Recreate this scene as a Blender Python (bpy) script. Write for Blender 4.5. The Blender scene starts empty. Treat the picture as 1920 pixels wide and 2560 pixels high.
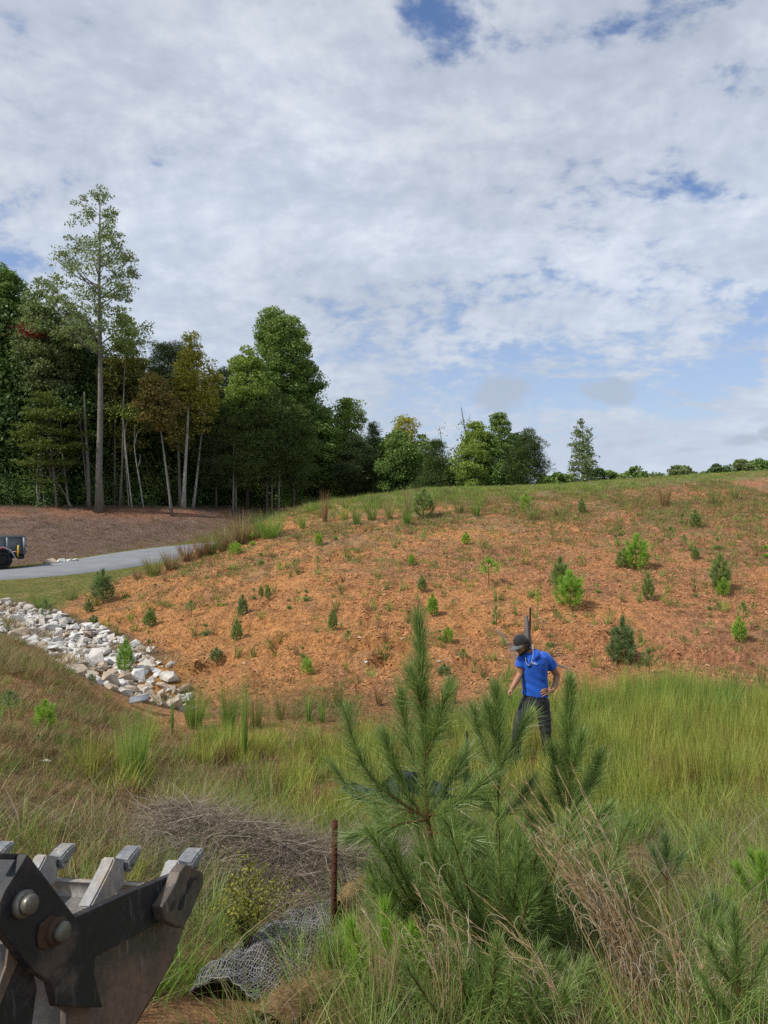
import bpy, bmesh, math, random
import numpy as np
from mathutils import Vector, Matrix
rng = np.random.default_rng(7)
random.seed(7)
S = bpy.context.scene
COL = S.collection
R = math.radians

# ------------------------------------------------------------------ camera
F = 1850.0          # focal length in pixels of the 1920 x 2560 photograph
cam = bpy.data.cameras.new('camera')
cam.sensor_fit = 'VERTICAL'; cam.sensor_height = 36.0; cam.lens = 36.0 * F / 2560.0
cam.clip_start = 0.05; cam.clip_end = 3000
co = bpy.data.objects.new('camera', cam); COL.objects.link(co)
co.location = (0, 0, 0); co.rotation_euler = (R(90), 0, 0)
S.camera = co

# ------------------------------------------------------------------ world
SUN = Vector((-0.66, -0.32, 0.84)).normalized()
world = bpy.data.worlds.new('World'); S.world = world; world.use_nodes = True
wn = world.node_tree; wn.nodes.clear()
class NT:
    def __init__(s, nt): s.nt = nt; s.n = nt.nodes; s.l = nt.links
    def new(s, t, **kw):
        nd = s.n.new(t)
        for k, v in kw.items(): setattr(nd, k, v)
        return nd
    def put(s, sock, v):
        if isinstance(v, bpy.types.NodeSocket): s.l.new(v, sock)
        elif v is not None:
            if isinstance(v, (tuple, list)) and len(v) == 3 and sock.type == 'RGBA': v = (*v, 1)
            sock.default_value = v
    def math(s, op, a, b=None, c=None, clamp=False):
        nd = s.new('ShaderNodeMath', operation=op, use_clamp=clamp)
        s.put(nd.inputs[0], a); s.put(nd.inputs[1], b)
        if c is not None: s.put(nd.inputs[2], c)
        return nd.outputs[0]
    def vmath(s, op, a, b=None):
        nd = s.new('ShaderNodeVectorMath', operation=op)
        s.put(nd.inputs[0], a)
        if b is not None: s.put(nd.inputs[1], b)
        return nd.outputs[0] if op not in ('DOT_PRODUCT', 'DISTANCE', 'LENGTH') else nd.outputs[1]
    def noise(s, vec, scale, detail=4, rough=.5, dist=0, lac=2.0):
        nd = s.new('ShaderNodeTexNoise')
        if vec is not None: s.put(nd.inputs['Vector'], vec)
        s.put(nd.inputs['Scale'], scale); s.put(nd.inputs['Detail'], detail); s.put(nd.inputs['Roughness'], rough)
        s.put(nd.inputs['Distortion'], dist); s.put(nd.inputs['Lacunarity'], lac)
        return nd.outputs[0]
    def mapr(s, v, a, b, c=0, d=1, smooth=True):
        nd = s.new('ShaderNodeMapRange'); nd.interpolation_type = 'SMOOTHSTEP' if smooth else 'LINEAR'
        s.put(nd.inputs[0], v); s.put(nd.inputs[1], a); s.put(nd.inputs[2], b); s.put(nd.inputs[3], c); s.put(nd.inputs[4], d)
        return nd.outputs[0]
    def mix(s, f, a, b, mode='MIX'):
        nd = s.new('ShaderNodeMix'); nd.data_type = 'RGBA'; nd.blend_type = mode
        s.put(nd.inputs[0], f); s.put(nd.inputs[6], a); s.put(nd.inputs[7], b)
        return nd.outputs[2]
    def comb(s, x, y, z):
        nd = s.new('ShaderNodeCombineXYZ'); s.put(nd.inputs[0], x); s.put(nd.inputs[1], y); s.put(nd.inputs[2], z); return nd.outputs[0]
    def ramp(s, v, stops):
        nd = s.new('ShaderNodeValToRGB'); s.put(nd.inputs[0], v)
        el = nd.color_ramp.elements
        while len(el) < len(stops): el.new(.5)
        for e, (p, c) in zip(el, stops): e.position = p; e.color = (*c, 1)
        return nd.outputs[0]

w = NT(wn)
tc = w.new('ShaderNodeTexCoord')
gen = tc.outputs['Generated']
sky = w.new('ShaderNodeTexSky'); sky.sky_type = 'NISHITA'; sky.sun_disc = False
sky.sun_elevation = math.asin(SUN.z); sky.sun_rotation = math.atan2(SUN.x, SUN.y)
sky.altitude = 200; sky.air_density = 1.0; sky.dust_density = 1.2; sky.ozone_density = 1.5
sep = w.new('ShaderNodeSeparateXYZ'); w.put(sep.inputs[0], gen)
X, Y, Z = sep.outputs
zc = w.math('ADD', w.math('MAXIMUM', Z, 0.0), 0.30)
px = w.math('DIVIDE', X, zc); py = w.math('DIVIDE', Y, zc)
P = w.comb(px, py, 0.0)
def pdir(u, v):
    d = Vector(((u - 960) / F, 1, (1280 - v) / F)).normalized()
    return (d.x / (max(d.z, 0) + .30), d.y / (max(d.z, 0) + .30))
mp = w.new('ShaderNodeMapping'); w.put(mp.inputs[0], P); mp.inputs['Location'].default_value = (3.1, 7.7, 0)
warp = w.new('ShaderNodeTexNoise'); w.put(warp.inputs['Vector'], mp.outputs[0]); warp.inputs['Scale'].default_value = 1.1
warp.inputs['Detail'].default_value = 3
wv = w.vmath('ADD', mp.outputs[0], w.vmath('MULTIPLY', warp.outputs[1], (0.22, 0.22, 0)))
n_big = w.noise(wv, 1.35, 4, .5)
n_mid = w.noise(wv, 5.0, 9, .58)
n_fine = w.noise(wv, 20.0, 5, .6)
# streets of small cloud running to the right distance
mp2 = w.new('ShaderNodeMapping'); w.put(mp2.inputs[0], wv); mp2.inputs['Rotation'].default_value = (0, 0, R(28)); mp2.inputs['Scale'].default_value = (2.6, 7.0, 1)
n_str = w.noise(mp2.outputs[0], 1.0, 5, .55)
dens = w.math('ADD', w.math('MULTIPLY', n_mid, .52), w.math('MULTIPLY', n_big, .64))
dens = w.math('ADD', dens, w.math('MULTIPLY', n_fine, .22))
streak = w.math('MULTIPLY', w.math('SUBTRACT', n_str, .5), w.mapr(X, -.05, .35, .10, .62))
dens = w.math('ADD', dens, streak)
def bump(u, v, sx, sy, rot, amp):
    "a thin place (amp < 0) or a thick one in the cloud layer, in the layer's own plane"
    cx, cy = pdir(u, v)
    m = w.new('ShaderNodeMapping', vector_type='TEXTURE')
    w.put(m.inputs[0], P); m.inputs['Location'].default_value = (cx, cy, 0)
    m.inputs['Rotation'].default_value = (0, 0, R(rot)); m.inputs['Scale'].default_value = (sx, sy, 1)
    l = w.vmath('LENGTH', m.outputs[0])
    g = w.math('POWER', 2.718, w.math('MULTIPLY', w.math('MULTIPLY', l, l), -1.0))
    return w.math('MULTIPLY', g, amp)
bumps = [(1110, 60, .11, .06, 20, -.17), (1545, 70, .06, .03, 0, -.14), (430, 390, .14, .06, -25, -.10), (650, 350, .10, .04, -10, -.11), (810, 255, .06, .04, 0, -.12), (1005, 370, .07, .09, 0, -.13),
         (1800, 430, .30, .12, 50, -.08), (1500, 600, .45, .14, 60, -.09), (1250, 830, .7, .35, 60, -.07), (80, 690, .14, .14, 0, -.20), (1780, 620, .5, .25, 60, -.06),
         (1200, 400, .5, .35, 0, .10), (700, 600, .8, .5, 0, .08), (560, 240, .25, .2, 0, .10), (1500, 250, .5, .2, 0, .1)]
for b in bumps: dens = w.math('ADD', dens, bump(*b))
mask = w.mapr(dens, 0.525, 0.70)
# brightness inside the layer: bright tops, greyer thick cores
lum = w.math('ADD', w.math('ADD', w.math('MULTIPLY', n_mid, .5), w.math('MULTIPLY', n_fine, .15)), w.math('MULTIPLY', w.noise(wv, 2.4, 5, .5), .35))
ccol = w.ramp(w.mapr(lum, .34, .68), [(0, (.35, .395, .475)), (.5, (.44, .485, .56)), (1, (.58, .615, .665))])
big = w.mapr(n_big, .35, .65, .9, 1.08)
ccol = w.mix(1.0, ccol, w.comb(big, big, big), 'MULTIPLY')
SKYS = 0.088
skyc = w.mix(1.0, sky.outputs[0], (SKYS * .95, SKYS * 1.05, SKYS * 1.25), 'MULTIPLY')
col = w.mix(w.math('MULTIPLY', mask, .93), skyc, ccol)
# pale air towards the horizon
hz = w.mapr(Z, 0.0, 0.42, 1, 0)
col = w.mix(w.math('MULTIPLY', hz, .68), col, (.40, .46, .555))
# small grey cumulus low in the distance
az = w.math('ARCTAN2', X, Y)
lowp = w.comb(w.math('MULTIPLY', az, 1.0), w.math('MULTIPLY', Z, 2.0), 0)
ln = w.noise(lowp, 9, 7, .6, .2)
def low(u, v, su, sv, amp):
    d = Vector(((u - 960) / F, 1, (1280 - v) / F)).normalized()
    a0, z0 = math.atan2(d.x, d.y), d.z
    dx = w.math('DIVIDE', w.math('SUBTRACT', az, a0), su / F); dz = w.math('DIVIDE', w.math('SUBTRACT', Z, z0), sv / F)
    return w.math('MULTIPLY', w.math('POWER', 2.718, w.math('MULTIPLY', w.math('ADD', w.math('MULTIPLY', dx, dx), w.math('MULTIPLY', dz, dz)), -1)), amp)
lb = low(1520, 975, 95, 48, .9)
for a in [(1250, 990, 100, 50, .8), (1845, 1105, 60, 26, .8), (1560, 1110, 90, 28, .7), (1760, 980, 100, 26, .5), (1925, 1085, 30, 26, .8), (1720, 1125, 60, 16, .5)]:
    lb = w.math('MAXIMUM', lb, low(*a))
lm = w.mapr(w.math('ADD', lb, w.math('MULTIPLY', w.math('SUBTRACT', ln, .5), 1.6)), .38, .75)
col = w.mix(w.math('MULTIPLY', lm, .75), col, (.33, .375, .455))
bg = w.new('ShaderNodeBackground'); w.put(bg.inputs[0], col); bg.inputs[1].default_value = 1.0
wo = w.new('ShaderNodeOutputWorld'); wn.links.new(bg.outputs[0], wo.inputs[0])
world.cycles.sampling_method = 'MANUAL'; world.cycles.sample_map_resolution = 512

sl = bpy.data.lights.new('sun', 'SUN'); sl.energy = 3.0; sl.angle = R(1.5); sl.color = (1, .95, .87)
so = bpy.data.objects.new('sun', sl); COL.objects.link(so); so.location = (0, 0, 30)
so.rotation_euler = (-SUN).to_track_quat('-Z', 'Y').to_euler()
S.view_settings.view_transform = 'Standard'; S.view_settings.look = 'None'
S.view_settings.exposure = 0.45; S.view_settings.gamma = 1.0; S.view_settings.use_curve_mapping = False
S.cycles.max_bounces = 6; S.cycles.diffuse_bounces = 3; S.cycles.glossy_bounces = 2
S.cycles.transmission_bounces = 3; S.cycles.transparent_max_bounces = 6
S.cycles.use_denoising = False

# ------------------------------------------------------------------ helpers
def tag(o, label=None, cat=None, group=None, kind=None):
    if label: o['label'] = label
    if cat: o['category'] = cat
    if group: o['group'] = group
    if kind: o['kind'] = kind
    return o
def link(o, parent=None):
    COL.objects.link(o)
    if parent is not None: o.parent = parent
    return o
def empty(name, loc, rz=0.0, **kw):
    o = bpy.data.objects.new(name, None); o.location = loc; o.rotation_euler = (0, 0, rz); o.empty_display_size = .2
    COL.objects.link(o); tag(o, **kw); return o
def np_mesh(name, V, T=None, Q=None, smooth=False):
    V = np.asarray(V, np.float32).reshape(-1, 3)
    me = bpy.data.meshes.new(name); me.vertices.add(len(V)); me.vertices.foreach_set('co', V.ravel())
    T = np.zeros((0, 3), np.int32) if T is None else np.asarray(T, np.int32).reshape(-1, 3)
    Q = np.zeros((0, 4), np.int32) if Q is None else np.asarray(Q, np.int32).reshape(-1, 4)
    me.loops.add(T.size + Q.size); me.loops.foreach_set('vertex_index', np.concatenate([T.ravel(), Q.ravel()]))
    me.polygons.add(len(T) + len(Q))
    me.polygons.foreach_set('loop_start', np.concatenate([np.arange(len(T)) * 3, T.size + np.arange(len(Q)) * 4]).astype(np.int32))
    me.update(calc_edges=True); me.validate()
    if smooth: me.polygons.foreach_set('use_smooth', np.ones(len(me.polygons), bool))
    return me
def np_obj(name, V, T=None, Q=None, mat=None, parent=None, smooth=False):
    me = np_mesh(name, V, T, Q, smooth); o = bpy.data.objects.new(name, me)
    if mat: me.materials.append(mat)
    return link(o, parent)
class Acc:
    "collects numpy pieces into one mesh"
    def __init__(s): s.V = []; s.T = []; s.Q = []; s.n = 0
    def add(s, V, T=None, Q=None):
        V = np.asarray(V, float).reshape(-1, 3)
        if T is not None and len(T): s.T.append(np.asarray(T).reshape(-1, 3) + s.n)
        if Q is not None and len(Q): s.Q.append(np.asarray(Q).reshape(-1, 4) + s.n)
        s.V.append(V); s.n += len(V)
    def mesh(s, name, smooth=False):
        return np_mesh(name, np.concatenate(s.V), np.concatenate(s.T) if s.T else None, np.concatenate(s.Q) if s.Q else None, smooth)
    def obj(s, name, mat=None, parent=None, smooth=False):
        me = s.mesh(name, smooth); o = bpy.data.objects.new(name, me)
        if mat: me.materials.append(mat)
        return link(o, parent)
def frame_of(d):
    d = d / (np.linalg.norm(d, axis=-1, keepdims=True) + 1e-9)
    a = np.where(np.abs(d[..., 2:3]) > .9, np.array([1., 0, 0]), np.array([0, 0, 1.]))
    s = np.cross(d, a); s /= np.linalg.norm(s, axis=-1, keepdims=True) + 1e-9
    return d, s, np.cross(s, d)
def tube(acc, pts, rad, n=6, cap=True):
    pts = np.asarray(pts, float); k = len(pts); rad = np.broadcast_to(np.asarray(rad, float), (k,))
    d = np.gradient(pts, axis=0); _, s, u = frame_of(d)
    for i in range(1, k):
        if np.dot(s[i], s[i - 1]) < 0: s[i] *= -1; u[i] *= -1
    a = np.arange(n) * 2 * math.pi / n
    V = pts[:, None] + rad[:, None, None] * (np.cos(a)[None, :, None] * s[:, None] + np.sin(a)[None, :, None] * u[:, None])
    i = np.arange(k - 1)[:, None] * n; j = np.arange(n)[None]; j2 = (j + 1) % n
    Q = np.stack([i + j, i + j2, i + n + j2, i + n + j], -1).reshape(-1, 4)
    V = V.reshape(-1, 3); T = None
    if cap:
        V = np.vstack([V, pts[:1], pts[-1:]]); c0, c1 = k * n, k * n + 1; j = np.arange(n)
        T = np.vstack([np.stack([j, np.full(n, c0), (j + 1) % n], -1), np.stack([(k - 1) * n + j, (k - 1) * n + (j + 1) % n, np.full(n, c1)], -1)])
    acc.add(V, T, Q)
def box(acc, lo, hi, M=None):
    x0, y0, z0 = lo; x1, y1, z1 = hi
    V = np.array([[x0, y0, z0], [x1, y0, z0], [x1, y1, z0], [x0, y1, z0], [x0, y0, z1], [x1, y0, z1], [x1, y1, z1], [x0, y1, z1]], float)
    if M is not None: V = np.array([M @ Vector(v) for v in V])
    acc.add(V, None, [[0, 3, 2, 1], [4, 5, 6, 7], [0, 1, 5, 4], [1, 2, 6, 5], [2, 3, 7, 6], [3, 0, 4, 7]])
def blades(acc, base, dirv, length, width, bend, segs=3, rs=None, face=None):
    "thin tapering strips: base (N,3), dirv unit (N,3), length (N), width (N), bend = sag/curve (N,3) added as t^2"
    N = len(base); rs = rs or rng
    dirv = dirv / (np.linalg.norm(dirv, axis=1, keepdims=True) + 1e-9)
    if face is None: face = rs.normal(size=(N, 3))
    sd = np.cross(dirv, face); sd /= np.linalg.norm(sd, axis=1, keepdims=True) + 1e-9
    rows = []
    for k in range(segs):
        t = k / segs
        c = base + dirv * (length * t)[:, None] + bend * (length * t * t)[:, None]
        wd = (width * (1 - t ** 1.6) * .5)[:, None]
        rows += [c - sd * wd, c + sd * wd]
    rows.append(base + dirv * length[:, None] + bend * length[:, None])
    V = np.stack(rows, 1); m = 2 * segs + 1
    o = (np.arange(N) * m)[:, None]
    Q = np.concatenate([o + np.array([[2 * k, 2 * k + 1, 2 * k + 3, 2 * k + 2]]) for k in range(segs - 1)]) if segs > 1 else None
    T = o + np.array([[2 * segs - 2, 2 * segs - 1, 2 * segs]])
    acc.add(V.reshape(-1, 3), T, Q)

def P3(u, v, y): return np.array([(u - 960) / F * y, y, (1280 - v) / F * y])

# value noise in numpy
def _hash(ix, iy, seed):
    h = (ix.astype(np.int64) * 374761393 + iy.astype(np.int64) * 668265263 + seed * 974634777) & 0x7fffffff
    h = (h ^ (h >> 13)) * 1274126177 & 0x7fffffff
    return ((h ^ (h >> 16)) & 0xffff) / 65535.0
def vnoise(x, y, s=1.0, seed=0):
    x = np.asarray(x, float) / s; y = np.asarray(y, float) / s
    ix = np.floor(x); iy = np.floor(y); fx = x - ix; fy = y - iy
    fx = fx * fx * (3 - 2 * fx); fy = fy * fy * (3 - 2 * fy)
    a = _hash(ix, iy, seed); b = _hash(ix + 1, iy, seed); c = _hash(ix, iy + 1, seed); d = _hash(ix + 1, iy + 1, seed)
    return (a * (1 - fx) + b * fx) * (1 - fy) + (c * (1 - fx) + d * fx) * fy
def fbm(x, y, s=1.0, seed=0, o=4, g=.5):
    r = 0; a = 1; t = 0
    for k in range(o): r = r + a * vnoise(x, y, s / 2 ** k, seed + k * 17); t += a; a *= g
    return r / t
def sstep(v, a, b):
    t = np.clip((v - a) / (b - a), 0, 1); return t * t * (3 - 2 * t)

# ------------------------------------------------------------------ materials
MATS = {}
def material(name, build):
    m = bpy.data.materials.new(name); m.use_nodes = True; m.node_tree.nodes.clear()
    t = NT(m.node_tree); out = t.new('ShaderNodeOutputMaterial'); sh = build(t); m.node_tree.links.new(sh, out.inputs[0])
    MATS[name] = m; return m
def bsdf(t, color, rough=.9, spec=.3, normal=None, metal=0, **kw):
    b = t.new('ShaderNodeBsdfPrincipled'); t.put(b.inputs['Base Color'], color); t.put(b.inputs['Roughness'], rough)
    b.inputs['Specular IOR Level'].default_value = spec; t.put(b.inputs['Metallic'], metal)
    if normal is not None: t.put(b.inputs['Normal'], normal)
    for k, v in kw.items(): t.put(b.inputs[k], v)
    return b.outputs[0]
def bumpn(t, h, strength=.5, dist=.05):
    b = t.new('ShaderNodeBump'); b.inputs['Strength'].default_value = strength; b.inputs['Distance'].default_value = dist
    t.put(b.inputs['Height'], h); return b.outputs[0]
def leaf(name, stops, trans=.35, rough=.55, spec=.25, obj=.5):
    "leaf or blade material: colour per leaf (island) and per plant, light passes through"
    def f(t):
        g = t.new('ShaderNodeNewGeometry'); oi = t.new('ShaderNodeObjectInfo')
        v = t.math('ADD', t.math('MULTIPLY', g.outputs['Random Per Island'], 1 - obj), t.math('MULTIPLY', oi.outputs['Random'], obj))
        c = t.ramp(v, stops)
        b = bsdf(t, c, rough, spec)
        tr = t.new('ShaderNodeBsdfTranslucent'); t.put(tr.inputs[0], t.mix(1, c, (1.0, 1.05, .6), 'MULTIPLY'))
        mx = t.new('ShaderNodeMixShader'); mx.inputs[0].default_value = trans
        t.l.new(b, mx.inputs[1]); t.l.new(tr.outputs[0], mx.inputs[2]); return mx.outputs[0]
    return material(name, f)
def plain(name, c, rough=.8, spec=.3, metal=0, var=.15, scale=8, bump=0, bd=.01):
    def f(t):
        tcn = t.new('ShaderNodeTexCoord').outputs['Object']
        n = t.noise(tcn, scale, 5, .6)
        k = t.mapr(n, .3, .7, 1 - var, 1 + var)
        cc = t.mix(1, c, t.comb(k, k, k), 'MULTIPLY')
        return bsdf(t, cc, rough, spec, bumpn(t, t.noise(tcn, scale * 4, 5, .65), bump, bd) if bump else None, metal)
    return material(name, f)
# ------------------------------------------------------------------ terrain
def C(u, v, y): p = P3(u, v, y); return (p[0], p[1], p[2])
ctrl = [
 # bank the photographer stands on
 (0, 0, -1.65), (-3, 0, -1.75), (3, 0, -1.7), (0, -6, -1.45), (-10, -6, -1.5), (10, -6, -1.4), (-8, 2, -1.9), (8, 2, -1.85), (16, 2, -1.9),
 (0, 3.3, -2.28), (1.6, 3.3, -2.30), (-2.2, 3.5, -2.1), C(0, 2000, 5.5), C(0, 1800, 8), C(0, 1600, 13.6), C(200, 1700, 11.5), (-5.5, 5, -2.0),
 C(150, 1760, 10), C(300, 1860, 9), C(250, 2010, 6.4), (-1.3, 5.2, -2.55), (-.4, 5.0, -2.75), (.4, 5.2, -2.80), (1.6, 5.0, -2.68), (2.6, 5.2, -2.62), (4.5, 5, -2.5), (9, 5, -2.5), (15, 6, -2.6),
 # ditch floor
 (0, 7.2, -3.15), (-1.5, 7.5, -3.0), (2.5, 7.2, -3.1), (5, 7.5, -3.1), (0, 9.4, -3.32), (2, 9.4, -3.33), (6, 9.6, -3.3), (12, 10, -3.3), (-2.6, 10.5, -3.28), (-1, 12, -3.33), (3, 12.6, -3.33), (8, 12.6, -3.3), (14, 12.8, -3.25), (20, 12, -3.2),
 C(300, 1800, 11), (-4.1, 12.5, -3.28),
 # rock channel
 (-6.1, 16, -3.1), (-8.2, 18.2, -2.98), (-10.4, 20.3, -2.88), (-14, 22.5, -2.8), (-4.6, 13.8, -3.2), (-9.6, 17.2, -2.55), (-12, 19, -2.5), (-20, 22, -2.6), (-16, 14, -2.2), (-22, 8, -1.9), (-9.5, 13, -2.25),
 # red slope
 (1, 13.2, -3.28), (1, 18, -2.20), (1, 24, -.88), (1, 30, .42), (1.2, 33, .86), (1.5, 36.5, 1.0),
 (6, 13.4, -3.25), (6, 19, -1.95), (6, 26, -.25), (7, 31, .85), (7.8, 34, 1.16), (8, 38, 1.35),
 (12, 13.6, -3.2), (12, 20, -1.6), (12, 28, .4), (12.6, 33.5, 1.45), (14, 38, 1.75),
 (18, 14, -3.1), (18, 22, -1.0), (18, 30, .95), (18.7, 36, 1.93), (20, 42, 2.2), (28, 16, -2.8), (28, 30, 1.3), (30, 40, 2.6), (40, 30, 1.5), (45, 42, 2.8),
 (-3, 14.5, -3.05), (-3, 19, -2.1), (-3, 25, -.95), C(800, 1268, 33.5), (-2.5, 30, -.15),
 (-6, 19.5, -2.45), (-5.8, 23.5, -1.75), C(480, 1390, 27), C(560, 1350, 28.8), C(620, 1320, 30), C(700, 1289, 31.8), C(330, 1440, 24), (-9.2, 22.2, -2.6), (-7.0, 30.5, -1.65), (-5.4, 34, -1.3), (-2.9, 38, -.7),
 # lawn and road
 (-11.4, 22.6, -2.66), (-14, 24, -2.64), (-10.2, 26.5, -2.5), (-13, 28, -2.57), (-14.3, 27.5, -2.6), (-12, 31, -2.44), (-10.0, 36.5, -2.12), (-9.6, 41, -1.93),
 (-17, 33, -2.56), (-15, 36.5, -2.44), (-14, 41, -2.26), (-12.3, 47.5, -2.08), (-20, 29.5, -2.62), (-28, 25, -2.65), (-40, 20, -2.6), (-7.2, 49, -1.75), (-2, 52, -1.2),
 # bank behind the road and forest edge
 C(0, 1407, 37.5), C(250, 1394, 41.5), C(330, 1368, 45.5), C(460, 1354, 48.5), C(380, 1275, 51), C(460, 1273, 52.5), C(540, 1270, 55.5), C(660, 1266, 60), C(0, 1279, 46), C(150, 1279, 48), C(300, 1276, 50), C(450, 1271, 55), C(600, 1265, 60), C(750, 1261, 64), C(900, 1245, 66),
 (-32, 31, -2.5), (-36, 38, -.1), (-60, 36, 0), (-26, 56, .3), (-40, 60, .5), (-15, 68, .7), (-30, 80, .8), (0, 48, -.2), (6, 48, .6), (9, 55, 1.0), (0, 56, .3), (0, 75, 1.0), (14, 52, 1.9), (22, 60, 2.3), (15, 75, 1.8), (30, 100, 2.5),
 (-100, 60, 0), (-100, 200, 1), (0, 200, 2), (100, 200, 3), (100, 60, 3), (60, 15, -2), (100, 0, -2), (-100, 0, -2), (0, -60, -1), (-80, -60, -1.5), (80, -60, -1.5), (-60, 10, -2.3), (0, 400, 2), (-200, 400, 2), (200, 400, 3), (-300, 0, -1), (300, 0, -1), (0, -300, -1),
]
ctrl = np.array(ctrl, float)
def _k(r2): return np.sqrt(r2 + .6)             # multiquadric: a taut sheet
_D = ((ctrl[:, None, :2] - ctrl[None, :, :2]) ** 2).sum(-1)
_A = _k(_D) - np.eye(len(ctrl)) * .02
_P = np.hstack([np.ones((len(ctrl), 1)), ctrl[:, :2] / 50])
_M = np.block([[_A, _P], [_P.T, np.zeros((3, 3))]])
_sol = np.linalg.solve(_M, np.concatenate([ctrl[:, 2], np.zeros(3)]))
def smooth_z(x, y):
    x = np.asarray(x, float); y = np.asarray(y, float); out = _sol[-3] + _sol[-2] * x / 50 + _sol[-1] * y / 50
    for i in range(len(ctrl)): out = out + _sol[i] * _k((x - ctrl[i, 0]) ** 2 + (y - ctrl[i, 1]) ** 2)
    return out
# road centre line
ROAD = np.array([(-60, 14.5), (-40, 20.5), (-28, 25.0), (-21, 27.8), (-15.7, 30.6), (-13.2, 34.4), (-11.9, 39.5), (-10.4, 44), (-7.2, 48.6), (-2, 52), (5, 54.5), (14, 57)], float)
def cat(pts, n=8):
    pts = np.asarray(pts, float); p = np.vstack([2 * pts[0] - pts[1], pts, 2 * pts[-1] - pts[-2]]); out = []
    for i in range(1, len(p) - 2):
        for t in np.linspace(0, 1, n, endpoint=False):
            a, b, c, d = p[i - 1:i + 3]
            out.append(.5 * ((2 * b) + (-a + c) * t + (2 * a - 5 * b + 4 * c - d) * t * t + (-a + 3 * b - 3 * c + d) * t ** 3))
    out.append(pts[-1]); return np.array(out)
ROADC = cat(ROAD, 8)
_rz = smooth_z(ROADC[:, 0], ROADC[:, 1])
_rz = np.convolve(np.pad(_rz, 6, 'edge'), np.ones(13) / 13, 'valid')
def seg_dist(x, y, L):
    "distance to a polyline, and its running index"
    best = np.full(np.shape(x), 1e9); idx = np.zeros(np.shape(x))
    for i in range(len(L) - 1):
        a, b = L[i], L[i + 1]; ab = b - a; t = np.clip(((x - a[0]) * ab[0] + (y - a[1]) * ab[1]) / (ab @ ab), 0, 1)
        d = np.hypot(x - a[0] - t * ab[0], y - a[1] - t * ab[1]); m = d < best
        best = np.where(m, d, best); idx = np.where(m, i + t, idx)
    return best, idx
HW = 2.45
CH = cat([(-16, 22.9), (-12.6, 21.6), (-10.4, 20.1), (-8.3, 18.0), (-6.4, 15.9), (-5.2, 14.2), (-4.3, 12.7)], 6)     # rock channel
def soft_line(x, y, L): return seg_dist(x, y, L)[0]
def clay_mask(x, y):
    "1 on the bare red slope"
    toe = 12.9 + .5 * (fbm(x, y, 3, 5) - .5)
    # left limit runs beside the channel and up the ridge
    xl = np.interp(y, [12, 14, 16, 18, 20, 22, 24, 27, 30, 33, 36], [-3.2, -3.8, -5.0, -6.9, -8.7, -9.4, -8.4, -7.0, -5.4, -3.6, -1])
    yt = np.interp(x, [-8, -4, 0, 4, 8, 14, 20, 40], [36, 31.2, 29.0, 29.0, 29.8, 32.0, 34.5, 37]) + 2.4 * (fbm(x, y, 2.5, 9) - .5)
    return sstep(y, toe - .4, toe + .8) * sstep(x, xl - .35 + .8 * (fbm(x, y, 1.2, 3) - .5), xl + .5) * (1 - sstep(y, yt - .8, yt + .8))
def full_z(x, y, fine=True):
    z = smooth_z(x, y)
    d, i = seg_dist(x, y, ROADC); rz = np.interp(i, np.arange(len(_rz)), _rz)
    k = 1 - sstep(d, HW + .3, HW + 2.0); z = z * (1 - k) + (rz - .03) * k
    if not fine: return z
    near = (1 - sstep(d, HW + 1.5, HW + 2.5))
    amp = (1 - near)
    z = z + amp * (.16 * (fbm(x, y, 4, 21) - .5) + .05 * (fbm(x, y, .9, 22) - .5))
    c = clay_mask(x, y)
    # clods and small erosion ledges on the clay
    z = z + c * (.075 * (fbm(x, y, .5, 31, 3, .62) - .5) + .05 * np.abs(fbm(x, y, .22, 32, 2) - .5))
    for (y0, sl, s, h) in [(14.9, .02, 41, .17), (16.6, -.03, 42, .15), (19.3, .05, 43, .10), (22.4, .02, 44, .08), (15.9, .09, 45, .13)]:
        wv_ = y0 + sl * x + 1.6 * (fbm(x, y * .3, 2.2, s) - .5) + .5 * (fbm(x, y, .5, s + 3) - .5)
        on = sstep(fbm(x, y, 1.8, s + 7), .50, .62)
        dd = y - wv_
        z = z + c * on * h * 1.5 * (sstep(dd, -.05, .06) - .5) * np.exp(-(dd / .8) ** 2)
    # gully between the channel and the clay flank, washed hollow below the ridge
    dg = np.hypot(x + 3.4, y - 13.3); z = z - .25 * np.exp(-(dg / .5) ** 2)
    # rills running down the slope
    rill = np.abs(fbm(x * 1.0, y * .18, .9, 51, 3) - .5); z = z - c * .10 * np.exp(-(rill / .03) ** 2) * sstep(fbm(x, y, 3, 53), .4, .6)
    return z
def axis(fa, fb, fine, lo, hi, grow):
    a = list(np.arange(fa, fb + 1e-6, fine)); st = fine; x = fb
    while x < hi: st *= grow; x += st; a.append(x)
    st = fine; x = fa; pre = []
    while x > lo: st *= grow; x -= st; pre.append(x)
    return np.array(pre[::-1] + a)
GX = axis(-10.5, 14.5, .075, -420, 420, 1.09); GY = axis(11.5, 33, .075, -300, 1400, 1.06)
GX_, GY_ = np.meshgrid(GX, GY)
GZ = full_z(GX_, GY_)
def ground(x, y):
    x = np.asarray(x, float); y = np.asarray(y, float)
    i = np.clip(np.searchsorted(GX, x) - 1, 0, len(GX) - 2); j = np.clip(np.searchsorted(GY, y) - 1, 0, len(GY) - 2)
    fx = np.clip((x - GX[i]) / (GX[i + 1] - GX[i]), 0, 1); fy = np.clip((y - GY[j]) / (GY[j + 1] - GY[j]), 0, 1)
    return (GZ[j, i] * (1 - fx) + GZ[j, i + 1] * fx) * (1 - fy) + (GZ[j + 1, i] * (1 - fx) + GZ[j + 1, i + 1] * fx) * fy
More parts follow.
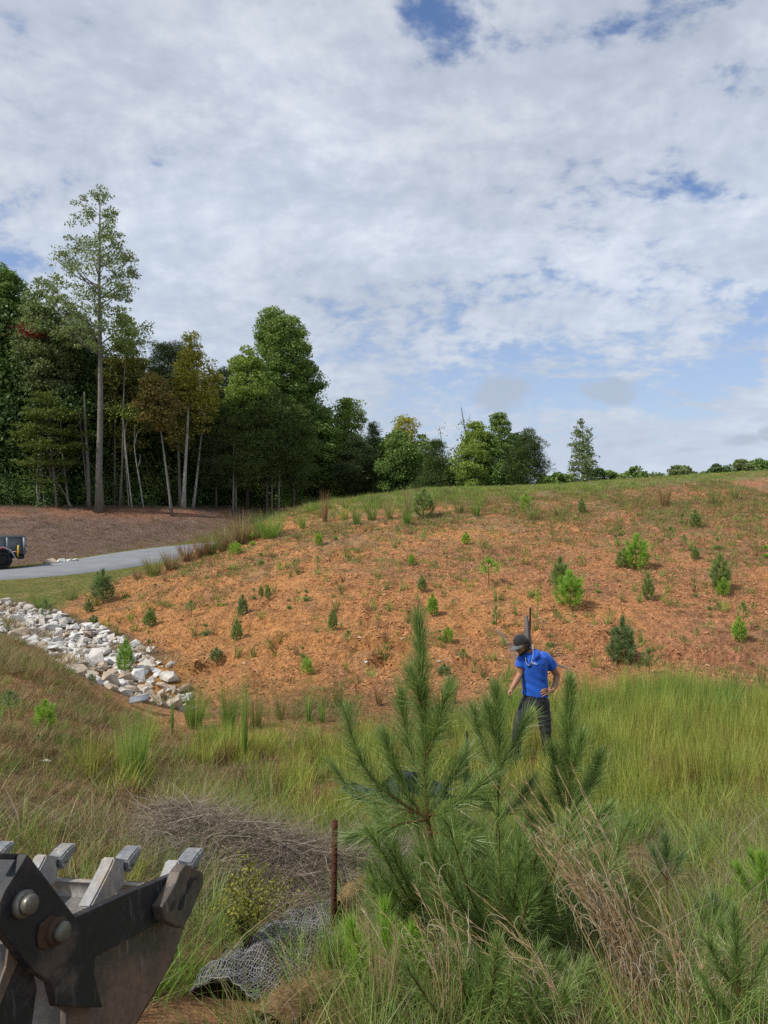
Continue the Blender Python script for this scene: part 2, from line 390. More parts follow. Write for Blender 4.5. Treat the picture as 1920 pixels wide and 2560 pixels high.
def hit(u, v, y0=2.0, y1=140.):
    "where the line of sight through a pixel of the photograph meets the ground"
    ys = np.geomspace(y0, y1, 1500); x = (u - 960) / F * ys; z = (1280 - v) / F * ys
    g = ground(x, ys); k = np.nonzero(z <= g)[0]
    k = k[0] if len(k) else len(ys) - 1
    return np.array([x[k], ys[k], g[k]])
ny, nx = GX_.shape
ii = (np.arange(ny - 1)[:, None] * nx + np.arange(nx - 1)[None]).ravel()
Qg = np.stack([ii, ii + 1, ii + nx + 1, ii + nx], -1)
def hexc(r, g, b): return np.array([r, g, b])
def mixc(a, b, k): return a + (b - a) * k[..., None]
x, y = GX_.ravel(), GY_.ravel()
clay = clay_mask(x, y)
n1 = fbm(x, y, 3.5, 61); n2 = fbm(x, y, .9, 62); n3 = fbm(x, y, .3, 63)
c_or = hexc(.54, .255, .095); c_red = hexc(.43, .195, .11); c_tan = hexc(.52, .33, .19); c_brn = hexc(.24, .12, .06); c_dry = hexc(.27, .19, .095)
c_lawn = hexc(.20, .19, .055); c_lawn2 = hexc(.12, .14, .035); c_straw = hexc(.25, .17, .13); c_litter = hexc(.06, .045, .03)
soil = mixc(np.broadcast_to(c_or, (len(x), 3)), c_red, np.clip(sstep(x, -3, 9) * .8 + (n1 - .5) * 1.4, 0, 1))
soil = mixc(soil, c_tan, sstep(n2, .58, .85) * .45)
soil = mixc(soil, c_brn, sstep(n3 * .6 + n2 * .4, .50, .68) * .55)
# straw and dead weeds litter on the upper right of the slope
soil_h = mixc(soil, c_dry, np.clip(sstep(y, 16, 29) * sstep(n2 * .5 + n3 * .5, .40, .60) * .9, 0, 1))
col = mixc(np.broadcast_to(c_dry, (len(x), 3)), c_brn, n2)               # left bank: thatch over clay
thin = sstep(fbm(x, y, 1.6, 71), .45, .62)
col = mixc(col, hexc(.36, .19, .09), thin * .8)
col = mixc(col, hexc(.19, .15, .06), sstep(fbm(x, y, 1.1, 72), .5, .65) * .5)
ditch = sstep(y, 6.4, 7.4) * (1 - sstep(y, 12.6, 13.6)) * sstep(x, -4.5, -2.5)
col = mixc(col, mixc(np.broadcast_to(hexc(.15, .13, .04), (len(x), 3)), hexc(.36, .17, .08), sstep(n2, .5, .7) * .8), ditch)
lawn = sstep(y, 20.8, 22.2) * (1 - sstep(x, -9.5 + .0 * y, -8.2)) * (1 - sstep(x + .85 * (y - 36), -4.0, -2.0) * 0)
lw = mixc(np.broadcast_to(c_lawn, (len(x), 3)), c_lawn2, n2); lw = mixc(lw, hexc(.33, .24, .11), sstep(n3, .52, .72) * .55)
col = mixc(col, lw, lawn)
top = sstep(y - .18 * np.clip(x, 0, 14), 27.8, 30.2) * sstep(x, -8, -5); col = mixc(col, mixc(np.broadcast_to(hexc(.20, .20, .06), (len(x), 3)), hexc(.30, .22, .11), sstep(n2 + .15 * sstep(x, 4, 14), .5, .7)), top)
ft = sstep(y, 44, 52); col = mixc(col, hexc(.16, .16, .05)[None], ft)
col = mixc(col, soil_h, clay)
rd, ri = seg_dist(x, y, ROADC)
left = np.zeros_like(x)
# is the point on the far side of the road?
rx = np.interp(ri, np.arange(len(ROADC)), ROADC[:, 0]); ry = np.interp(ri, np.arange(len(ROADC)), ROADC[:, 1])
tx = np.interp(ri, np.arange(len(ROADC)), np.gradient(ROADC[:, 0])); ty = np.interp(ri, np.arange(len(ROADC)), np.gradient(ROADC[:, 1]))
far = ((x - rx) * ty - (y - ry) * tx) < 0
strawm = far * sstep(rd, HW + 1.5 + 1.0 * (n2 - .5), HW + 2.3 + 1.0 * (n2 - .5)) * (x < -3) * (y > 20)
st = mixc(np.broadcast_to(c_straw, (len(x), 3)), hexc(.17, .115, .095), n2); st = mixc(st, hexc(.24, .16, .12), sstep(n3, .5, .7) * .6)
toph = sstep(GZ.ravel(), -.75 + .5 * (n1 - .5), .0); st = mixc(st, hexc(.38, .17, .10), toph * sstep(n2, .35, .6) * .8)
col = mixc(col, st, strawm)
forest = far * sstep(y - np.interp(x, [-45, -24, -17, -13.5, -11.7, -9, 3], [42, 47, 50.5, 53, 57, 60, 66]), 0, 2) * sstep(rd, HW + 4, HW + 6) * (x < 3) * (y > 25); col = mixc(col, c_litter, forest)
col = mixc(col, hexc(.10, .13, .04), sstep(y, 90, 130))
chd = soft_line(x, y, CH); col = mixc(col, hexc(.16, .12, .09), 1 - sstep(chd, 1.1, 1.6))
# washed, brighter orange sand in the gully and the small spoil heap on the ridge
for (uu, vv, rr, cc) in [(340, 1690, 1.2, (.55, .27, .08)), (600, 1850, 1.0, (.5, .27, .12)), (380, 1800, 1.3, (.48, .25, .11)), (830, 1265, 1.0, (.62, .36, .20))]:
    hp = hit(uu, vv); k = np.exp(-((x - hp[0]) ** 2 + (y - hp[1]) ** 2) / rr ** 2); col = mixc(col, hexc(*cc), np.clip(k * 1.2, 0, 1))
rough_d = np.clip(clay + .5 * thin * (1 - lawn) * (1 - top), 0, 1)

def ground_mat(t):
    a = t.new('ShaderNodeAttribute', attribute_name='soil').outputs[0]
    o = t.new('ShaderNodeTexCoord').outputs['Object']
    g1 = t.noise(o, 9, 8, .7); g2 = t.noise(o, 42, 4, .6); g3 = t.noise(o, 2.2, 5, .6)
    k = t.math('ADD', t.math('MULTIPLY', t.mapr(g1, .3, .7), .5), t.math('MULTIPLY', t.mapr(g2, .3, .7), .5))
    kk = t.mapr(k, .1, .9, .60, 1.48)
    kk = t.math('MULTIPLY', kk, t.mapr(g3, .3, .7, .88, 1.12))
    c = t.mix(1, a, t.comb(kk, kk, kk), 'MULTIPLY')
    vo = t.new('ShaderNodeTexVoronoi'); t.put(vo.inputs['Vector'], o); vo.inputs['Scale'].default_value = 11
    h = t.math('ADD', t.math('MULTIPLY', g1, 1.0), t.math('MULTIPLY', g2, .25)); h = t.math('ADD', h, t.math('MULTIPLY', vo.outputs[0], .35))
    return bsdf(t, c, .95, .15, bumpn(t, h, 1.0, .16))
M_ground = material('ground_soil', ground_mat)
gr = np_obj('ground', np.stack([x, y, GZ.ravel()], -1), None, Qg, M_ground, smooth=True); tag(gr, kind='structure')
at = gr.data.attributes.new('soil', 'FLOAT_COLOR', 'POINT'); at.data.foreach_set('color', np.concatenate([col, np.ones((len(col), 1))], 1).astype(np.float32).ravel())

# ------------------------------------------------------------------ road
def asphalt(t):
    o = t.new('ShaderNodeTexCoord').outputs['Object']
    g = t.noise(o, 60, 3, .6); g2 = t.noise(o, .8, 5, .6); k = t.math('MULTIPLY', t.mapr(g, .3, .7, .9, 1.1), t.mapr(g2, .3, .7, .88, 1.1))
    return bsdf(t, t.mix(1, (.215, .225, .235), t.comb(k, k, k), 'MULTIPLY'), .85, .3, bumpn(t, g, .3, .01))
M_asphalt = material('asphalt', asphalt)
tg = np.gradient(ROADC, axis=0); tg /= np.linalg.norm(tg, axis=1, keepdims=True); nr = np.stack([-tg[:, 1], tg[:, 0]], -1)
sec = [(-HW - .12, -.10), (-HW, .015), (-HW / 2, .045), (0, .06), (HW / 2, .045), (HW, .015), (HW + .12, -.10)]
RV = np.stack([np.concatenate([ROADC + nr * (s + .05 * math.sin(9 * s)), (_rz + dz)[:, None]], 1) for s, dz in sec], 1)
k = len(sec); i = (np.arange(len(ROADC) - 1)[:, None] * k + np.arange(k - 1)[None]).ravel()
rdo = np_obj('road', RV.reshape(-1, 3), None, np.stack([i, i + k, i + k + 1, i + 1], -1), M_asphalt, smooth=True); tag(rdo, kind='structure')
# ------------------------------------------------------------------ trees
def bark(name, c1, c2, sc=3):
    def f(t):
        o = t.new('ShaderNodeTexCoord').outputs['Object']
        m = t.new('ShaderNodeMapping'); t.put(m.inputs[0], o); m.inputs['Scale'].default_value = (1, 1, .25)
        n = t.noise(m.outputs[0], sc * 4, 6, .65)
        return bsdf(t, t.ramp(n, [(.3, c1), (.7, c2)]), .9, .15, bumpn(t, n, .6, .03))
    return material(name, f)
M_bark_grey = bark('bark_grey', (.10, .09, .075), (.25, .23, .20))
M_bark_dark = bark('bark_dark', (.05, .04, .03), (.12, .10, .08))
M_bark_pale = bark('bark_pale', (.20, .19, .17), (.42, .40, .36))
M_leaf_mid = leaf('leaf_mid', [(0, (0.083, 0.142, 0.040)), (.5, (0.161, 0.259, 0.064)), (1, (0.279, 0.367, 0.102))], .3, obj=.25)
M_leaf_dark = leaf('leaf_dark', [(0, (0.044, 0.085, 0.031)), (.5, (0.085, 0.150, 0.048)), (1, (0.147, 0.213, 0.067))], .25, obj=.25)
M_leaf_light = leaf('leaf_light', [(0, (0.144, 0.228, 0.048)), (.5, (0.241, 0.336, 0.073)), (1, (0.409, 0.480, 0.121))], .38, obj=.2)
M_leaf_mid2 = leaf('leaf_understorey', [(0, (0.067, 0.101, 0.022)), (.5, (0.123, 0.168, 0.039)), (1, (0.202, 0.235, 0.056))], .35, obj=.1)
M_leaf_yellow = leaf('leaf_yellow', [(0, (0.205, 0.232, 0.041)), (.5, (0.368, 0.355, 0.068)), (1, (0.520, 0.451, 0.110))], .4, obj=.15)
M_leaf_orange = leaf('leaf_orange', [(0, (0.123, 0.150, 0.041)), (.5, (0.246, 0.205, 0.062)), (1, (0.410, 0.273, 0.095))], .35, obj=.15)
M_leaf_olive = leaf('leaf_olive', [(0, (0.106, 0.134, 0.044)), (.5, (0.241, 0.253, 0.067)), (1, (0.427, 0.347, 0.093))], .3, obj=.2)
M_leaf_red = leaf('leaf_red', [(0, (0.175, 0.032, 0.026)), (1, (0.480, 0.066, 0.055))], .3, obj=.1)
M_leaf_grey = leaf('leaf_greygreen', [(0, (0.091, 0.137, 0.057)), (.5, (0.194, 0.250, 0.102)), (1, (0.339, 0.396, 0.181))], .35, obj=.2)
M_needle_dark = leaf('needle_dark', [(0, (0.025, 0.043, 0.016)), (.5, (0.050, 0.076, 0.025)), (1, (0.090, 0.123, 0.039))], .2, obj=.3)
M_needle_mid = leaf('needle_mid', [(0, (0.045, 0.073, 0.020)), (.5, (0.090, 0.129, 0.034)), (1, (0.157, 0.207, 0.056))], .25, obj=.3)

def leaves(acc, cen, size, rs, up=.35, aspect=.62):
    "one folded leaf (a quad of two triangles) at every centre"
    N = len(cen); size = np.broadcast_to(size, (N,)) * rs.uniform(.65, 1.3, N)
    nrm = rs.normal(size=(N, 3)); nrm[:, 2] += up * 2; nrm /= np.linalg.norm(nrm, axis=1, keepdims=True)
    d = rs.normal(size=(N, 3)); d -= (d * nrm).sum(1, keepdims=True) * nrm; d /= np.linalg.norm(d, axis=1, keepdims=True)
    s = np.cross(nrm, d)
    a = cen - d * size[:, None] * .5; b = cen + d * size[:, None] * .5
    l = cen + s * size[:, None] * aspect * .5 + nrm * size[:, None] * .12; r = cen - s * size[:, None] * aspect * .5 + nrm * size[:, None] * .12
    V = np.stack([a, r, b, l], 1).reshape(-1, 3); o = (np.arange(N) * 4)[:, None]
    acc.add(V, np.concatenate([o + [[0, 1, 2]], o + [[0, 2, 3]]]))
PROF = {
 'oval': [(0, .35), (.15, .75), (.4, 1), (.65, .92), (.85, .6), (1, .12)],
 'cone': [(0, .9), (.15, 1), (.5, .62), (.8, .3), (1, .06)],
 'top': [(0, .5), (.3, .8), (.6, 1), (.85, .85), (1, .35)],
 'poplar': [(0, .55), (.12, .95), (.3, .85), (.45, 1), (.6, .85), (.72, .55), (.85, .40), (.93, .34), (1, .12)],
 'spire': [(0, .7), (.3, 1), (.55, .75), (.75, .5), (.9, .3), (1, .08)],
}
def trunk_curve(base, top, lean, rs, n=9):
    t = np.linspace(0, 1, n)[:, None]; p = base + (top - base) * t
    p[:, 0] += lean * np.sin(t[:, 0] * math.pi) + rs.normal(0, .03, n).cumsum() * (top[2] - base[2]) / 14; p[0, 0] = base[0]
    return p
def tree(name, label, u, v0, y, vtop, wpx, vcrown, prof='oval', mat=None, barkm=None, dens=1.0, leafs=.19, tr=None, clump=.85, lean=0.0, ubase=None, cat='tree', group=None, seed=0, up=.35, hollow=.45, needles=False, layers=0, trunk_to=.93, fill=1.0):
    """a tree whose foot, top and crown are given where the photograph shows them, at distance y;
    the crown is clumps of single leaves on limbs"""
    rs = np.random.default_rng(seed * 131 + int(abs(u) * 7) + int(vtop))
    ub = u if ubase is None else ubase
    if ub < 330 and y < 54: y = max(y + 1.5, 49.3)
    bx = (ub - 960) / F * y; bz = float(ground(bx, y)) - .05; cx = (u - 960) / F * y; tz = (1280 - vtop) / F * y
    H = tz - bz; rad = wpx / 2 / F * y; zc0 = (1280 - vcrown) / F * y; ch = tz - zc0
    root = empty(name, (bx, y, bz), label=label, cat=cat, group=group)
    o = np.array([bx, y, bz])
    tr = tr or max(.045, H * .011)
    tc_ = trunk_curve(np.array([bx, y, bz]), np.array([cx, y, bz + H * trunk_to]), lean, rs)
    ta = Acc(); tube(ta, tc_ - o, tr * np.linspace(1.15, .22, len(tc_)) * np.array([1.35] + [1] * (len(tc_) - 1)), 8)
    pf = np.array(PROF[prof]); prof_r = lambda h: np.interp(h, pf[:, 0], pf[:, 1])
    vol = ch * rad * rad * 2.2
    nc = int(np.clip(vol / (clump ** 3) * 1.25 * fill, 14, 260))
    hh = rs.uniform(0, 1, nc * 3); keep = rs.uniform(0, 1, nc * 3) < prof_r(hh) ** 1.2; hh = hh[keep][:nc]; nc = len(hh)
    aa = rs.uniform(0, 2 * math.pi, nc)
    if layers: hh = (np.round(hh * layers) + rs.normal(0, .20, nc)) / layers
    lob = .50 + .80 * vnoise(aa * 1.1 + seed * 9.1, hh * 5.0, 1.0, seed)
    rr = lob * rad * prof_r(hh) * (hollow + (1 - hollow) * rs.uniform(0, 1, nc) ** .5) * rs.uniform(.82, 1.08, nc)
    tx_ = np.interp(zc0 + hh * ch, tc_[:, 2], tc_[:, 0])
    cc = np.stack([tx_ + rr * np.cos(aa), y + rr * np.sin(aa), zc0 + hh * ch - .12 * rr], -1)
    # limbs
    for i in rs.permutation(nc)[:min(nc, 34)]:
        zb = max(zc0 - ch * .05, cc[i, 2] - rr[i] * rs.uniform(.5, 1.1)); zb = min(zb, bz + H * trunk_to)
        p0 = np.array([np.interp(zb, tc_[:, 2], tc_[:, 0]), y, zb]); p1 = cc[i]; m = (p0 + p1) / 2 + [0, 0, -.08 * rr[i]]
        r0 = tr * .34 * (1 - .6 * hh[i]); tube(ta, np.array([p0, m, p1]) - o, [r0, r0 * .6, r0 * .25], 4, cap=False)
    ta.obj('trunk', barkm or M_bark_dark, root, smooth=True)
    la = Acc(); px_area = wpx * (v0 - vtop)
    per = int(np.clip(170 * dens * (clump / .85) ** 2, 24, 420))
    cs = clump * rs.uniform(.55, 1.15, nc) * (.75 + .4 * prof_r(hh))
    idx = np.repeat(np.arange(nc), per)
    off = rs.normal(size=(len(idx), 3)); off /= np.linalg.norm(off, axis=1, keepdims=True); off *= rs.uniform(.15, 1, (len(idx), 1)) ** .5
    off[:, 2] *= .55 if not layers else .3
    cen = cc[idx] + off * cs[idx][:, None] - o
    if needles:
        dv = off + rs.normal(0, .45, off.shape); dv[:, 2] += .3
        blades(la, cen, dv, rs.uniform(.16, .30, len(cen)), np.full(len(cen), .05), np.zeros_like(cen), 1, rs)
    else: leaves(la, cen, leafs, rs, up)
    la.obj('crown', mat, root)
    return root
G_F = 'trees along the forest edge behind the road'
T = tree
# the tall poplar: a long bare bole, airy crown
T('poplar_tree', 'very tall slender tree with a long bare pale grey trunk, highest of the forest edge', 243, 1276, 47, 455, 285, 880, 'poplar', M_leaf_grey, M_bark_grey, .66, .155, tr=.22, clump=.58, ubase=249, seed=1, up=.1, hollow=.12, fill=1.45)
rows = [
 # name, label, u, vbase, Y, vtop, width, vcrown, profile, leaf, bark, kwargs
 ('oak_tree', 'tall dark broad tree standing at the left end of the forest, cut by the frame', 5, 1280, 52, 662, 190, 1010, 'oval', M_leaf_mid, M_bark_dark, dict(dens=1.3, seed=2)),
 ('oak_tree', 'grey green airy tree filling the gap left of the tall poplar', 118, 1278, 50, 695, 150, 1060, 'oval', M_leaf_grey, M_bark_grey, dict(dens=.85, seed=3, clump=.7, ubase=130, hollow=.3)),
 ('maple_tree', 'dark green tree with a small patch of crimson leaves near its top', 70, 1278, 53, 770, 150, 1100, 'oval', M_leaf_mid, M_bark_dark, dict(dens=1.1, seed=4)),
 ('maple_tree', 'dull green tree right behind the bole of the tall poplar', 205, 1278, 54, 800, 170, 1120, 'oval', M_leaf_dark, M_bark_dark, dict(dens=1.1, seed=5)),
 ('maple_tree', 'olive tree with brownish crown just right of the tall poplar', 315, 1277, 52, 855, 125, 1120, 'oval', M_leaf_olive, M_bark_dark, dict(dens=1.2, seed=6)),
 ('maple_tree', 'small yellow green crown leaning out under the poplar on its right', 318, 1277, 50, 785, 75, 880, 'top', M_leaf_light, M_bark_grey, dict(dens=.8, seed=7, clump=.6, tr=.08, ubase=300)),
 ('dogwood_tree', 'low understorey tree with flat layers of bright green leaves on a thin stem', 118, 1277, 45.8, 992, 190, 1190, 'top', M_leaf_mid2, M_bark_grey, dict(dens=.6, layers=5, seed=8, clump=.62, tr=.075, ubase=141, hollow=.2, up=.8, leafs=.15)),
 ('sourwood_tree', 'slender tree with orange brown crown on a long leaning bare stem', 385, 1275, 51, 925, 95, 1075, 'oval', M_leaf_orange, M_bark_grey, dict(dens=1, seed=9, clump=.6, ubase=430, tr=.09, hollow=.2)),
 ('pine_tree', 'dark round topped pine rising behind the yellow leaved trees', 428, 1275, 60, 848, 125, 1010, 'oval', M_needle_dark, M_bark_dark, dict(dens=1.6, seed=10, needles=True, clump=.9)),
 ('sweetgum_tree', 'slim tree turning yellow on a long pale trunk, tallest beside the dark pine', 480, 1275, 53, 818, 95, 1010, 'spire', M_leaf_yellow, M_bark_pale, dict(dens=.75, seed=11, clump=.55, ubase=459, tr=.13, hollow=.1, leafs=.16)),
 ('sweetgum_tree', 'greenish yellow tree on a thin pale trunk that ends in the sparse right crown', 525, 1275, 54, 900, 85, 1080, 'oval', M_leaf_yellow, M_bark_pale, dict(dens=.45, seed=12, clump=.6, ubase=482, tr=.09, hollow=.2)),
 ('sweetgum_tree', 'yellow green tree with a straight dim trunk left of the pale one', 445, 1275, 54, 960, 80, 1120, 'oval', M_leaf_olive, M_bark_grey, dict(dens=.8, seed=13, clump=.6, ubase=451, tr=.12)),
 ('pine_tree', 'dark pine behind the gap between the yellow tree and the big round tree', 562, 1272, 62, 915, 120, 1130, 'oval', M_needle_dark, M_bark_dark, dict(dens=1.5, seed=14, needles=True)),
 ('oak_tree', 'yellow green tree growing against the left side of the big round tree', 618, 1270, 57, 872, 125, 1120, 'oval', M_leaf_light, M_bark_dark, dict(dens=1.3, seed=15, clump=.75)),
 ('poplar_tree', 'big full tree with a broad round dark green top standing clear of the forest', 705, 1267, 61, 778, 165, 1090, 'top', M_leaf_mid, M_bark_dark, dict(dens=1.25, seed=16, clump=.85, tr=.25, fill=1.2)),
 ('poplar_tree', 'lobe of dark foliage on the right flank of the big round tree', 765, 1267, 62, 895, 85, 1120, 'oval', M_leaf_mid, M_bark_dark, dict(dens=1.1, seed=17)),
 ('pine_tree', 'bushy green pine in front, left of three below the big round tree', 590, 1270, 55, 1005, 125, 1215, 'oval', M_needle_mid, M_bark_dark, dict(dens=1.6, seed=18, needles=True)),
 ('pine_tree', 'bushy green pine in front, tallest of three below the big round tree', 668, 1269, 56, 962, 135, 1200, 'oval', M_needle_mid, M_bark_dark, dict(dens=1.6, seed=19, needles=True)),
 ('pine_tree', 'bushy green pine in front, right of three below the big round tree', 735, 1268, 57, 1010, 110, 1215, 'oval', M_needle_mid, M_bark_dark, dict(dens=1.6, seed=20, needles=True)),
 ('pine_tree', 'dim pine between the pale trunks and the three bushy pines', 540, 1272, 55, 1030, 110, 1215, 'oval', M_needle_dark, M_bark_dark, dict(dens=1.4, seed=21, needles=True)),
 ('oak_tree', 'mid green tree stepping down from the big round tree towards the hill', 800, 1262, 61, 1008, 90, 1210, 'oval', M_leaf_mid, M_bark_dark, dict(dens=1.2, seed=22, clump=.7)),
 ('oak_tree', 'light green tree with loose open top in the step of the treeline', 872, 1258, 63, 992, 85, 1120, 'top', M_leaf_light, M_bark_grey, dict(dens=.6, seed=23, clump=.6, hollow=.3)),
 ('oak_tree', 'bright green low tree under the loose open topped one', 835, 1262, 62, 1060, 90, 1235, 'oval', M_leaf_light, M_bark_dark, dict(dens=1.2, seed=24, clump=.7)),
 ('pine_tree', 'dark pine with a pointed tip left of the tawny topped tree', 932, 1255, 60, 1062, 65, 1210, 'spire', M_needle_dark, M_bark_dark, dict(dens=1.5, seed=25, needles=True, clump=.6)),
 ('pine_tree', 'dark bushy pine beneath the light green open tree', 885, 1256, 60, 1090, 90, 1230, 'oval', M_needle_dark, M_bark_dark, dict(dens=1.5, seed=26, needles=True, clump=.7)),
 ('maple_tree', 'tree with a tawny yellow top above dark green lower leaves', 1012, 1250, 62, 1040, 75, 1130, 'top', M_leaf_yellow, M_bark_dark, dict(dens=.5, seed=27, clump=.6)),
 ('oak_tree', 'dense dark green rounded tree in front of the tawny topped one', 995, 1250, 60, 1075, 105, 1235, 'oval', M_leaf_mid, M_bark_dark, dict(dens=1.5, seed=28, clump=.7)),
 ('maple_tree', 'narrow yellowish tree half hidden by the last pine before the gap', 1060, 1245, 62, 1078, 50, 1190, 'oval', M_leaf_light, M_bark_dark, dict(dens=.7, seed=29, clump=.55)),
 ('pine_tree', 'grey green pine on the left edge of the gap in the treeline', 1090, 1243, 58, 1090, 100, 1235, 'cone', M_needle_mid, M_bark_dark, dict(dens=1.5, seed=30, needles=True, clump=.65)),
 ('sweetgum_tree', 'light green egg shaped tree, left one of the group on the crest', 1190, 1236, 56, 1052, 95, 1232, 'oval', M_leaf_light, M_bark_dark, dict(dens=1.5, seed=31, clump=.6, leafs=.16)),
 ('sweetgum_tree', 'taller pointed green tree in the middle of the group on the crest', 1247, 1234, 56, 1022, 95, 1230, 'spire', M_leaf_mid, M_bark_dark, dict(dens=1.4, seed=32, clump=.6, leafs=.16)),
 ('pine_tree', 'open branched dark pine, right one of the group on the crest', 1318, 1230, 54, 1076, 100, 1225, 'oval', M_needle_mid, M_bark_dark, dict(dens=1.1, seed=33, needles=True, clump=.55, hollow=.3)),
 ('sweetgum_tree', 'small dark tree behind the lone pine side of the crest group', 1285, 1232, 60, 1082, 70, 1225, 'oval', M_leaf_dark, M_bark_dark, dict(dens=1.2, seed=34, clump=.6)),
 ('sweetgum_tree', 'sparse lone tree standing by itself on the crest of the hill', 1455, 1222, 48, 1042, 78, 1215, 'spire', M_leaf_grey, M_bark_grey, dict(dens=.5, seed=35, clump=.36, leafs=.13, hollow=.1, fill=.75)),
]
for r in rows:
    nm, lb_, u_, vb, yy, vt, wp, vc, pr, lm_, bk, kw = r
    gp = G_F if u_ < 1120 else 'trees on the crest of the hill'
    T(nm, lb_, u_, vb, yy, vt, wp, vc, pr, lm_, bk, group=gp, **kw)
# crimson branch on the dark maple: a part of that tree
mp_ = [o for o in COL.objects if o.name.startswith('maple_tree') and 'crimson' in o.get('label', '')][0]
rs_ = np.random.default_rng(99); c0 = P3(84, 830, 50.5) - np.array(mp_.location)
ra = Acc(); tube(ra, [c0 + [-.9, 0, -.3], c0 + [.9, 0, .1]], [.03, .01], 4); leaves(ra, c0 + rs_.normal(0, 1, (420, 3)) * [.55, .5, .26], .17, rs_)
ro = ra.obj('red_spray', M_leaf_red, mp_); tag(ro, 'spray of crimson leaves', kind='stuff')
# thin bare stemmed trees of the forest front
def stem_tree(label, pts, y, r, mat, crown=None, lm=None, name='sapling_tree', forks=()):
    if pts[0][0] < 400 and y < 54: y = max(y + 1.5, 49.2)
    P_ = np.array([P3(a, b, y) for a, b in pts]); P_[0, 2] = ground(P_[0, 0], y) - .05
    rt = empty(name, tuple(P_[0]), label=label, cat='tree', group='thin bare stems at the forest edge'); o = P_[0].copy()
    a = Acc(); c = cat(P_, 4); tube(a, c - o, r * np.linspace(1.1, .4, len(c)), 7)
    for f in forks: c2 = cat([P3(p, q, y) for p, q in f], 4); tube(a, c2 - o, r * np.linspace(.6, .15, len(c2)), 5)
    a.obj('trunk', mat, rt, smooth=True)
    if crown:
        rs = np.random.default_rng(int(pts[0][0])); la = Acc()
        for (cu, cv, cw, chh, n) in crown:
            c1 = P3(cu, cv, y) - o; leaves(la, c1 + rs.normal(0, 1, (n, 3)) * [cw / F * y * .5, .7, chh / F * y * .5], .15, rs, .8)
        la.obj('crown', lm or M_leaf_light, rt)
stem_tree('pair stemmed white sapling, brightest bare stems right of the tall poplar', [(330, 1276), (322, 1200), (314, 1120), (309, 1060), (306, 1035)], 49.5, .055, M_bark_pale, [(300, 1025, 60, 20, 260), (330, 1045, 60, 14, 160)], forks=[[(323, 1275), (316, 1180), (311, 1110), (316, 1060), (326, 1040)]])
stem_tree('crooked pale sapling with a short dead fork right of the pair stemmed one', [(359, 1276), (350, 1210), (340, 1150), (336, 1110), (338, 1060)], 50, .05, M_bark_pale, [(350, 1040, 70, 24, 260)], forks=[[(346, 1165), (350, 1150), (350, 1135)], [(337, 1110), (345, 1078), (366, 1068)]])
stem_tree('thin pale sapling with wavy stem under the layered light green tree', [(97, 1278), (92, 1220), (94, 1170), (104, 1110), (106, 1090)], 46.5, .035, M_bark_pale, [(90, 1100, 60, 16, 120)], forks=[[(96, 1270), (100, 1200), (103, 1120)]])
stem_tree('thin grey sapling right beside the wavy pale one', [(112, 1278), (108, 1230), (106, 1180), (100, 1120)], 46.3, .03, M_bark_grey, [(118, 1225, 40, 14, 90)])
stem_tree('dim grey trunk curving up at the left of the double trunk', [(172, 1277), (165, 1210), (158, 1150), (154, 1100), (150, 1020)], 48.5, .08, M_bark_grey)
stem_tree('grey double trunk just left of the tall poplar', [(222, 1277), (221, 1200), (217, 1120), (213, 1050), (211, 980)], 49, .14, M_bark_grey, forks=[[(220, 1240), (210, 1150), (203, 1080), (196, 1010)]])
stem_tree('straight dim trunk standing right of the tall poplar', [(287, 1276), (287, 1200), (287, 1120), (288, 1050), (286, 980)], 51, .09, M_bark_grey)
stem_tree('leaning thin grey stem behind the road bank at the far left', [(182, 1277), (160, 1232), (130, 1190), (110, 1150)], 47.5, .03, M_bark_grey)
stem_tree('first of two close bare pine trunks in the dim pine stand', [(583, 1271), (584, 1210), (584, 1150), (585, 1100)], 54, .07, M_bark_grey)
stem_tree('second of two close bare pine trunks in the dim pine stand', [(590, 1271), (590, 1200), (591, 1140), (590, 1100)], 54.5, .06, M_bark_grey)
stem_tree('thin bare trunk in the pine stand left of the rightmost one', [(680, 1268), (680, 1200), (679, 1130)], 56, .05, M_bark_grey)
stem_tree('rightmost bare trunk in the pine stand under the big round tree', [(697, 1267), (698, 1200), (698, 1110)], 56, .07, M_bark_grey)
stem_tree('thin trunk in the pine stand between the close pair and the right ones', [(668, 1268), (666, 1200), (664, 1130)], 56, .04, M_bark_grey)
stem_tree('dead forked snag with a few leaves sticking up behind the crest group', [(1172, 1236), (1168, 1120), (1160, 1062), (1155, 1030), (1153, 1018)], 58, .06, M_bark_grey, [(1160, 1068, 22, 22, 90)], M_leaf_dark, 'dead_tree', [[(1162, 1070), (1172, 1050), (1176, 1035)]])
stem_tree('bare twiggy top rising over the pine left of the treeline gap', [(1108, 1240), (1106, 1130), (1102, 1090), (1098, 1064)], 59, .04, M_bark_grey, [(1102, 1085, 14, 30, 40)], M_leaf_dark, 'dead_tree')
# far trees beyond the plateau
far_l = [(1365, 1183, 40, 'low pale green bush just right of the crest group'), (1398, 1176, 44, 'small rounded tree between the crest group and the lone tree'), (1492, 1168, 46, 'dark far tree right beside the lone tree'), (1530, 1177, 50, 'second far tree right of the lone tree'),
 (1590, 1168, 62, 'far rounded tree, widest in the middle of the distant row'), (1640, 1181, 40, 'low far tree where the distant row dips'), (1697, 1163, 60, 'far tree with a brighter top right of the dip'), (1740, 1178, 40, 'small dark far tree right of the bright topped one'),
 (1795, 1163, 60, 'far tree left of the twin rounded pair'), (1853, 1149, 50, 'left one of the twin rounded far trees at the right'), (1893, 1148, 56, 'right one of the twin rounded far trees by the frame edge'), (1565, 1184, 46, 'low far bush left of the widest far tree'), (1770, 1181, 40, 'low far bush left of the tree before the twins'), (1420, 1186, 44, 'low far bush under the lone tree on its left')]
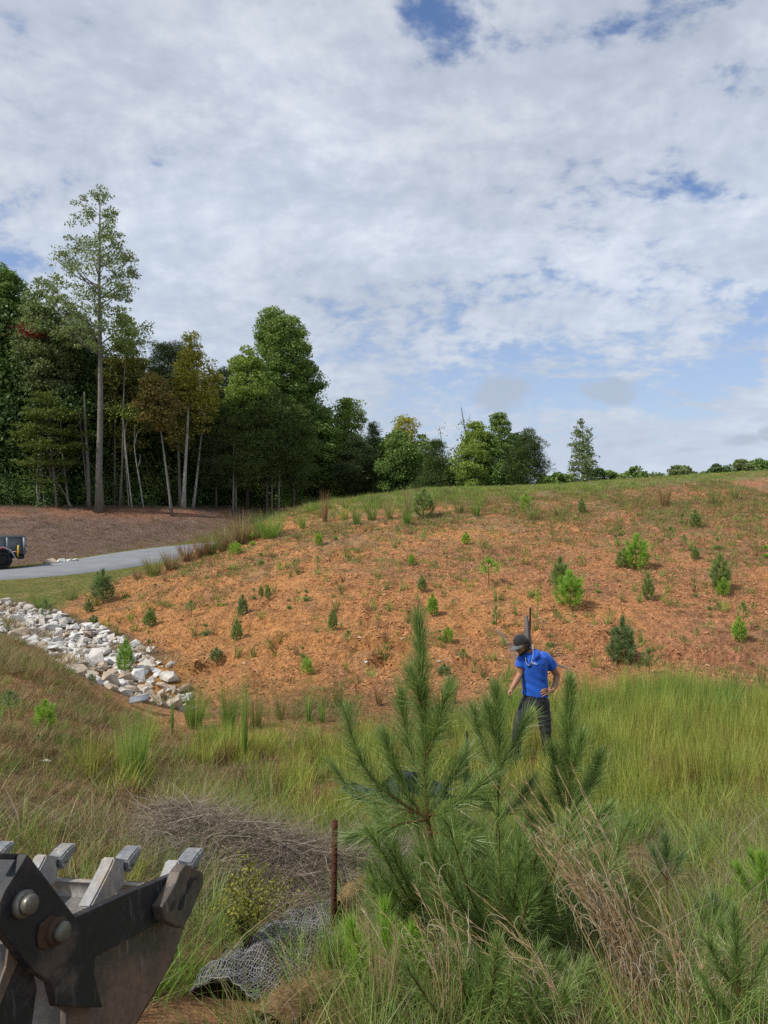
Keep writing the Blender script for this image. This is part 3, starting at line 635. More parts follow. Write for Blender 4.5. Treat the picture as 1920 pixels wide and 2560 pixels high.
for (fu, fv, fw, fl) in far_l:
    T('distant_tree', fl, fu, 1230, 110, fv, fw * 1.15, fv + 58, 'oval', [M_leaf_mid, M_leaf_dark, M_leaf_grey][fu % 3], M_bark_dark, group='far trees beyond the crest', dens=.45, leafs=.42, clump=1.0, seed=fu, tr=.12)

# ------------------------------------------------------------------ scattering (uncountable growth only)
def scatter(name, V, Nr, sc, idx, sources, kind='stuff', label=None):
    me = bpy.data.meshes.new(name); me.vertices.add(len(V)); me.vertices.foreach_set('co', np.asarray(V, np.float32).ravel())
    for an, ty, dat in (('rot', 'FLOAT_VECTOR', np.asarray(Nr, np.float32)), ('scl', 'FLOAT_VECTOR', np.asarray(sc, np.float32)), ('idx', 'INT', np.asarray(idx, np.int32))):
        a = me.attributes.new(an, ty, 'POINT'); a.data.foreach_set('value' if ty == 'INT' else 'vector', dat.ravel())
    o = bpy.data.objects.new(name, me); COL.objects.link(o); tag(o, label, kind=kind)
    src = bpy.data.collections.new(name + '_plants')
    for s in sources: src.objects.link(s)
    ng = bpy.data.node_groups.new(name, 'GeometryNodeTree')
    ng.interface.new_socket('Geometry', in_out='INPUT', socket_type='NodeSocketGeometry'); ng.interface.new_socket('Geometry', in_out='OUTPUT', socket_type='NodeSocketGeometry')
    N = ng.nodes; L = ng.links; gi = N.new('NodeGroupInput'); go = N.new('NodeGroupOutput')
    ci = N.new('GeometryNodeCollectionInfo'); ci.inputs['Collection'].default_value = src; ci.inputs['Separate Children'].default_value = True; ci.inputs['Reset Children'].default_value = True
    ip = N.new('GeometryNodeInstanceOnPoints'); ip.inputs['Pick Instance'].default_value = True
    def na(n, ty):
        q = N.new('GeometryNodeInputNamedAttribute'); q.data_type = ty; q.inputs['Name'].default_value = n; return q.outputs['Attribute']
    L.new(gi.outputs[0], ip.inputs['Points']); L.new(ci.outputs[0], ip.inputs['Instance'])
    L.new(na('idx', 'INT'), ip.inputs['Instance Index']); L.new(na('rot', 'FLOAT_VECTOR'), ip.inputs['Rotation']); L.new(na('scl', 'FLOAT_VECTOR'), ip.inputs['Scale'])
    L.new(ip.outputs[0], go.inputs[0])
    md = o.modifiers.new('scatter', 'NODES'); md.node_group = ng
    return o
def src_obj(name, acc, mat, smooth=False):
    me = acc.mesh(name, smooth); me.materials.append(mat); return bpy.data.objects.new(name, me)
def tuft(name, n, h, spread, mat, lean=.35, width=.006, bend=.35, seed=0, segs=3, hvar=.35, base_r=None):
    rs = np.random.default_rng(seed); a = Acc(); base_r = spread if base_r is None else base_r
    an = rs.uniform(0, 2 * math.pi, n); r = base_r * rs.uniform(0, 1, n) ** .6
    b = np.stack([r * np.cos(an), r * np.sin(an), np.full(n, -.03)], -1)
    out = np.stack([np.cos(an + rs.normal(0, .6, n)), np.sin(an + rs.normal(0, .6, n)), np.zeros(n)], -1)
    d = out * (lean * rs.uniform(.1, 1, n))[:, None] + [0, 0, 1.0]
    L = h * rs.uniform(1 - hvar, 1 + hvar * .5, n); bd = out * (bend * rs.uniform(0, 1, n))[:, None]; bd[:, 2] -= bend * .35 * rs.uniform(0, 1, n)
    blades(a, b, d, L, np.full(n, width) * rs.uniform(.6, 1.3, n), bd, segs, rs)
    return src_obj(name, a, mat)
def in_poly(px_, py_, poly):
    c = np.zeros(len(px_), bool); n = len(poly)
    for i in range(n):
        x1, y1 = poly[i]; x2, y2 = poly[(i + 1) % n]
        m = ((y1 > py_) != (y2 > py_)) & (px_ < (x2 - x1) * (py_ - y1) / (y2 - y1 + 1e-12) + x1); c ^= m
    return c
def pts_in(x0, x1, y0, y1, n, keep, rs):
    px_ = rs.uniform(x0, x1, n); py_ = rs.uniform(y0, y1, n); k = keep(px_, py_); k = rs.uniform(0, 1, n) < k
    px_, py_ = px_[k], py_[k]; return np.stack([px_, py_, ground(px_, py_)], -1)
def rots(n, rs, tilt=.12):
    return np.stack([rs.normal(0, tilt, n), rs.normal(0, tilt, n), rs.uniform(0, 6.28, n)], -1)
def scl(n, rs, lo=.7, hi=1.3, zlo=None, zhi=None):
    s = rs.uniform(lo, hi, n); z = s if zlo is None else rs.uniform(zlo, zhi, n); return np.stack([s, s, z], -1)

# woodland behind the front row: one mass
def crown_src(name, mat, H, rad, n, size, seed):
    rs = np.random.default_rng(seed); a = Acc(); nc = 46
    h = rs.uniform(.12, 1, nc); r = rad * np.sqrt(np.clip(1 - ((h - .58) / .5) ** 2, .05, 1)) * rs.uniform(.3, 1, nc); an = rs.uniform(0, 6.28, nc)
    cc = np.stack([r * np.cos(an), r * np.sin(an), h * H], -1); idx = np.repeat(np.arange(nc), n // nc)
    leaves(a, cc[idx] + rs.normal(0, 1, (len(idx), 3)) * [.75, .75, .5], size, rs)
    return src_obj(name, a, mat)
def trunk_src(name, H, r, seed):
    a = Acc(); rs = np.random.default_rng(seed); p = np.array([[0, 0, 0], [.1, 0, H * .3], [-.05, .1, H * .6], [0, 0, H]]); tube(a, p, [r * 1.2, r, r * .8, r * .3], 6); return src_obj(name, a, M_bark_dark, True)
rs = np.random.default_rng(5)
wsrc = [crown_src('a_crown', M_leaf_dark, 13, 2.6, 5200, .26, 1), crown_src('b_crown', M_leaf_dark, 12, 2.2, 5200, .26, 2), crown_src('c_crown', M_leaf_mid, 13, 2.5, 5200, .26, 3), crown_src('d_crown', M_leaf_dark, 9, 2.4, 5200, .24, 4)]
V = []; I = []; Sc = []
env_u = [-500, -100, 60, 180, 300, 420, 560, 620, 760, 800, 900, 1000, 1100]; env_v = [780, 760, 800, 850, 900, 960, 980, 960, 960, 1040, 1100, 1110, 1130]
for row, (off, dn) in enumerate([(5.5, 2.0), (8.5, 2.6), (12, 3.0), (17, 3.4), (24, 4)]):
    xs = np.arange(-40 - off, 6, dn)
    for xx in xs:
        yy0 = np.interp(xx, [-45, -24, -17, -11, -7, -2, 2, 5], [40, 47.5, 51.5, 59, 63, 66, 66, 66]) + off + rs.uniform(-1, 1)
        xx2 = xx + rs.uniform(-.8, .8); uu = 960 + F * xx2 / yy0; vt = np.interp(uu, env_u, env_v) + rs.uniform(-10, 50)
        zg = float(ground(xx2, yy0)); H = max(2.5, (1280 - vt) / F * yy0 - zg)
        k = int(rs.integers(0, 4)); V.append((xx2, yy0, zg - .1)); I.append(k); Sc.append((1.0, 1.0, H / [13, 12, 13, 9][k]))
        V.append((xx2 + rs.uniform(-1, 1), yy0 + 1.5, zg - .1)); I.append(3); Sc.append((1.2, 1.2, min(.62, H * .5 / 9)))
scatter('woodland', V, rots(len(V), rs, .02), Sc, I, wsrc, label='dark woodland mass behind the forest edge')
# low scrub and small saplings at the foot of the forest
sc_src = []
for k, mt in enumerate([M_leaf_dark, M_leaf_mid, M_needle_mid, M_leaf_dark]):
    a = Acc(); rs2 = np.random.default_rng(50 + k); cc = rs2.normal(0, 1, (14, 3)) * [.55, .55, .45] + [0, 0, .8]; idx = np.repeat(np.arange(14), 60)
    leaves(a, cc[idx] + rs2.normal(0, .22, (len(idx), 3)), .13, rs2); sc_src.append(src_obj('%s_scrub' % 'abcd'[k], a, mt))
V = []; I = []; Sc = []
for k in range(430):
    xx = rs.uniform(-36, 7); yy0 = np.interp(xx, [-45, -24, -17, -11, -7, -2, 2, 7], [40, 46.8, 50.5, 58, 62, 65, 60, 56]) + rs.exponential(2.2) + (3.4 if xx < -11 else 0)
    V.append((xx, yy0, float(ground(xx, yy0)) - .05)); I.append(int(rs.integers(0, 4))); s_ = rs.uniform(.5, 1.5); Sc.append((s_, s_, s_ * rs.uniform(.6, 1.5)))
scatter('undergrowth', V, rots(len(V), rs, .05), Sc, I, sc_src, label='low scrub at the foot of the forest')
# ------------------------------------------------------------------ rocks
def rock_mat(name, a_, b_, c_):
    def f(t):
        o = t.new('ShaderNodeTexCoord').outputs['Object']; oi = t.new('ShaderNodeObjectInfo').outputs['Random']
        g = t.new('ShaderNodeNewGeometry').outputs['Random Per Island']
        v = t.math('FRACT', t.math('ADD', oi, g))
        n = t.noise(t.vmath('ADD', o, t.comb(t.math('MULTIPLY', v, 9), 0, 0)), 7, 7, .65); n2 = t.noise(o, 2.5, 4, .5)
        c = t.mix(t.mapr(v, .1, .9), a_, b_); c = t.mix(t.math('MULTIPLY', t.mapr(n, .5, .72), .7), c, c_)
        k = t.mapr(n2, .3, .7, .8, 1.12); c = t.mix(1, c, t.comb(k, k, k), 'MULTIPLY')
        return bsdf(t, c, .9, .2, bumpn(t, n, .7, .03))
    return material(name, f)
M_rock = rock_mat('granite_rubble', (.66, .645, .61), (.52, .48, .42), (.38, .30, .23))
M_rock_tan = rock_mat('tan_rubble', (.50, .42, .32), (.42, .33, .25), (.30, .21, .14))
def rock_verts(seed):
    rs = np.random.default_rng(seed); n = 15; p = rs.normal(size=(n, 3)); p /= np.linalg.norm(p, axis=1, keepdims=True)
    p = np.sign(p) * np.abs(p) ** .72; p *= np.array([1, rs.uniform(.6, .9), rs.uniform(.42, .7)]) * rs.uniform(.82, 1.08, (n, 1)); return p * .5
def rock_mesh(seed, mat, name='rock'):
    bm = bmesh.new()
    for v in rock_verts(seed): bm.verts.new(v)
    r = bmesh.ops.convex_hull(bm, input=bm.verts)
    bmesh.ops.delete(bm, geom=[e for e in r['geom_interior'] if isinstance(e, bmesh.types.BMVert)], context='VERTS')
    bmesh.ops.bevel(bm, geom=bm.edges[:], offset=.014, segments=1, affect='EDGES', profile=.5)
    bmesh.ops.triangulate(bm, faces=bm.faces[:])
    me = bpy.data.meshes.new(name); bm.to_mesh(me); bm.free(); me.materials.append(mat); return me
RM = [rock_mesh(300 + k, M_rock) for k in range(14)]; RMT = [rock_mesh(330 + k, M_rock_tan) for k in range(6)]
rs = np.random.default_rng(11)
chroot = empty('rock_lined_channel', (-7.5, 17.0, -3.0), label='band of loose pale broken stone running down beside the red slope to the ditch', cat='riprap')
chn = np.gradient(CH, axis=0); chn /= np.linalg.norm(chn, axis=1, keepdims=True); chn = np.stack([-chn[:, 1], chn[:, 0]], -1)
cand = []
L_ = np.concatenate([[0], np.cumsum(np.hypot(*np.diff(CH, axis=0).T))])
tries = 0
while len(cand) < 620 and tries < 60000:
    tries += 1
    s = rs.uniform(0, L_[-1] + .25); cx_ = np.interp(s, L_, CH[:, 0]); cy_ = np.interp(s, L_, CH[:, 1]); nx_ = np.interp(s, L_, chn[:, 0]); ny_ = np.interp(s, L_, chn[:, 1])
    hw = np.interp(s, [0, 3, 7, 10, L_[-1]], [1.1, 1.25, 1.2, 1.1, .95]) * (1 + .12 * math.sin(s * 2.1))
    o_ = rs.uniform(-hw, hw); p = np.array([cx_ + nx_ * o_, cy_ + ny_ * o_]); size = float(np.clip(rs.lognormal(math.log(.27), .34), .14, .52))
    if len(cand) and min(((c[0] - p[0]) ** 2 + (c[1] - p[1]) ** 2) ** .5 - .40 * (c[2] + size) for c in cand) < -.015: continue
    cand.append((p[0], p[1], size))
cand = [c for c in cand if c[1] < 22.4]
key = sorted(range(len(cand)), key=lambda i: -(cand[i][2] / cand[i][1]) * (1 if cand[i][0] / cand[i][1] > -.56 else .1))
big_i = set(key[:292]); rest = Acc()
def rock_rot(rs): return (rs.normal(0, .28), rs.normal(0, .28), rs.uniform(0, 6.28))
for n_, i_ in enumerate(key):
    cx_, cy_, sz = cand[i_]; tan = (rs.uniform() < (.55 if cy_ < 14 else .12)); me = (RMT if tan else RM)[rs.integers(0, 6 if tan else 14)]
    z_ = float(ground(cx_, cy_)) + sz * .16; sc_ = (sz * rs.uniform(1.0, 1.3), sz * rs.uniform(.9, 1.15), sz * rs.uniform(.9, 1.25)); ro_ = rock_rot(rs)
    if i_ in big_i:
        o = bpy.data.objects.new('rock', me); COL.objects.link(o); o.parent = chroot; o.location = np.array([cx_, cy_, z_]) - np.array(chroot.location); o.rotation_euler = ro_; o.scale = sc_
    else:
        M = Matrix.Translation(Vector((cx_, cy_, z_)) - chroot.location) @ Matrix(np.diag([1., 1, 1, 1]).tolist())
        from mathutils import Euler
        M = M @ Euler(ro_).to_matrix().to_4x4() @ Matrix.Diagonal((*sc_, 1))
        vv = np.array([M @ v.co for v in me.vertices]); rest.add(vv, [list(p.vertices) for p in me.polygons])
# small chinking stones that fill the gaps below
for k in range(750):
    s = rs.uniform(0, L_[-1]); o_ = rs.uniform(-1.15, 1.15); cx_ = np.interp(s, L_, CH[:, 0]) + np.interp(s, L_, chn[:, 0]) * o_; cy_ = np.interp(s, L_, CH[:, 1]) + np.interp(s, L_, chn[:, 1]) * o_
    sz = rs.uniform(.08, .18); me = RM[rs.integers(0, 14)]; M = Matrix.Translation(Vector((cx_, cy_, float(ground(cx_, cy_)) + .02)) - chroot.location) @ Euler(rock_rot(rs)).to_matrix().to_4x4() @ Matrix.Diagonal((sz, sz, sz, 1))
    rest.add(np.array([M @ v.co for v in me.vertices]), [list(p.vertices) for p in me.polygons])
ro = rest.obj('small_rocks', M_rock, chroot); ro.name = 'rubble'; tag(ro, kind='stuff')
V = pts_in(-14, -3.8, 12.3, 22.6, 1500, lambda a, b: (soft_line(a, b, CH) < 1.15) * sstep(fbm(a, b, .7, 150), .52, .66), rs); CHV = V
# flat blue grey slab sticking out at the channel's lower end
M_slab = plain('blue_grey_slate', (.20, .22, .25), .6, .4, bump=.2)
a = Acc(); box(a, (-.15, -.10, -.012), (.15, .10, .012)); hp = hit(348, 1772)
sl_ = a.obj('slab', M_slab); sl_.location = hp + [0, 0, .16]; sl_.rotation_euler = (R(14), R(-8), R(12)); tag(sl_, 'thin flat blue grey slab sticking out under the lowest rocks', 'slab')
# heap of stones by the far edge of the road
pr = hit(168, 1406); prt = empty('stone_pile', tuple(pr), label='short row of pale stones on the verge behind the road', cat='stone pile')
for (uu, ss) in [(124, .75), (137, .35), (146, .3), (156, .6), (163, .5), (170, .62), (187, .6), (150, .4)]:
    q = hit(uu, 1411 - (uu - 124) * .10); o = bpy.data.objects.new('stone', (RM + RMT)[rs.integers(0, 20)]); COL.objects.link(o); o.parent = prt
    o.location = q + [0, 0, ss * .12] - pr; o.scale = (ss * 1.1, ss, ss * .8); o.rotation_euler = rock_rot(rs)
# loose stones on the clay and clods
for k, (uu, vv, ss, lb_) in enumerate([(1096, 1657, .10, 'white stone lying low on the clay left of the standing man'), (898, 1597, .09, 'pale stone on the clay slope above the left pine branch tips'), (1003, 1598, .07, 'small pale stone between two seedlings mid slope'), (118, 1907, .09, 'small tan stone lying on the left bank'), (236, 1786, .12, 'flat grey stone on the left bank below the rocks'), (916, 1667, .10, 'white stone beside a weed near the foot of the clay slope')]):
    o = bpy.data.objects.new('stone', RM[k]); COL.objects.link(o); o.location = hit(uu, vv) + [0, 0, ss * .15]; o.scale = (ss * 1.2, ss, ss); tag(o, lb_, 'stone', 'single stones lying on the bare ground')
def clod_mat(t):
    o = t.new('ShaderNodeTexCoord').outputs['Object']; oi = t.new('ShaderNodeObjectInfo').outputs['Random']
    c = t.ramp(oi, [(0, (.17, .08, .04)), (.35, (.46, .22, .10)), (.85, (.46, .23, .11)), (1, (.48, .32, .20))])
    return bsdf(t, c, .95, .1, bumpn(t, t.noise(o, 20, 4, .6), .6, .01))
M_clod = material('clay_clod', clod_mat)
cl_src = []
for k in range(5):
    me = rock_mesh(360 + k, M_clod); cl_src.append(bpy.data.objects.new('%s_clod' % 'abcde'[k], me))
V = pts_in(-10, 15, 12.8, 33, 150000, lambda a, b: clay_mask(a, b) * (.25 + .9 * sstep(fbm(a, b, 1.5, 81), .4, .65)) * np.clip(1.15 - (b - 13) / 40, .2, 1), rs)
n = len(V); szs = np.clip(rs.lognormal(math.log(.038), .42, n), .02, .14); V[:, 2] += szs * .12
scatter('clay_clods', V[:46000], rots(n, rs, .4)[:46000], np.stack([szs * 1.2, szs, szs * .8], -1)[:46000], rs.integers(0, 5, n)[:46000], cl_src, label='loose clods of red clay on the slope')

# ------------------------------------------------------------------ grass materials
M_g_lime = leaf('grass_lime', [(0, (.20, .13, .06)), (.18, (.26, .25, .06)), (.5, (.38, .41, .09)), (.85, (.50, .53, .15)), (1, (.52, .42, .22))], .4, obj=.38)
M_g_green = leaf('grass_green', [(0, (0.103, 0.184, 0.041)), (.5, (0.205, 0.328, 0.070)), (.85, (0.389, 0.514, 0.123)), (1, (0.615, 0.532, 0.245))], .35, obj=.35)
M_g_dry = leaf('grass_dry', [(0, (0.198, 0.143, 0.066)), (.5, (0.330, 0.253, 0.132)), (1, (0.462, 0.374, 0.220))], .25, obj=.3)
M_g_straw = leaf('grass_dead_straw', [(0, (.12, .09, .07)), (.5, (.25, .20, .155)), (.85, (.36, .30, .235)), (1, (.50, .44, .36))], .15, obj=.2)
M_g_brown = leaf('weed_brown', [(0, (0.138, 0.076, 0.041)), (.5, (0.276, 0.166, 0.083)), (1, (0.442, 0.290, 0.166))], .2, obj=.4)
M_g_olive = leaf('weed_olive', [(0, (0.131, 0.149, 0.047)), (.5, (0.243, 0.261, 0.084)), (1, (0.409, 0.373, 0.149))], .3, obj=.4)
M_n_green = leaf('pine_needles', [(0, (0.122, 0.183, 0.049)), (.5, (0.207, 0.305, 0.085)), (.88, (0.329, 0.439, 0.146)), (1, (0.512, 0.537, 0.244))], .38, rough=.4, spec=.7, obj=.0)
M_n_bright = leaf('pine_needles_bright', [(0, (0.148, 0.294, 0.041)), (.5, (0.273, 0.484, 0.063)), (1, (0.505, 0.620, 0.148))], .3, rough=.45, obj=.3)
M_n_blue = leaf('pine_needles_bluish', [(0, (0.110, 0.171, 0.067)), (.5, (0.183, 0.268, 0.110)), (1, (0.317, 0.415, 0.183))], .35, rough=.42, spec=.6, obj=.0)
M_twig = bark('pine_stem', (.11, .055, .025), (.28, .15, .065), 30)

# ditch grass
gs = [tuft('%s_grass' % 'abcdef'[k], 64, .62, .15, M_g_lime, lean=.16, width=.0085, bend=.16, seed=400 + k, base_r=.17) for k in range(4)] + [tuft('e_grass', 60, .6, .15, M_g_green, lean=.2, width=.008, bend=.2, seed=405, base_r=.16), tuft('f_grass', 40, .5, .15, M_g_brown, lean=.15, width=.008, bend=.1, seed=406, base_r=.14)]
def ditch_keep(a, b):
    hole = sstep(fbm(a, b, 1.1, 91), .30, .40)
    far_ = 1 - sstep(b, 12.2 + .02 * a + 1.0 * (fbm(a, b * .2, 1.6, 92) - .5) - 1.6 * (1 - sstep(a, -1, 2)), 12.9 + .02 * a + 1.0 * (fbm(a, b * .2, 1.6, 92) - .5) - 1.6 * (1 - sstep(a, -1, 2)))
    near_ = sstep(b, 6.1, 7.4); lf = sstep(a, -3.5 + .05 * (b - 8), -2.0 + .05 * (b - 8)); hole = np.maximum(hole, np.exp(-((a - 1.75) ** 2 + (b - 8.6) ** 2) / 1.0))
    man = 1 - np.exp(-((a - 1.75) ** 2 + (b - 9.3) ** 2) / .03)
    return hole * far_ * near_ * lf * man * (.45 + .55 * sstep(a, 1, 4))
V = pts_in(-6, 13, 5.8, 14, 5600, ditch_keep, rs); n = len(V)
hz_ = rs.uniform(.55, 1.2, n) * (.60 + .5 * sstep(V[:, 0], .5, 4) * sstep(V[:, 1], 6, 8)) * (1 - .25 * (V[:, 1] < 7.5))
s_ = rs.uniform(.85, 1.25, n); ix = rs.choice(6, n, p=[.2, .2, .18, .15, .12, .15]); ix = np.where((V[:, 1] > 11.4) & (rs.uniform(0, 1, n) < .5), 4, ix)
scatter('ditch_grass', V, rots(n, rs, .05), np.stack([s_, s_, hz_ * 1.05], -1), ix, gs, label='tall yellow green grass standing in the ditch')

# low mixed weeds: left bank, near bank
ws = [tuft('a_weed', 34, .16, .06, M_g_olive, lean=.9, width=.006, bend=.5, seed=420, base_r=.10), tuft('b_weed', 34, .14, .06, M_g_brown, lean=1.1, width=.005, bend=.4, seed=421, base_r=.12),
      tuft('c_weed', 30, .2, .05, M_g_dry, lean=.9, width=.004, bend=.6, seed=422, base_r=.09), tuft('d_weed', 40, .12, .06, M_g_green, lean=.8, width=.006, bend=.4, seed=423, base_r=.09)]
def bank_keep(a, b):
    k = (1 - sstep(b, 13.4, 14.2)) * sstep(b, 3.2, 4.2) * (1 - sstep(a, -2.6 + .1 * b, -1.0 + .1 * b)); k2 = (soft_line(a, b, CH) > 1.15)
    k = k * np.where((b > 10.6) & (a > -3.6), .3, 1.0)
    return np.clip(k * k2 * (.3 + .8 * sstep(fbm(a, b, .9, 95), .38, .58)), 0, 1)
V = pts_in(-11, 1, 3.0, 14.2, 17000, bank_keep, rs); n = len(V); ix = rs.choice(4, n, p=[.24, .40, .28, .08]); ix = np.where((fbm(V[:, 0], V[:, 1], 1.6, 96) > .62) & (rs.uniform(0, 1, n) < .5), 3, ix)
scatter('bank_weeds', V, rots(n, rs, .15), scl(n, rs, .6, 1.3), ix, ws, label='low dry and green weeds on the left bank')
n = len(CHV); CHV = CHV + [0, 0, .12]
scatter('channel_weeds', CHV, rots(n, rs, .2), scl(n, rs, 1.0, 1.8), rs.choice(4, n, p=[.1, .6, .3, 0]), [tuft('%s_ch' % 'abcd'[k], 26, .17, .06, [M_g_olive, M_g_brown, M_g_dry, M_g_green][k], lean=.8, width=.006, bend=.4, seed=425 + k, base_r=.08) for k in range(4)], label='dry reddish weeds growing between the rocks')
# weeds thinly over the clay slope: denser up and to the right
hs = [tuft('a_slope', 16, .13, .05, M_g_olive, lean=.6, width=.010, bend=.3, seed=430, base_r=.06, segs=2), tuft('b_slope', 18, .11, .05, M_g_brown, lean=.9, width=.009, bend=.3, seed=431, base_r=.09, segs=2), tuft('c_slope', 14, .16, .04, M_g_dry, lean=.7, width=.007, bend=.4, seed=432, base_r=.06, segs=2), tuft('d_slope', 16, .15, .04, M_g_green, lean=.5, width=.010, bend=.25, seed=433, base_r=.05, segs=2)]
def slope_keep(a, b):
    return clay_mask(a, b) * np.clip(.05 + .75 * sstep(b, 17, 29) * sstep(fbm(a, b, 2.0, 97), .38, .62) + .25 * sstep(a, 3, 10) * sstep(fbm(a, b, 1.1, 98), .45, .6) + .35 * sstep(fbm(a, b, .8, 99), .62, .72), 0, 1)
V = pts_in(-9, 15, 13.2, 34, 62000, slope_keep, rs); n = len(V)
scatter('slope_weeds', V, rots(n, rs, .15), scl(n, rs, .5, 1.5), rs.choice(4, n, p=[.30, .36, .18, .16]), hs, label='thin brown and green weeds on the clay slope')
# green grass of the crest
cs_ = [tuft('a_crest', 40, .30, .12, M_g_olive, lean=.4, width=.012, bend=.3, seed=440, base_r=.22, segs=2), tuft('b_crest', 40, .26, .12, M_g_lime, lean=.4, width=.012, bend=.3, seed=441, base_r=.22, segs=2), tuft('c_crest', 36, .34, .12, M_g_dry, lean=.4, width=.009, bend=.35, seed=442, base_r=.2, segs=2), tuft('d_crest', 44, .36, .12, M_g_green, lean=.35, width=.012, bend=.25, seed=443, base_r=.2, segs=2)]
def crest_keep(a, b):
    yt = np.interp(a, [-8, -4, 0, 4, 8, 14, 20, 40], [36, 30.6, 28.6, 28.6, 29.6, 32.0, 34.5, 37])
    return sstep(b, yt - .6, yt + 1.0) * np.clip(1.0 - .55 * sstep(a, 7, 14), .3, 1) * sstep(fbm(a, b, 1.2, 101), .25, .4)
V = pts_in(-5, 26, 28, 46, 9500, crest_keep, rs); n = len(V); hh_ = rs.uniform(.3, .75, n) * (1 - .45 * sstep(V[:, 1] , 31.5, 34)) * (1 + .6 * (V[:, 0] < 3) * (V[:, 1] < 32.5))
ix = rs.choice(4, n, p=[.34, .26, .15, .25]); s_ = rs.uniform(.8, 1.3, n)
scatter('crest_grass', V, rots(n, rs, .08), np.stack([s_, s_, hh_], -1), ix, cs_, label='short green grass along the crest of the hill')
# mown lawn either side of the road: very low tufts
ls_ = [tuft('a_lawn', 26, .055, .1, M_g_olive, lean=.9, width=.012, bend=.3, seed=450, base_r=.16, segs=1), tuft('b_lawn', 26, .05, .1, M_g_lime, lean=.9, width=.012, bend=.3, seed=451, base_r=.16, segs=1), tuft('c_lawn', 22, .05, .1, M_g_dry, lean=.9, width=.01, bend=.3, seed=452, base_r=.14, segs=1)]
def lawn_keep(a, b):
    d, _ = seg_dist(a, b, ROADC); k = (d > HW + .15) * (d < HW + 3.2 + (fbm(a, b, 1, 102) - .5))
    near_ = (b > 21.2) * (a < np.interp(b, [20, 22, 24, 27, 30, 33, 36, 42], [-8.7, -9.4, -8.9, -7.6, -6.6, -6, -6, -7])) * (d > HW + .15) * ((a - 0) * 0 + b < np.interp(a, [-20, -16, -12, -9, -7], [28, 30, 34, 42, 46]) + 3)
    return np.where(k | near_, 1.0, 0) * sstep(fbm(a, b, .8, 103), .22, .4)
V = pts_in(-22, -5, 20, 56, 16000, lawn_keep, rs); n = len(V)
scatter('lawn', V, rots(n, rs, .1), scl(n, rs, .8, 1.5), rs.choice(3, n, p=[.42, .36, .22]), ls_, label='mown grass verge on both sides of the road')
# straw mulch on the bank behind the road
def far_side(a, b):
    d, i = seg_dist(a, b, ROADC); k_ = np.arange(len(ROADC)); rx = np.interp(i, k_, ROADC[:, 0]); ry = np.interp(i, k_, ROADC[:, 1]); tx = np.interp(i, k_, np.gradient(ROADC[:, 0])); ty = np.interp(i, k_, np.gradient(ROADC[:, 1]))
    return ((a - rx) * ty - (b - ry) * tx) < 0, d
def mulch_keep(a, b): f, d = far_side(a, b); return f * (d > HW + 1.9) * (d < HW + 14.5) * .9
ms = [tuft('a_mulch', 26, .28, .2, M_g_straw, lean=6, width=.012, bend=.15, seed=460, base_r=.3, segs=1), tuft('b_mulch', 26, .26, .2, M_g_brown, lean=6, width=.012, bend=.15, seed=461, base_r=.3, segs=1)]
V = pts_in(-32, -4, 30, 66, 15000, mulch_keep, rs); n = len(V)
scatter('straw_mulch', V, rots(n, rs, .1), scl(n, rs, .6, 1.2), rs.integers(0, 2, n), ms, label='grey brown straw and dead stalks on the bank behind the road')
# strip of green brush between the far ground and the forest foot
V = pts_in(-12, 4, 56, 66, 1500, lambda a, b: ((b > np.interp(a, [-12, -7, -2, 4], [58.5, 60.5, 62.0, 60])) * 1.0), rs); n = len(V)
scatter('forest_edge_grass', V, rots(n, rs, .08), np.stack([rs.uniform(1.5, 2.5, n)] * 2 + [rs.uniform(1.5, 3.4, n)], -1), rs.choice(4, n, p=[.3, .3, 0.0, .4]), [tuft('%s_edge' % 'abcd'[k], 40, .3, .2, [M_g_olive, M_g_green, M_g_green, M_g_green][k], lean=.4, width=.03, bend=.3, seed=470 + k, base_r=.25, segs=2) for k in range(4)], label='tall green brush along the forest foot')

# ------------------------------------------------------------------ near bank grass (long, mixed)
ns = [tuft('a_near', 70, .42, .1, M_g_green, lean=.4, width=.0045, bend=.55, seed=480, base_r=.11, segs=4), tuft('b_near', 60, .40, .1, M_g_olive, lean=.45, width=.004, bend=.6, seed=481, base_r=.12, segs=4),
      tuft('c_near', 46, .46, .1, M_g_dry, lean=.5, width=.0035, bend=.7, seed=482, base_r=.1, segs=4), tuft('d_near', 60, .36, .1, M_g_lime, lean=.35, width=.0045, bend=.5, seed=483, base_r=.11, segs=4), tuft('e_near', 50, .30, .1, M_g_straw, lean=1.0, width=.004, bend=.6, seed=484, base_r=.16, segs=4)]
mat_path = np.array([(555, 2510), (640, 2440), (730, 2388), (800, 2322), (860, 2245), (905, 2175)], float); matP = np.array([hit(*p) for p in mat_path])
def near_keep(a, b):
    dm = soft_line(a, b, matP[:, :2])
    u = 960 + F * a / b; clear = np.exp(-((a + .9) ** 2 + (b - 4.4) ** 2) / .15) * .0
    bare = sstep(fbm(a, b, .7, 111), .30, .42)
    edge = 1 - sstep(b, 7.0, 7.8)
    return edge * bare * (1 - .9 * sstep(-a - .12 * b, .9, 1.6)) * sstep(dm, .16, .26) * sstep(b, 2.1, 2.6) * (.35 + .65 * sstep(fbm(a, b, .5, 112), .35, .55))
V = pts_in(-3.6, 4.6, 2.2, 7.8, 2600, near_keep, rs); n = len(V)
ix = rs.choice(5, n, p=[.30, .26, .20, .10, .14]); ix = np.where((V[:, 0] < -.3) & (V[:, 1] > 4.9) & (V[:, 1] < 6.4) & (rs.uniform(0, 1, n) < .7), 4, ix)
hz_ = rs.uniform(.5, 1.0, n) * np.where(ix == 4, .8, 1)
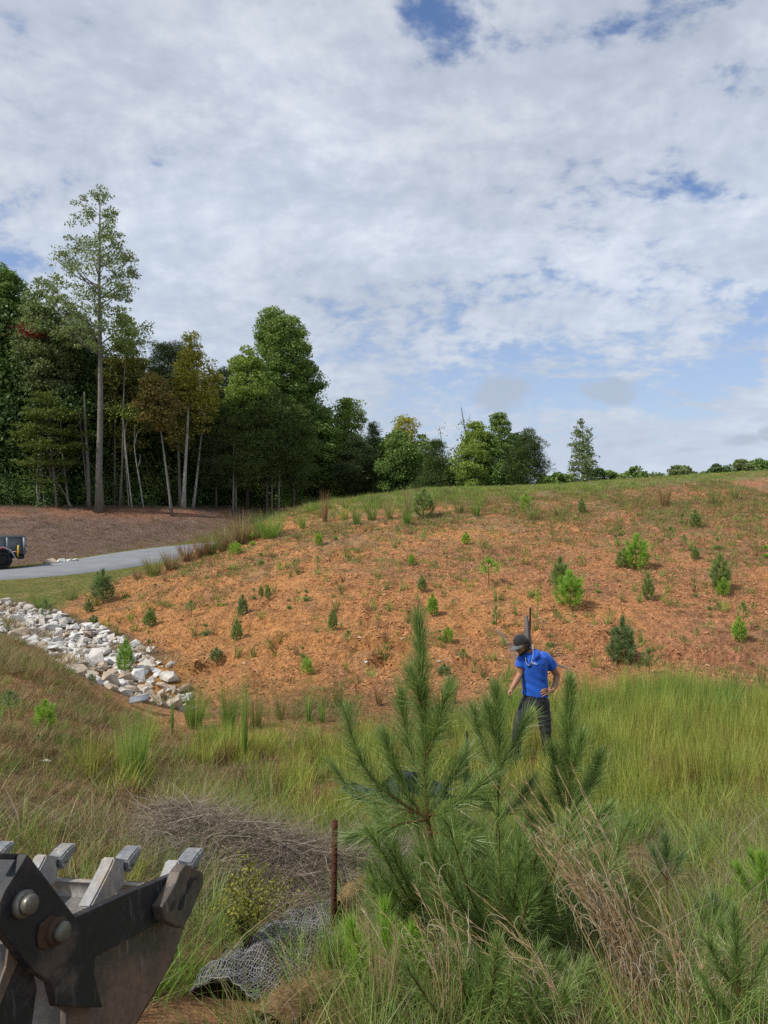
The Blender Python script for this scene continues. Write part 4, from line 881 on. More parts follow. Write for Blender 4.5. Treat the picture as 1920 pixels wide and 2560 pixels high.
near_g = scatter('bank_grass', V, rots(n, rs, .12), np.stack([rs.uniform(.8, 1.25, n)] * 2 + [hz_], -1), ix, ns, label='long tangled grass on the bank in front')

# dead grass heaped at the ditch edge
rs = np.random.default_rng(21)
a = Acc(); N = 17000
cu = rs.normal(640, 150, N); cv = rs.normal(2090, 52, N) - .12 * (cu - 640); k = (cu > 330) & (cu < 960); cu, cv = cu[k], cv[k]
hp = []
g_ = np.array([hit(uu, vv) for uu, vv in [(350, 2000), (350, 2200), (950, 2000), (950, 2200)]])
xs = rs.uniform(-1.75, .1, N); yc = 5.75 + .25 * np.sin(xs * 1.7); ys = rs.normal(0, .52, N) + yc
zz = ground(xs, ys) + .02 + .42 * np.exp(-((ys - yc) / .42) ** 2) * (.55 + .6 * fbm(xs, ys, .45, 120)) * rs.uniform(.1, 1, N) ** .6
an = rs.uniform(0, 6.28, N); el = rs.normal(.1, .5, N); d = np.stack([np.cos(an) * 1.3, np.sin(an), el], -1)
blades(a, np.stack([xs, ys, zz], -1), d, rs.uniform(.12, .38, N), rs.uniform(.0025, .005, N), rs.normal(0, .42, (N, 3)) * [1, 1, .5] + [0, 0, -.12], 4, rs)
dg = a.obj('dead_grass', M_g_straw); tag(dg, 'heap of flattened dead grey straw at the edge of the ditch', kind='stuff')
# scattered fine dead stalks standing out of the near grass
a = Acc(); N = 520; xs = rs.uniform(-2.6, 3.6, N); ys = rs.uniform(3.2, 6.6, N); k = soft_line(xs, ys, matP[:, :2]) > .2; xs, ys = xs[k], ys[k]; N = len(xs)
d = np.stack([rs.normal(0, .35, N), rs.normal(0, .3, N), np.ones(N)], -1)
blades(a, np.stack([xs, ys, ground(xs, ys)], -1), d, rs.uniform(.35, .85, N), np.full(N, .004), np.stack([rs.normal(0, .3, N), rs.normal(0, .2, N), -rs.uniform(0, .25, N)], -1), 5, rs)
ds = a.obj('dead_stalks', M_g_straw); tag(ds, 'single pale dead stalks standing over the bank grass', kind='stuff')

# ------------------------------------------------------------------ grass clumps one can count
G_C = 'separate clumps of bunch grass'
def clump(u, v, hpx, wpx, mat, label, n=120, seed=0, bend=.25, group=G_C, name='grass_clump', ground_pt=None):
    p = hit(u, v) if ground_pt is None else ground_pt; y_ = p[1]; h = hpx / F * y_; w_ = wpx / F * y_; rs = np.random.default_rng(seed + int(u))
    ac = Acc(); an = rs.uniform(0, 6.28, n); r = w_ * .16 * rs.uniform(0, 1, n) ** .5
    b = np.stack([r * np.cos(an), r * np.sin(an), np.full(n, -.02)], -1); out = np.stack([np.cos(an), np.sin(an), np.zeros(n)], -1)
    ln_ = np.clip(w_ * .42 / h, .05, 1.2); d = out * (ln_ * rs.uniform(0, 1, n) ** .7)[:, None] + [0, 0, 1]
    wd = max(.0045, .9 * y_ / F)
    blades(ac, b, d, h * rs.uniform(.55, 1.08, n), np.full(n, wd) * rs.uniform(.7, 1.3, n), out * (bend * rs.uniform(0, 1, n))[:, None] * ln_, 4, rs)
    o = ac.obj(name, mat); o.location = p; tag(o, label, 'grass clump', group); return o
for c in [
 (487, 1822, 125, 95, M_g_green, 'broad bushy green clump at the rocks end of the ditch edge', 260), (573, 1832, 150, 90, M_g_green, 'loose tall clump right of the broad bushy one', 190), (612, 1905, 265, 26, M_g_green, 'narrow very tall upright clump, rising highest over the ditch grass', 110),
 (640, 1822, 110, 60, M_g_olive, 'olive clump just behind the narrow tall one', 110), (700, 1800, 90, 50, M_g_olive, 'thin spreading clump at the foot of the clay, centre left', 70), (771, 1803, 90, 30, M_g_green, 'small upright dark clump, left of a close pair', 70), (806, 1808, 82, 30, M_g_green, 'small upright dark clump, right of a close pair', 70),
 (845, 1768, 95, 50, M_g_olive, 'thin olive clump behind the tip of the left pine branch', 80), (948, 1765, 70, 40, M_g_brown, 'brownish clump at the foot of the clay beside the tall pine leader', 70), (380, 1862, 110, 60, M_g_lime, 'pale yellow green wispy clump below the lowest rocks', 90), (430, 1840, 130, 18, M_g_green, 'few tall thin blades in front of the lowest rocks', 34),
 (335, 1960, 210, 110, M_g_green, 'feathery blue green fennel like clump on the left bank', 300), (1130, 1760, 90, 50, M_g_olive, 'thin clump between the tall pine and the standing man', 60), (1262, 1775, 150, 50, M_g_green, 'tall thin blades just left of the standing man', 60), (1370, 1742, 60, 60, M_g_olive, 'thin clump right behind the standing man', 60), (1835, 1725, 90, 90, M_g_olive, 'tall thin weedy clump above the ditch grass near the right edge', 80),
 (1905, 1722, 100, 40, M_g_olive, 'thin upright clump at the right edge above the ditch grass', 50), (1565, 1718, 60, 60, M_g_lime, 'pale clump in front of the dense cone shaped seedling', 60), (1652, 1715, 50, 50, M_g_olive, 'short clump under the sparse leaning seedling', 50),
 (675, 1345, 62, 90, M_g_green, 'bright green clump on the left ridge of the hill', 150), (630, 1352, 55, 70, M_g_olive, 'duller clump left of the bright green one on the ridge', 110), (600, 1362, 75, 70, M_g_dry, 'tall dry tan clump on the left ridge', 120), (560, 1378, 66, 60, M_g_dry, 'dry tan clump where the ridge meets the road line', 110), (528, 1388, 48, 50, M_g_olive, 'bushy olive clump at the end of the visible road', 100),
 (505, 1395, 50, 50, M_g_brown, 'brown clump just below the end of the visible road', 90), (470, 1405, 46, 60, M_g_brown, 'wide brown clump hiding the lower road edge', 100), (430, 1425, 45, 60, M_g_dry, 'dry clump on the verge left of the wide brown one', 100), (385, 1438, 44, 60, M_g_olive, 'olive dry clump further down the verge', 100), (345, 1448, 36, 50, M_g_dry, 'small dry clump at the lower end of the ridge row', 80),
 (812, 1306, 88, 34, M_g_brown, 'tall brown dead stalk clump standing alone on the ridge', 70), (755, 1322, 48, 34, M_g_green, 'dark green clump left of the brown stalks on the ridge', 80), (892, 1312, 60, 46, M_g_green, 'green clump right of the brown stalks on the ridge', 90), (860, 1300, 44, 50, M_g_lime, 'pale green clump between brown stalks and the next green one', 80), (930, 1300, 60, 60, M_g_green, 'leafy green clump in the middle of the ridge growth', 100), (975, 1298, 62, 60, M_g_olive, 'olive clump in the ridge growth below the tawny tree', 100),
 (1018, 1312, 62, 44, M_g_green, 'dark clump hanging lowest from the ridge growth', 110), (1020, 1285, 75, 40, M_g_dry, 'spindly pale stalks above the lowest hanging clump', 60), (1150, 1285, 50, 50, M_g_olive, 'olive clump on the crest below the group of trees', 90), (1190, 1290, 55, 40, M_g_green, 'green clump on the crest under the light egg shaped tree', 90), (1332, 1300, 60, 70, M_g_olive, 'spreading clump below a bright seedling near the crest', 110), (1400, 1290, 40, 80, M_g_olive, 'wide low clump on the crest left of the lone tree line', 100),
 (240, 1516, 44, 40, M_g_olive, 'dull clump left of the dark bush on the flank', 70), (105, 1520, 46, 70, M_g_green, 'green clump on the lawn by the upper rocks', 90), (180, 1500, 40, 60, M_g_olive, 'pale clump on the lawn edge right of the upper rocks', 80),
 (1660, 1265, 70, 60, M_g_brown, 'brown weedy clump right of the lone tree near the crest', 80), (1785, 1262, 60, 60, M_g_olive, 'olive weedy clump near the crest, left of a pair at right', 90), (1838, 1250, 62, 46, M_g_olive, 'taller weedy clump near the crest, right of a pair', 90),
 (1665, 2560, 300, 70, M_g_olive, 'upright green stalks in front at the lower right', 60), (430, 2420, 240, 60, M_g_green, 'green blades standing close behind the steel bucket', 110), (590, 2330, 140, 120, M_g_olive, 'olive blades around the foot of the yellow green shrub', 120), (830, 2460, 190, 70, M_g_green, 'green blades in front of the rusty post', 120),
 (1100, 2560, 210, 160, M_g_lime, 'lime blades low in front of the pine thicket', 160), (960, 2565, 330, 120, M_g_dry, 'tall dry stalks low in front, left of the pine thicket', 60)]:
    rg_ = 345 < c[0] < 700 and 1340 < c[1] < 1450
    clump(c[0], c[1], c[2] * (1.3 if rg_ else 1), c[3] * (1.4 if rg_ else 1), c[4], c[5], n=int(c[6] * (2.2 if rg_ else 1)))

# ------------------------------------------------------------------ pine seedlings
def shoot(na, axis_pts, n, L, w, rs, spread=(.35, .9), taper=True, t0=.0, droop=.12, jitter=.24):
    "needles along a twig; they point forward along it and open outward"
    ax = cat(axis_pts, 6); seg = np.linalg.norm(np.diff(ax, axis=0), axis=1); cum = np.concatenate([[0], np.cumsum(seg)]); Lt = cum[-1]
    s = Lt * (t0 + (1 - t0) * rs.uniform(0, 1, n) ** .85); b = np.stack([np.interp(s, cum, ax[:, k]) for k in range(3)], -1)
    dd = np.gradient(ax, axis=0); dd /= np.linalg.norm(dd, axis=1, keepdims=True) + 1e-9; d0 = np.stack([np.interp(s, cum, dd[:, k]) for k in range(3)], -1); d0, sd, up = frame_of(d0)
    an = rs.uniform(0, 6.28, n); al = rs.uniform(*spread, n) * (1 - .45 * (s / Lt) if taper else 1)
    dv = d0 * np.cos(al)[:, None] + (sd * np.cos(an)[:, None] + up * np.sin(an)[:, None]) * np.sin(al)[:, None] + rs.normal(0, jitter, (n, 3)) * .5
    Ln = L * rs.uniform(.7, 1.1, n) * (1 - .25 * (s / Lt) ** 3 if taper else 1)
    bd = -(sd * np.cos(an)[:, None] + up * np.sin(an)[:, None]) * rs.uniform(-.05, .18, n)[:, None]; bd[:, 2] -= droop * rs.uniform(0, 1, n)
    blades(na, b, dv, Ln, np.full(n, w) * rs.uniform(.8, 1.2, n), bd, 3, rs)
def seedling_meshes(kind, seed):
    "a unit-height young pine: stem mesh, needle mesh"
    rs = np.random.default_rng(seed); na = Acc(); sa = Acc()
    n_w, brL, lead, dens, nl = {'dense': (5, .34, .34, 170, .21), 'sparse': (2, .26, .40, 90, .24), 'tiny': (1, .16, .7, 110, .36), 'cone': (6, .34, .26, 230, .17), 'bushy': (4, .46, .36, 210, .22)}[kind]
    st = np.array([[0, 0, 0], [.02 * rs.normal(), .02 * rs.normal(), .35], [.03 * rs.normal(), .03 * rs.normal(), .7], [0, 0, 1 - nl * .55]]); tube(sa, st, [.017, .014, .010, .004], 5, False)
    w = .011 if kind != 'tiny' else .02
    shoot(na, st[-2:] if kind != 'sparse' else [st[-2] * .6 + st[-1] * .4, st[-1]], int(dens * 1.6), nl, w, rs, (.3, 1.0))
    for k in range(n_w):
        z = .10 + .62 * k / max(1, n_w) if kind != 'sparse' else .45 + .2 * k; m = rs.integers(4, 6) if kind != 'sparse' else 3; a0 = rs.uniform(0, 6.28); bl = brL * (1 - .55 * k / n_w) * rs.uniform(.8, 1.15)
        for j in range(m):
            an = a0 + 6.28 * j / m + rs.normal(0, .25); o = np.array([math.cos(an), math.sin(an), 0]); p0 = np.array([0, 0, z]); p1 = p0 + o * bl * .55 + [0, 0, bl * .18]; p2 = p0 + o * bl * .8 + [0, 0, bl * .62]
            tube(sa, [p0, p1, p2], [.009, .006, .003], 4, False); shoot(na, [p0 + (p1 - p0) * .3, p1, p2], int(dens * .62), nl * 1.05, w * .85, rs, (.45, 1.35))
    return sa.mesh('stem'), na.mesh('needles')
SEED = {}
for kd in ('dense', 'sparse', 'tiny', 'cone', 'bushy'):
    for q in range(2): SEED[kd, q] = seedling_meshes(kd, 500 + q + 10 * len(SEED))
for s_m, n_m in SEED.values(): s_m.materials.append(M_twig)
NMAT = {'g': M_n_green, 'b': M_n_bright, 'u': M_n_blue}
_nm = {}
def seedling(u, v, hpx, kind, mk, label, wide=1.0, lean=0, dx=0.0, group='pine seedlings sprouting on the slopes', pos=None):
    p = hit(u, v) if pos is None else pos; h = hpx / F * p[1] * 1.05; q = int(u + v) % 2; s_m, n_m = SEED[kind, q]
    if (kind, q, mk) not in _nm: m2 = n_m.copy(); m2.materials.append(NMAT[mk]); _nm[kind, q, mk] = m2
    r = empty('pine_seedling', tuple(p - [0, 0, .01]), rz=(u * 1.7) % 6.28, label=label, cat='pine seedling', group=group); r.rotation_euler[1] = lean
    for nm_, me in (('stem', s_m), ('needles', _nm[kind, q, mk])):
        o = bpy.data.objects.new(nm_, me); COL.objects.link(o); o.parent = r; o.scale = (h * wide, h * wide, h)
    return r
for s in [
 (1590, 1424, 88, 'bushy', 'b', 'bushy bright seedling high on the slope, upper left of the biggest trio', 1.1), (1560, 1422, 50, 'bushy', 'g', 'low bush joined to the left foot of the bushy bright seedling', 1.2),
 (1424, 1518, 92, 'bushy', 'b', 'big bright tufted seedling in two tiers straight above the man', 1.15), (1400, 1480, 88, 'dense', 'g', 'narrower seedling standing behind the two tiered one', .9),
 (1620, 1502, 66, 'dense', 'g', 'upright narrow seedling mid slope between the two largest', .8), (1800, 1478, 92, 'dense', 'g', 'tall pointed dark seedling on the right part of the slope', .9), (1808, 1490, 45, 'bushy', 'b', 'low bright tuft at the foot of the tall pointed seedling', 1.1),
 (1848, 1604, 62, 'dense', 'b', 'bright seedling near the right edge above the ditch grass', .95), (1858, 1580, 75, 'sparse', 'g', 'thin twiggy seedling leaning over the bright one near the right edge', .8),
 (1556, 1664, 120, 'cone', 'u', 'dense cone shaped blue green seedling above the ditch grass', .95), (1622, 1690, 68, 'sparse', 'g', 'sparse open seedling right of the dense cone shaped one', 1.2),
 (1738, 1320, 45, 'dense', 'g', 'small seedling right of the middle high under the crest', 1.1), (1706, 1310, 24, 'tiny', 'g', 'little dull tuft left of the small seedling under the crest', 1.1), (1551, 1341, 22, 'tiny', 'g', 'tiny dark tuft high on the slope under the lone tree', 1.1), (1913, 1396, 30, 'tiny', 'b', 'yellow green tuft at the right edge of the frame', 1.2),
 (1793, 1375, 30, 'tiny', 'g', 'small round tuft above the tall pointed seedling', 1.3), (1738, 1400, 34, 'dense', 'g', 'small dull seedling left of the tall pointed one', 1.1), (1676, 1372, 55, 'sparse', 'g', 'wispy thin seedling in the upper middle of the right slope', .8), (1710, 1380, 42, 'sparse', 'g', 'wispy seedling leaning right of the other wispy one', .8),
 (1454, 1284, 38, 'dense', 'g', 'small seedling near the crest below the lone tree', .9), (1693, 1532, 30, 'sparse', 'g', 'thin sprig below the upright narrow seedling', 1), (1494, 1483, 20, 'tiny', 'b', 'tiny bright tuft right of the two tiered seedling', 1.1), (1795, 1545, 38, 'sparse', 'g', 'thin seedling beneath the tall pointed dark one', 1),
 (1774, 1525, 26, 'tiny', 'g', 'small tuft left of the thin seedling beneath the pointed one', 1), (1884, 1535, 30, 'sparse', 'g', 'thin sprig near the right edge above the bright seedling', 1), (1742, 1608, 38, 'sparse', 'g', 'leaning sprig right of the dense cone, mid distance', .8), (1710, 1620, 30, 'sparse', 'g', 'small sprig left of the leaning one', .9), (1738, 1495, 30, 'tiny', 'g', 'dull little tuft left of the pointed seedling foot', .8),
 (1345, 1532, 58, 'sparse', 'b', 'slender yellow green seedling just above the netted post', .6), (1390, 1563, 40, 'sparse', 'g', 'first of two thin seedlings right of the netted post', .8), (1399, 1560, 30, 'sparse', 'g', 'second of two thin seedlings right of the netted post', .8), (1434, 1558, 28, 'sparse', 'g', 'small sprig right of the two thin seedlings', .8), (1376, 1618, 30, 'tiny', 'g', 'leaning tuft close right of the netted post foot', 1.3),
 (1165, 1362, 32, 'dense', 'b', 'small bright seedling in the centre under the crest group', 1.2), (1222, 1464, 66, 'sparse', 'b', 'yellow green lollipop shaped seedling on a bare thin stem', 1.5), (1081, 1540, 55, 'dense', 'b', 'small dark torch shaped seedling above the tall pine tip', .9), (1028, 1414, 32, 'dense', 'b', 'small bright seedling leaning left in the centre of the slope', .8), (1055, 1480, 40, 'dense', 'g', 'dull wispy seedling upper left of the torch shaped one', 1),
 (1090, 1435, 32, 'sparse', 'g', 'thin dull sprig right of the leaning bright seedling', 1), (1163, 1470, 26, 'sparse', 'b', 'short sprig left of the lollipop seedling', 1.1), (1120, 1608, 40, 'bushy', 'b', 'bright round tuft right of the tall pine tip', 1.1), (1100, 1600, 24, 'tiny', 'g', 'dull tuft joined to the left of the bright round one', 1.2), (1314, 1280, 48, 'dense', 'b', 'bright green seedling just under the crest line, centre right', .9), (1325, 1290, 30, 'tiny', 'g', 'darker tuft at the foot of the one under the crest line', 1.2),
 (1058, 1296, 74, 'bushy', 'g', 'big dark green bush on the ridge, largest of the ridge growth', 1.1), (1158, 1662, 40, 'sparse', 'g', 'sprig low on the clay between tall pine and the man', 1.3), (1111, 1688, 28, 'bushy', 'u', 'dark low tussock seedling at the foot of the clay', 1.5), (1236, 1560, 24, 'tiny', 'g', 'dull tuft upper left of the capped head', 1), (1240, 1575, 60, 'sparse', 'g', 'pale wiry seedling left above the capped head', .8), (1178, 1545, 26, 'sparse', 'g', 'thin sprig right of the torch shaped seedling', .9), (1133, 1528, 30, 'sparse', 'g', 'dull sprig close right of the torch shaped seedling', .8),
 (607, 1542, 56, 'dense', 'u', 'dark branching seedling in the middle of the left clay slope', .8), (592, 1604, 54, 'dense', 'g', 'dark seedling below the branching one on the left clay', .9), (832, 1576, 52, 'dense', 'g', 'bright dark seedling in the centre left of the clay slope', .8), (478, 1546, 44, 'sparse', 'g', 'thin seedling left of the dark branching one', 1.2), (670, 1497, 34, 'dense', 'g', 'right one of a close pair of small seedlings', .8), (653, 1493, 28, 'dense', 'g', 'left one of a close pair of small seedlings', .8), (635, 1500, 28, 'tiny', 'g', 'third small tuft left of the close pair', .8),
 (767, 1503, 28, 'tiny', 'g', 'round pale tuft right of the close pair', 1.3), (723, 1523, 25, 'tiny', 'g', 'little round tuft between the pair and the centre seedling', 1), (653, 1411, 28, 'tiny', 'g', 'round tuft high on the left clay slope', 1.2), (794, 1423, 32, 'sparse', 'g', 'thin tuft high on the slope under the brown stalks', 1.3), (870, 1622, 46, 'sparse', 'g', 'feathery leaning seedling left of the tall pine tip', 1), (767, 1687, 44, 'bushy', 'b', 'yellow green tuft low on the clay, left of the tall pine', .9), (736, 1430, 30, 'sparse', 'g', 'pale sprig on the upper left slope', 1), (700, 1440, 34, 'sparse', 'b', 'yellowish sprig on the upper left slope', .9),
 (541, 1655, 36, 'bushy', 'u', 'grassy dark tuft low on the left clay', 1.4), (516, 1588, 28, 'tiny', 'u', 'dark low tuft on the small ledge, left clay', 1.4), (588, 1387, 34, 'bushy', 'b', 'bright green tuft beside the end of the road', 1.2), (631, 1364, 30, 'tiny', 'b', 'bright sprig on the ridge above the bright tuft', 1), (797, 1365, 34, 'dense', 'b', 'green seedling below the brown stalk clump', 1), (757, 1645, 28, 'tiny', 'g', 'dull tuft above the yellow green one low on the clay', 1), (546, 1515, 20, 'tiny', 'b', 'first of two tiny bright tufts left of the branching seedling', 1), (560, 1515, 18, 'tiny', 'b', 'second of two tiny bright tufts left of the branching seedling', 1.1), (838, 1350, 24, 'tiny', 'g', 'tuft right of the green seedling below the brown stalks', 1),
 (375, 1568, 50, 'dense', 'g', 'seedling with a forked head on the clay above the rocks', 1.1), (323, 1546, 24, 'tiny', 'g', 'small dull tuft left of the forked seedling above the rocks', 1), (234, 1566, 28, 'bushy', 'u', 'dark low bushy tuft just above the rocks', 1.3), (222, 1532, 34, 'dense', 'u', 'dark seedling under the big bush on the flank', 1.1), (312, 1682, 82, 'bushy', 'b', 'yellow green seedling growing up between the rocks', .75), (115, 1572, 72, 'sparse', 'u', 'bare dark sapling standing in the upper rocks', .9),
 (112, 1826, 78, 'bushy', 'b', 'bright round seedling on the left bank below the rocks', 1), (24, 1795, 70, 'sparse', 'u', 'dull seedling at the left frame edge on the bank', 1.2), (257, 1506, 82, 'dense', 'u', 'large dark bushy seedling on the flank of the hill by the lawn', 1.1), (244, 1470, 40, 'dense', 'g', 'head of green needles behind the large dark bushy seedling', 1), (95, 1868, 34, 'bushy', 'g', 'low tuft directly in front of the bright round seedling', 1.1), (230, 1735, 50, 'sparse', 'u', 'dim thin seedling at the left edge of the rocks', .7), (198, 1775, 34, 'sparse', 'u', 'dim sprig on the left bank right of the bright round seedling', .7), (372, 1610, 34, 'tiny', 'g', 'thin sprig below the forked seedling above the rocks', .5), (155, 1765, 18, 'tiny', 'b', 'yellowish tuft right above the bright round seedling', 1.4),
 ]:
    seedling(*s[:6], wide=s[6])

# small wispy weeds all over the clay: nothing tells them apart
rs = np.random.default_rng(201)
wm = [tuft('w', 26, .30, .05, mt_, lean=.45, width=.010, bend=.35, seed=600 + k, base_r=.03, segs=3).data for k, mt_ in enumerate([M_g_green, M_g_olive, M_g_green, M_g_lime, M_g_brown, M_g_olive])]
k_ = 0
while k_ < 210:
    uu, vv = rs.uniform(180, 1915), rs.uniform(1250, 1720); q = hit(uu, vv)
    if clay_mask(q[0], q[1]) < .5 or q[1] > 33: continue
    if rs.uniform() > .35 + .65 * float(fbm(q[0], q[1], 2.0, 210) > .5): continue
    mi_ = int(rs.integers(0, 6)); o = bpy.data.objects.new('wispy_weed', wm[mi_]); COL.objects.link(o); o.location = q; o.rotation_euler = (rs.normal(0, .12), rs.normal(0, .12), rs.uniform(0, 6.28)); s_ = rs.uniform(.5, 1.35); o.scale = (s_, s_, s_ * rs.uniform(.8, 1.5)); k_ += 1
    zc_ = ['on the left flank by the rocks', 'below the left ridge clumps', 'under the brown stalk clump', 'above the tall pine tip', 'below the crest trees', 'above the netted post', 'under the lone tree', 'near the two tiered seedling', 'by the tall pointed seedling', 'at the right frame edge'][min(9, int((uu - 180) / 174))]
    hb_ = 'high' if vv < 1370 else 'halfway up' if vv < 1500 else 'low' if vv < 1620 else 'at the foot'
    tag(o, '%s %s weed %s on the clay, %s' % ('tiny' if s_ < .75 else 'small' if s_ < 1.05 else 'taller', ['green', 'olive', 'thin green', 'yellow green', 'brown', 'thin olive'][mi_], hb_, zc_), 'weed', 'wispy weeds dotted over the clay slope')
# ------------------------------------------------------------------ young pines in front
def big_pine(label, trunk, y0, twigs, L=.225, w=.0030, tr=.014, mat=None, seed=0, lead=420, per=150, name='young_pine', dead=True, leadn=.55):
    rs = np.random.default_rng(seed); Pt = np.array([P3(a, b, y0 + c) for a, b, c in trunk]); Pt[-1, 2] = min(Pt[-1, 2], ground(Pt[-1, 0], Pt[-1, 1])) - .03
    base = Pt[-1].copy(); r = empty(name, tuple(base), label=label, cat='young pine', group='young pines in the foreground'); up = Pt[::-1]
    c = cat(up, 6); ta = Acc(); tube(ta, c - base, np.linspace(tr, tr * .28, len(c)), 7); na = Acc()
    top = c[int(len(c) * (1 - leadn)):]
    shoot(na, top - base, int(lead * 1.5), L, w, rs, (.30, 1.0), droop=.06)
    shoot(na, top[-4:] - base, 90, L * .7, w, rs, (.05, .35), droop=0)
    for tw in twigs:
        n = tw[0]; q = np.array([P3(a, b, y0 + d) for a, b, d in tw[1:]]); cc = cat(q, 5); tube(ta, cc - base, np.linspace(tr * .5, tr * .16, len(cc)), 5, False)
        shoot(na, cc[max(1, int(len(cc) * .15)):] - base, int(n * 2.0), L, w, rs, (.35, 1.15), droop=.16); shoot(na, cc[-3:] - base, n // 5, L * .7, w, rs, (.05, .4), droop=0)
    ta.obj('trunk', M_twig, r, smooth=True); na.obj('needles', mat or M_n_green, r)
    return r
big_pine('tallest young pine with one long upright needle plume, left of the standing man',
 [(1046, 1560, 0), (1052, 1640, 0), (1057, 1750, 0), (1063, 1880, 0), (1068, 2035, 0), (1085, 2130, .02), (1102, 2240, .04), (1128, 2370, .05)], 4.35,
 [(330, (1066, 2045, 0), (1000, 2005, -.05), (930, 1945, -.1), (885, 1860, -.12), (868, 1790, -.12)), (330, (1066, 2050, 0), (1015, 1980, .1), (980, 1900, .12), (965, 1850, .14)),
  (300, (1064, 1960, 0), (1030, 1890, .1), (1010, 1800, .12), (1003, 1750, .12)), (300, (1062, 1900, 0), (1090, 1830, -.05), (1108, 1760, -.08), (1118, 1730, -.08)),
  (260, (1068, 2040, 0), (1110, 2030, -.1), (1170, 1990, -.12), (1215, 1945, -.14)), (230, (1068, 2040, 0), (960, 2010, .2), (880, 1975, .3), (842, 1930, .32)),
  (230, (1068, 2050, 0), (1100, 1990, .2), (1140, 1930, .25), (1160, 1890, .28)), (200, (1068, 2050, 0), (1000, 2060, -.25), (930, 2080, -.3), (890, 2090, -.3)), (200, (1075, 2080, 0), (1130, 2090, -.2), (1180, 2100, -.25)),
  (160, (1058, 1780, 0), (1040, 1720, -.05), (1030, 1690, -.05))], lead=1250, seed=1, tr=.017, leadn=.62)
big_pine('young pine in the middle of the three, directly below the standing man',
 [(1240, 1735, 0), (1243, 1800, 0), (1246, 1900, 0), (1244, 2040, 0), (1243, 2180, 0), (1250, 2380, .05)], 4.75,
 [(170, (1244, 1940, 0), (1215, 1880, .05), (1198, 1830, .08), (1186, 1785, .08)), (170, (1244, 1930, 0), (1275, 1880, .05), (1300, 1830, .06), (1318, 1795, .06)), (170, (1244, 2040, 0), (1200, 1990, -.1), (1170, 1950, -.1)),
  (170, (1244, 2050, 0), (1290, 2010, .1), (1325, 1960, .12)), (120, (1245, 1860, 0), (1228, 1810, 0), (1218, 1775, 0)), (150, (1243, 2150, 0), (1290, 2110, -.1), (1330, 2060, -.12)), (150, (1243, 2160, 0), (1190, 2120, -.1), (1160, 2070, -.1))], lead=800, seed=2, tr=.012, leadn=.55)
big_pine('young pine, right one of the three, with a thick dark fan of needles',
 [(1424, 1715, 0), (1421, 1790, 0), (1420, 1880, 0), (1424, 1980, 0), (1430, 2080, 0), (1436, 2200, 0), (1440, 2390, .05)], 4.9,
 [(260, (1428, 2040, 0), (1455, 1990, .05), (1482, 1945, .08), (1497, 1900, .08)), (220, (1428, 2060, 0), (1400, 1990, .05), (1388, 1930, .06), (1382, 1880, .06)), (220, (1430, 2090, 0), (1480, 2060, -.1), (1510, 2030, -.12)),
  (200, (1430, 2100, 0), (1385, 2060, -.1), (1360, 2010, -.1)), (200, (1430, 2100, 0), (1460, 2080, .2), (1500, 2090, .3)), (160, (1422, 1950, 0), (1440, 1890, -.1), (1452, 1850, -.12))], lead=1150, seed=3, tr=.015, leadn=.62)
rs = np.random.default_rng(33)
def thicket(label, centre, y0, n, ur, vr, seed, mat, L=.22, per=130, w=.0032, grow_up=.3):
    rs = np.random.default_rng(seed); tw = []
    for k in range(n):
        uu = rs.uniform(*ur); vv = rs.uniform(*vr); dy = rs.uniform(-.35, .35); cu, cv = centre
        m = (cu + (uu - cu) * .55, cv + (vv - cv) * .45 + 18, dy * .5)
        e = (uu, vv, dy); f = (uu + (uu - cu) * .10, vv - 45 * grow_up * 2, dy * 1.1); tw.append((per, (cu, cv, 0), m, e, f))
    big_pine(label, [(centre[0], centre[1] - 200, 0), (centre[0], centre[1], 0), (centre[0] + 5, centre[1] + 150, 0)], y0, tw, seed=seed, L=L, w=w, lead=200, mat=mat)
thicket('low dark bushy pine filling the ground below the tall pine trunk', (1130, 2330), 4.25, 50, (930, 1290), (2050, 2480), 51, M_n_green)
thicket('low bushy pine with drooping needle sprays under the middle pine', (1260, 2380), 3.9, 50, (1080, 1500), (2060, 2520), 52, M_n_green)
thicket('dark bushy pine base between the dry stalks and the right pine', (1440, 2330), 4.5, 36, (1320, 1560), (2070, 2440), 53, M_n_green)
thicket('bright green low pine spray in front, left of the pine thicket', (960, 2470), 3.7, 18, (850, 1060), (2330, 2540), 54, M_n_bright, .17, 120)
thicket('pine sprays at the very bottom, in front of the thicket', (1200, 2600), 3.3, 30, (1020, 1440), (2380, 2590), 55, M_n_green, .18, 130)
big_pine('thin young pine with a single fan of needles on a bare stem, right foreground', [(1663, 2110, 0), (1666, 2160, 0), (1668, 2250, 0), (1670, 2350, 0), (1676, 2500, 0)], 4.3, [(50, (1667, 2200, 0), (1645, 2165, 0), (1632, 2130, 0)), (50, (1667, 2200, 0), (1690, 2170, 0), (1702, 2145, 0))], lead=190, seed=6, tr=.007, mat=M_n_blue, leadn=.3, L=.16)
big_pine('dense green young pine cut by the right edge of the frame', [(1905, 2150, 0), (1908, 2220, 0), (1910, 2300, 0), (1915, 2440, 0)], 4.8, [(150, (1910, 2260, 0), (1870, 2220, 0), (1845, 2170, 0)), (150, (1910, 2280, 0), (1865, 2270, -.1), (1835, 2240, -.1)), (150, (1910, 2260, 0), (1945, 2210, 0), (1965, 2170, 0)), (120, (1908, 2230, 0), (1890, 2180, .1), (1880, 2140, .1))], lead=420, seed=7, tr=.012, mat=M_n_bright, leadn=.5, L=.15)
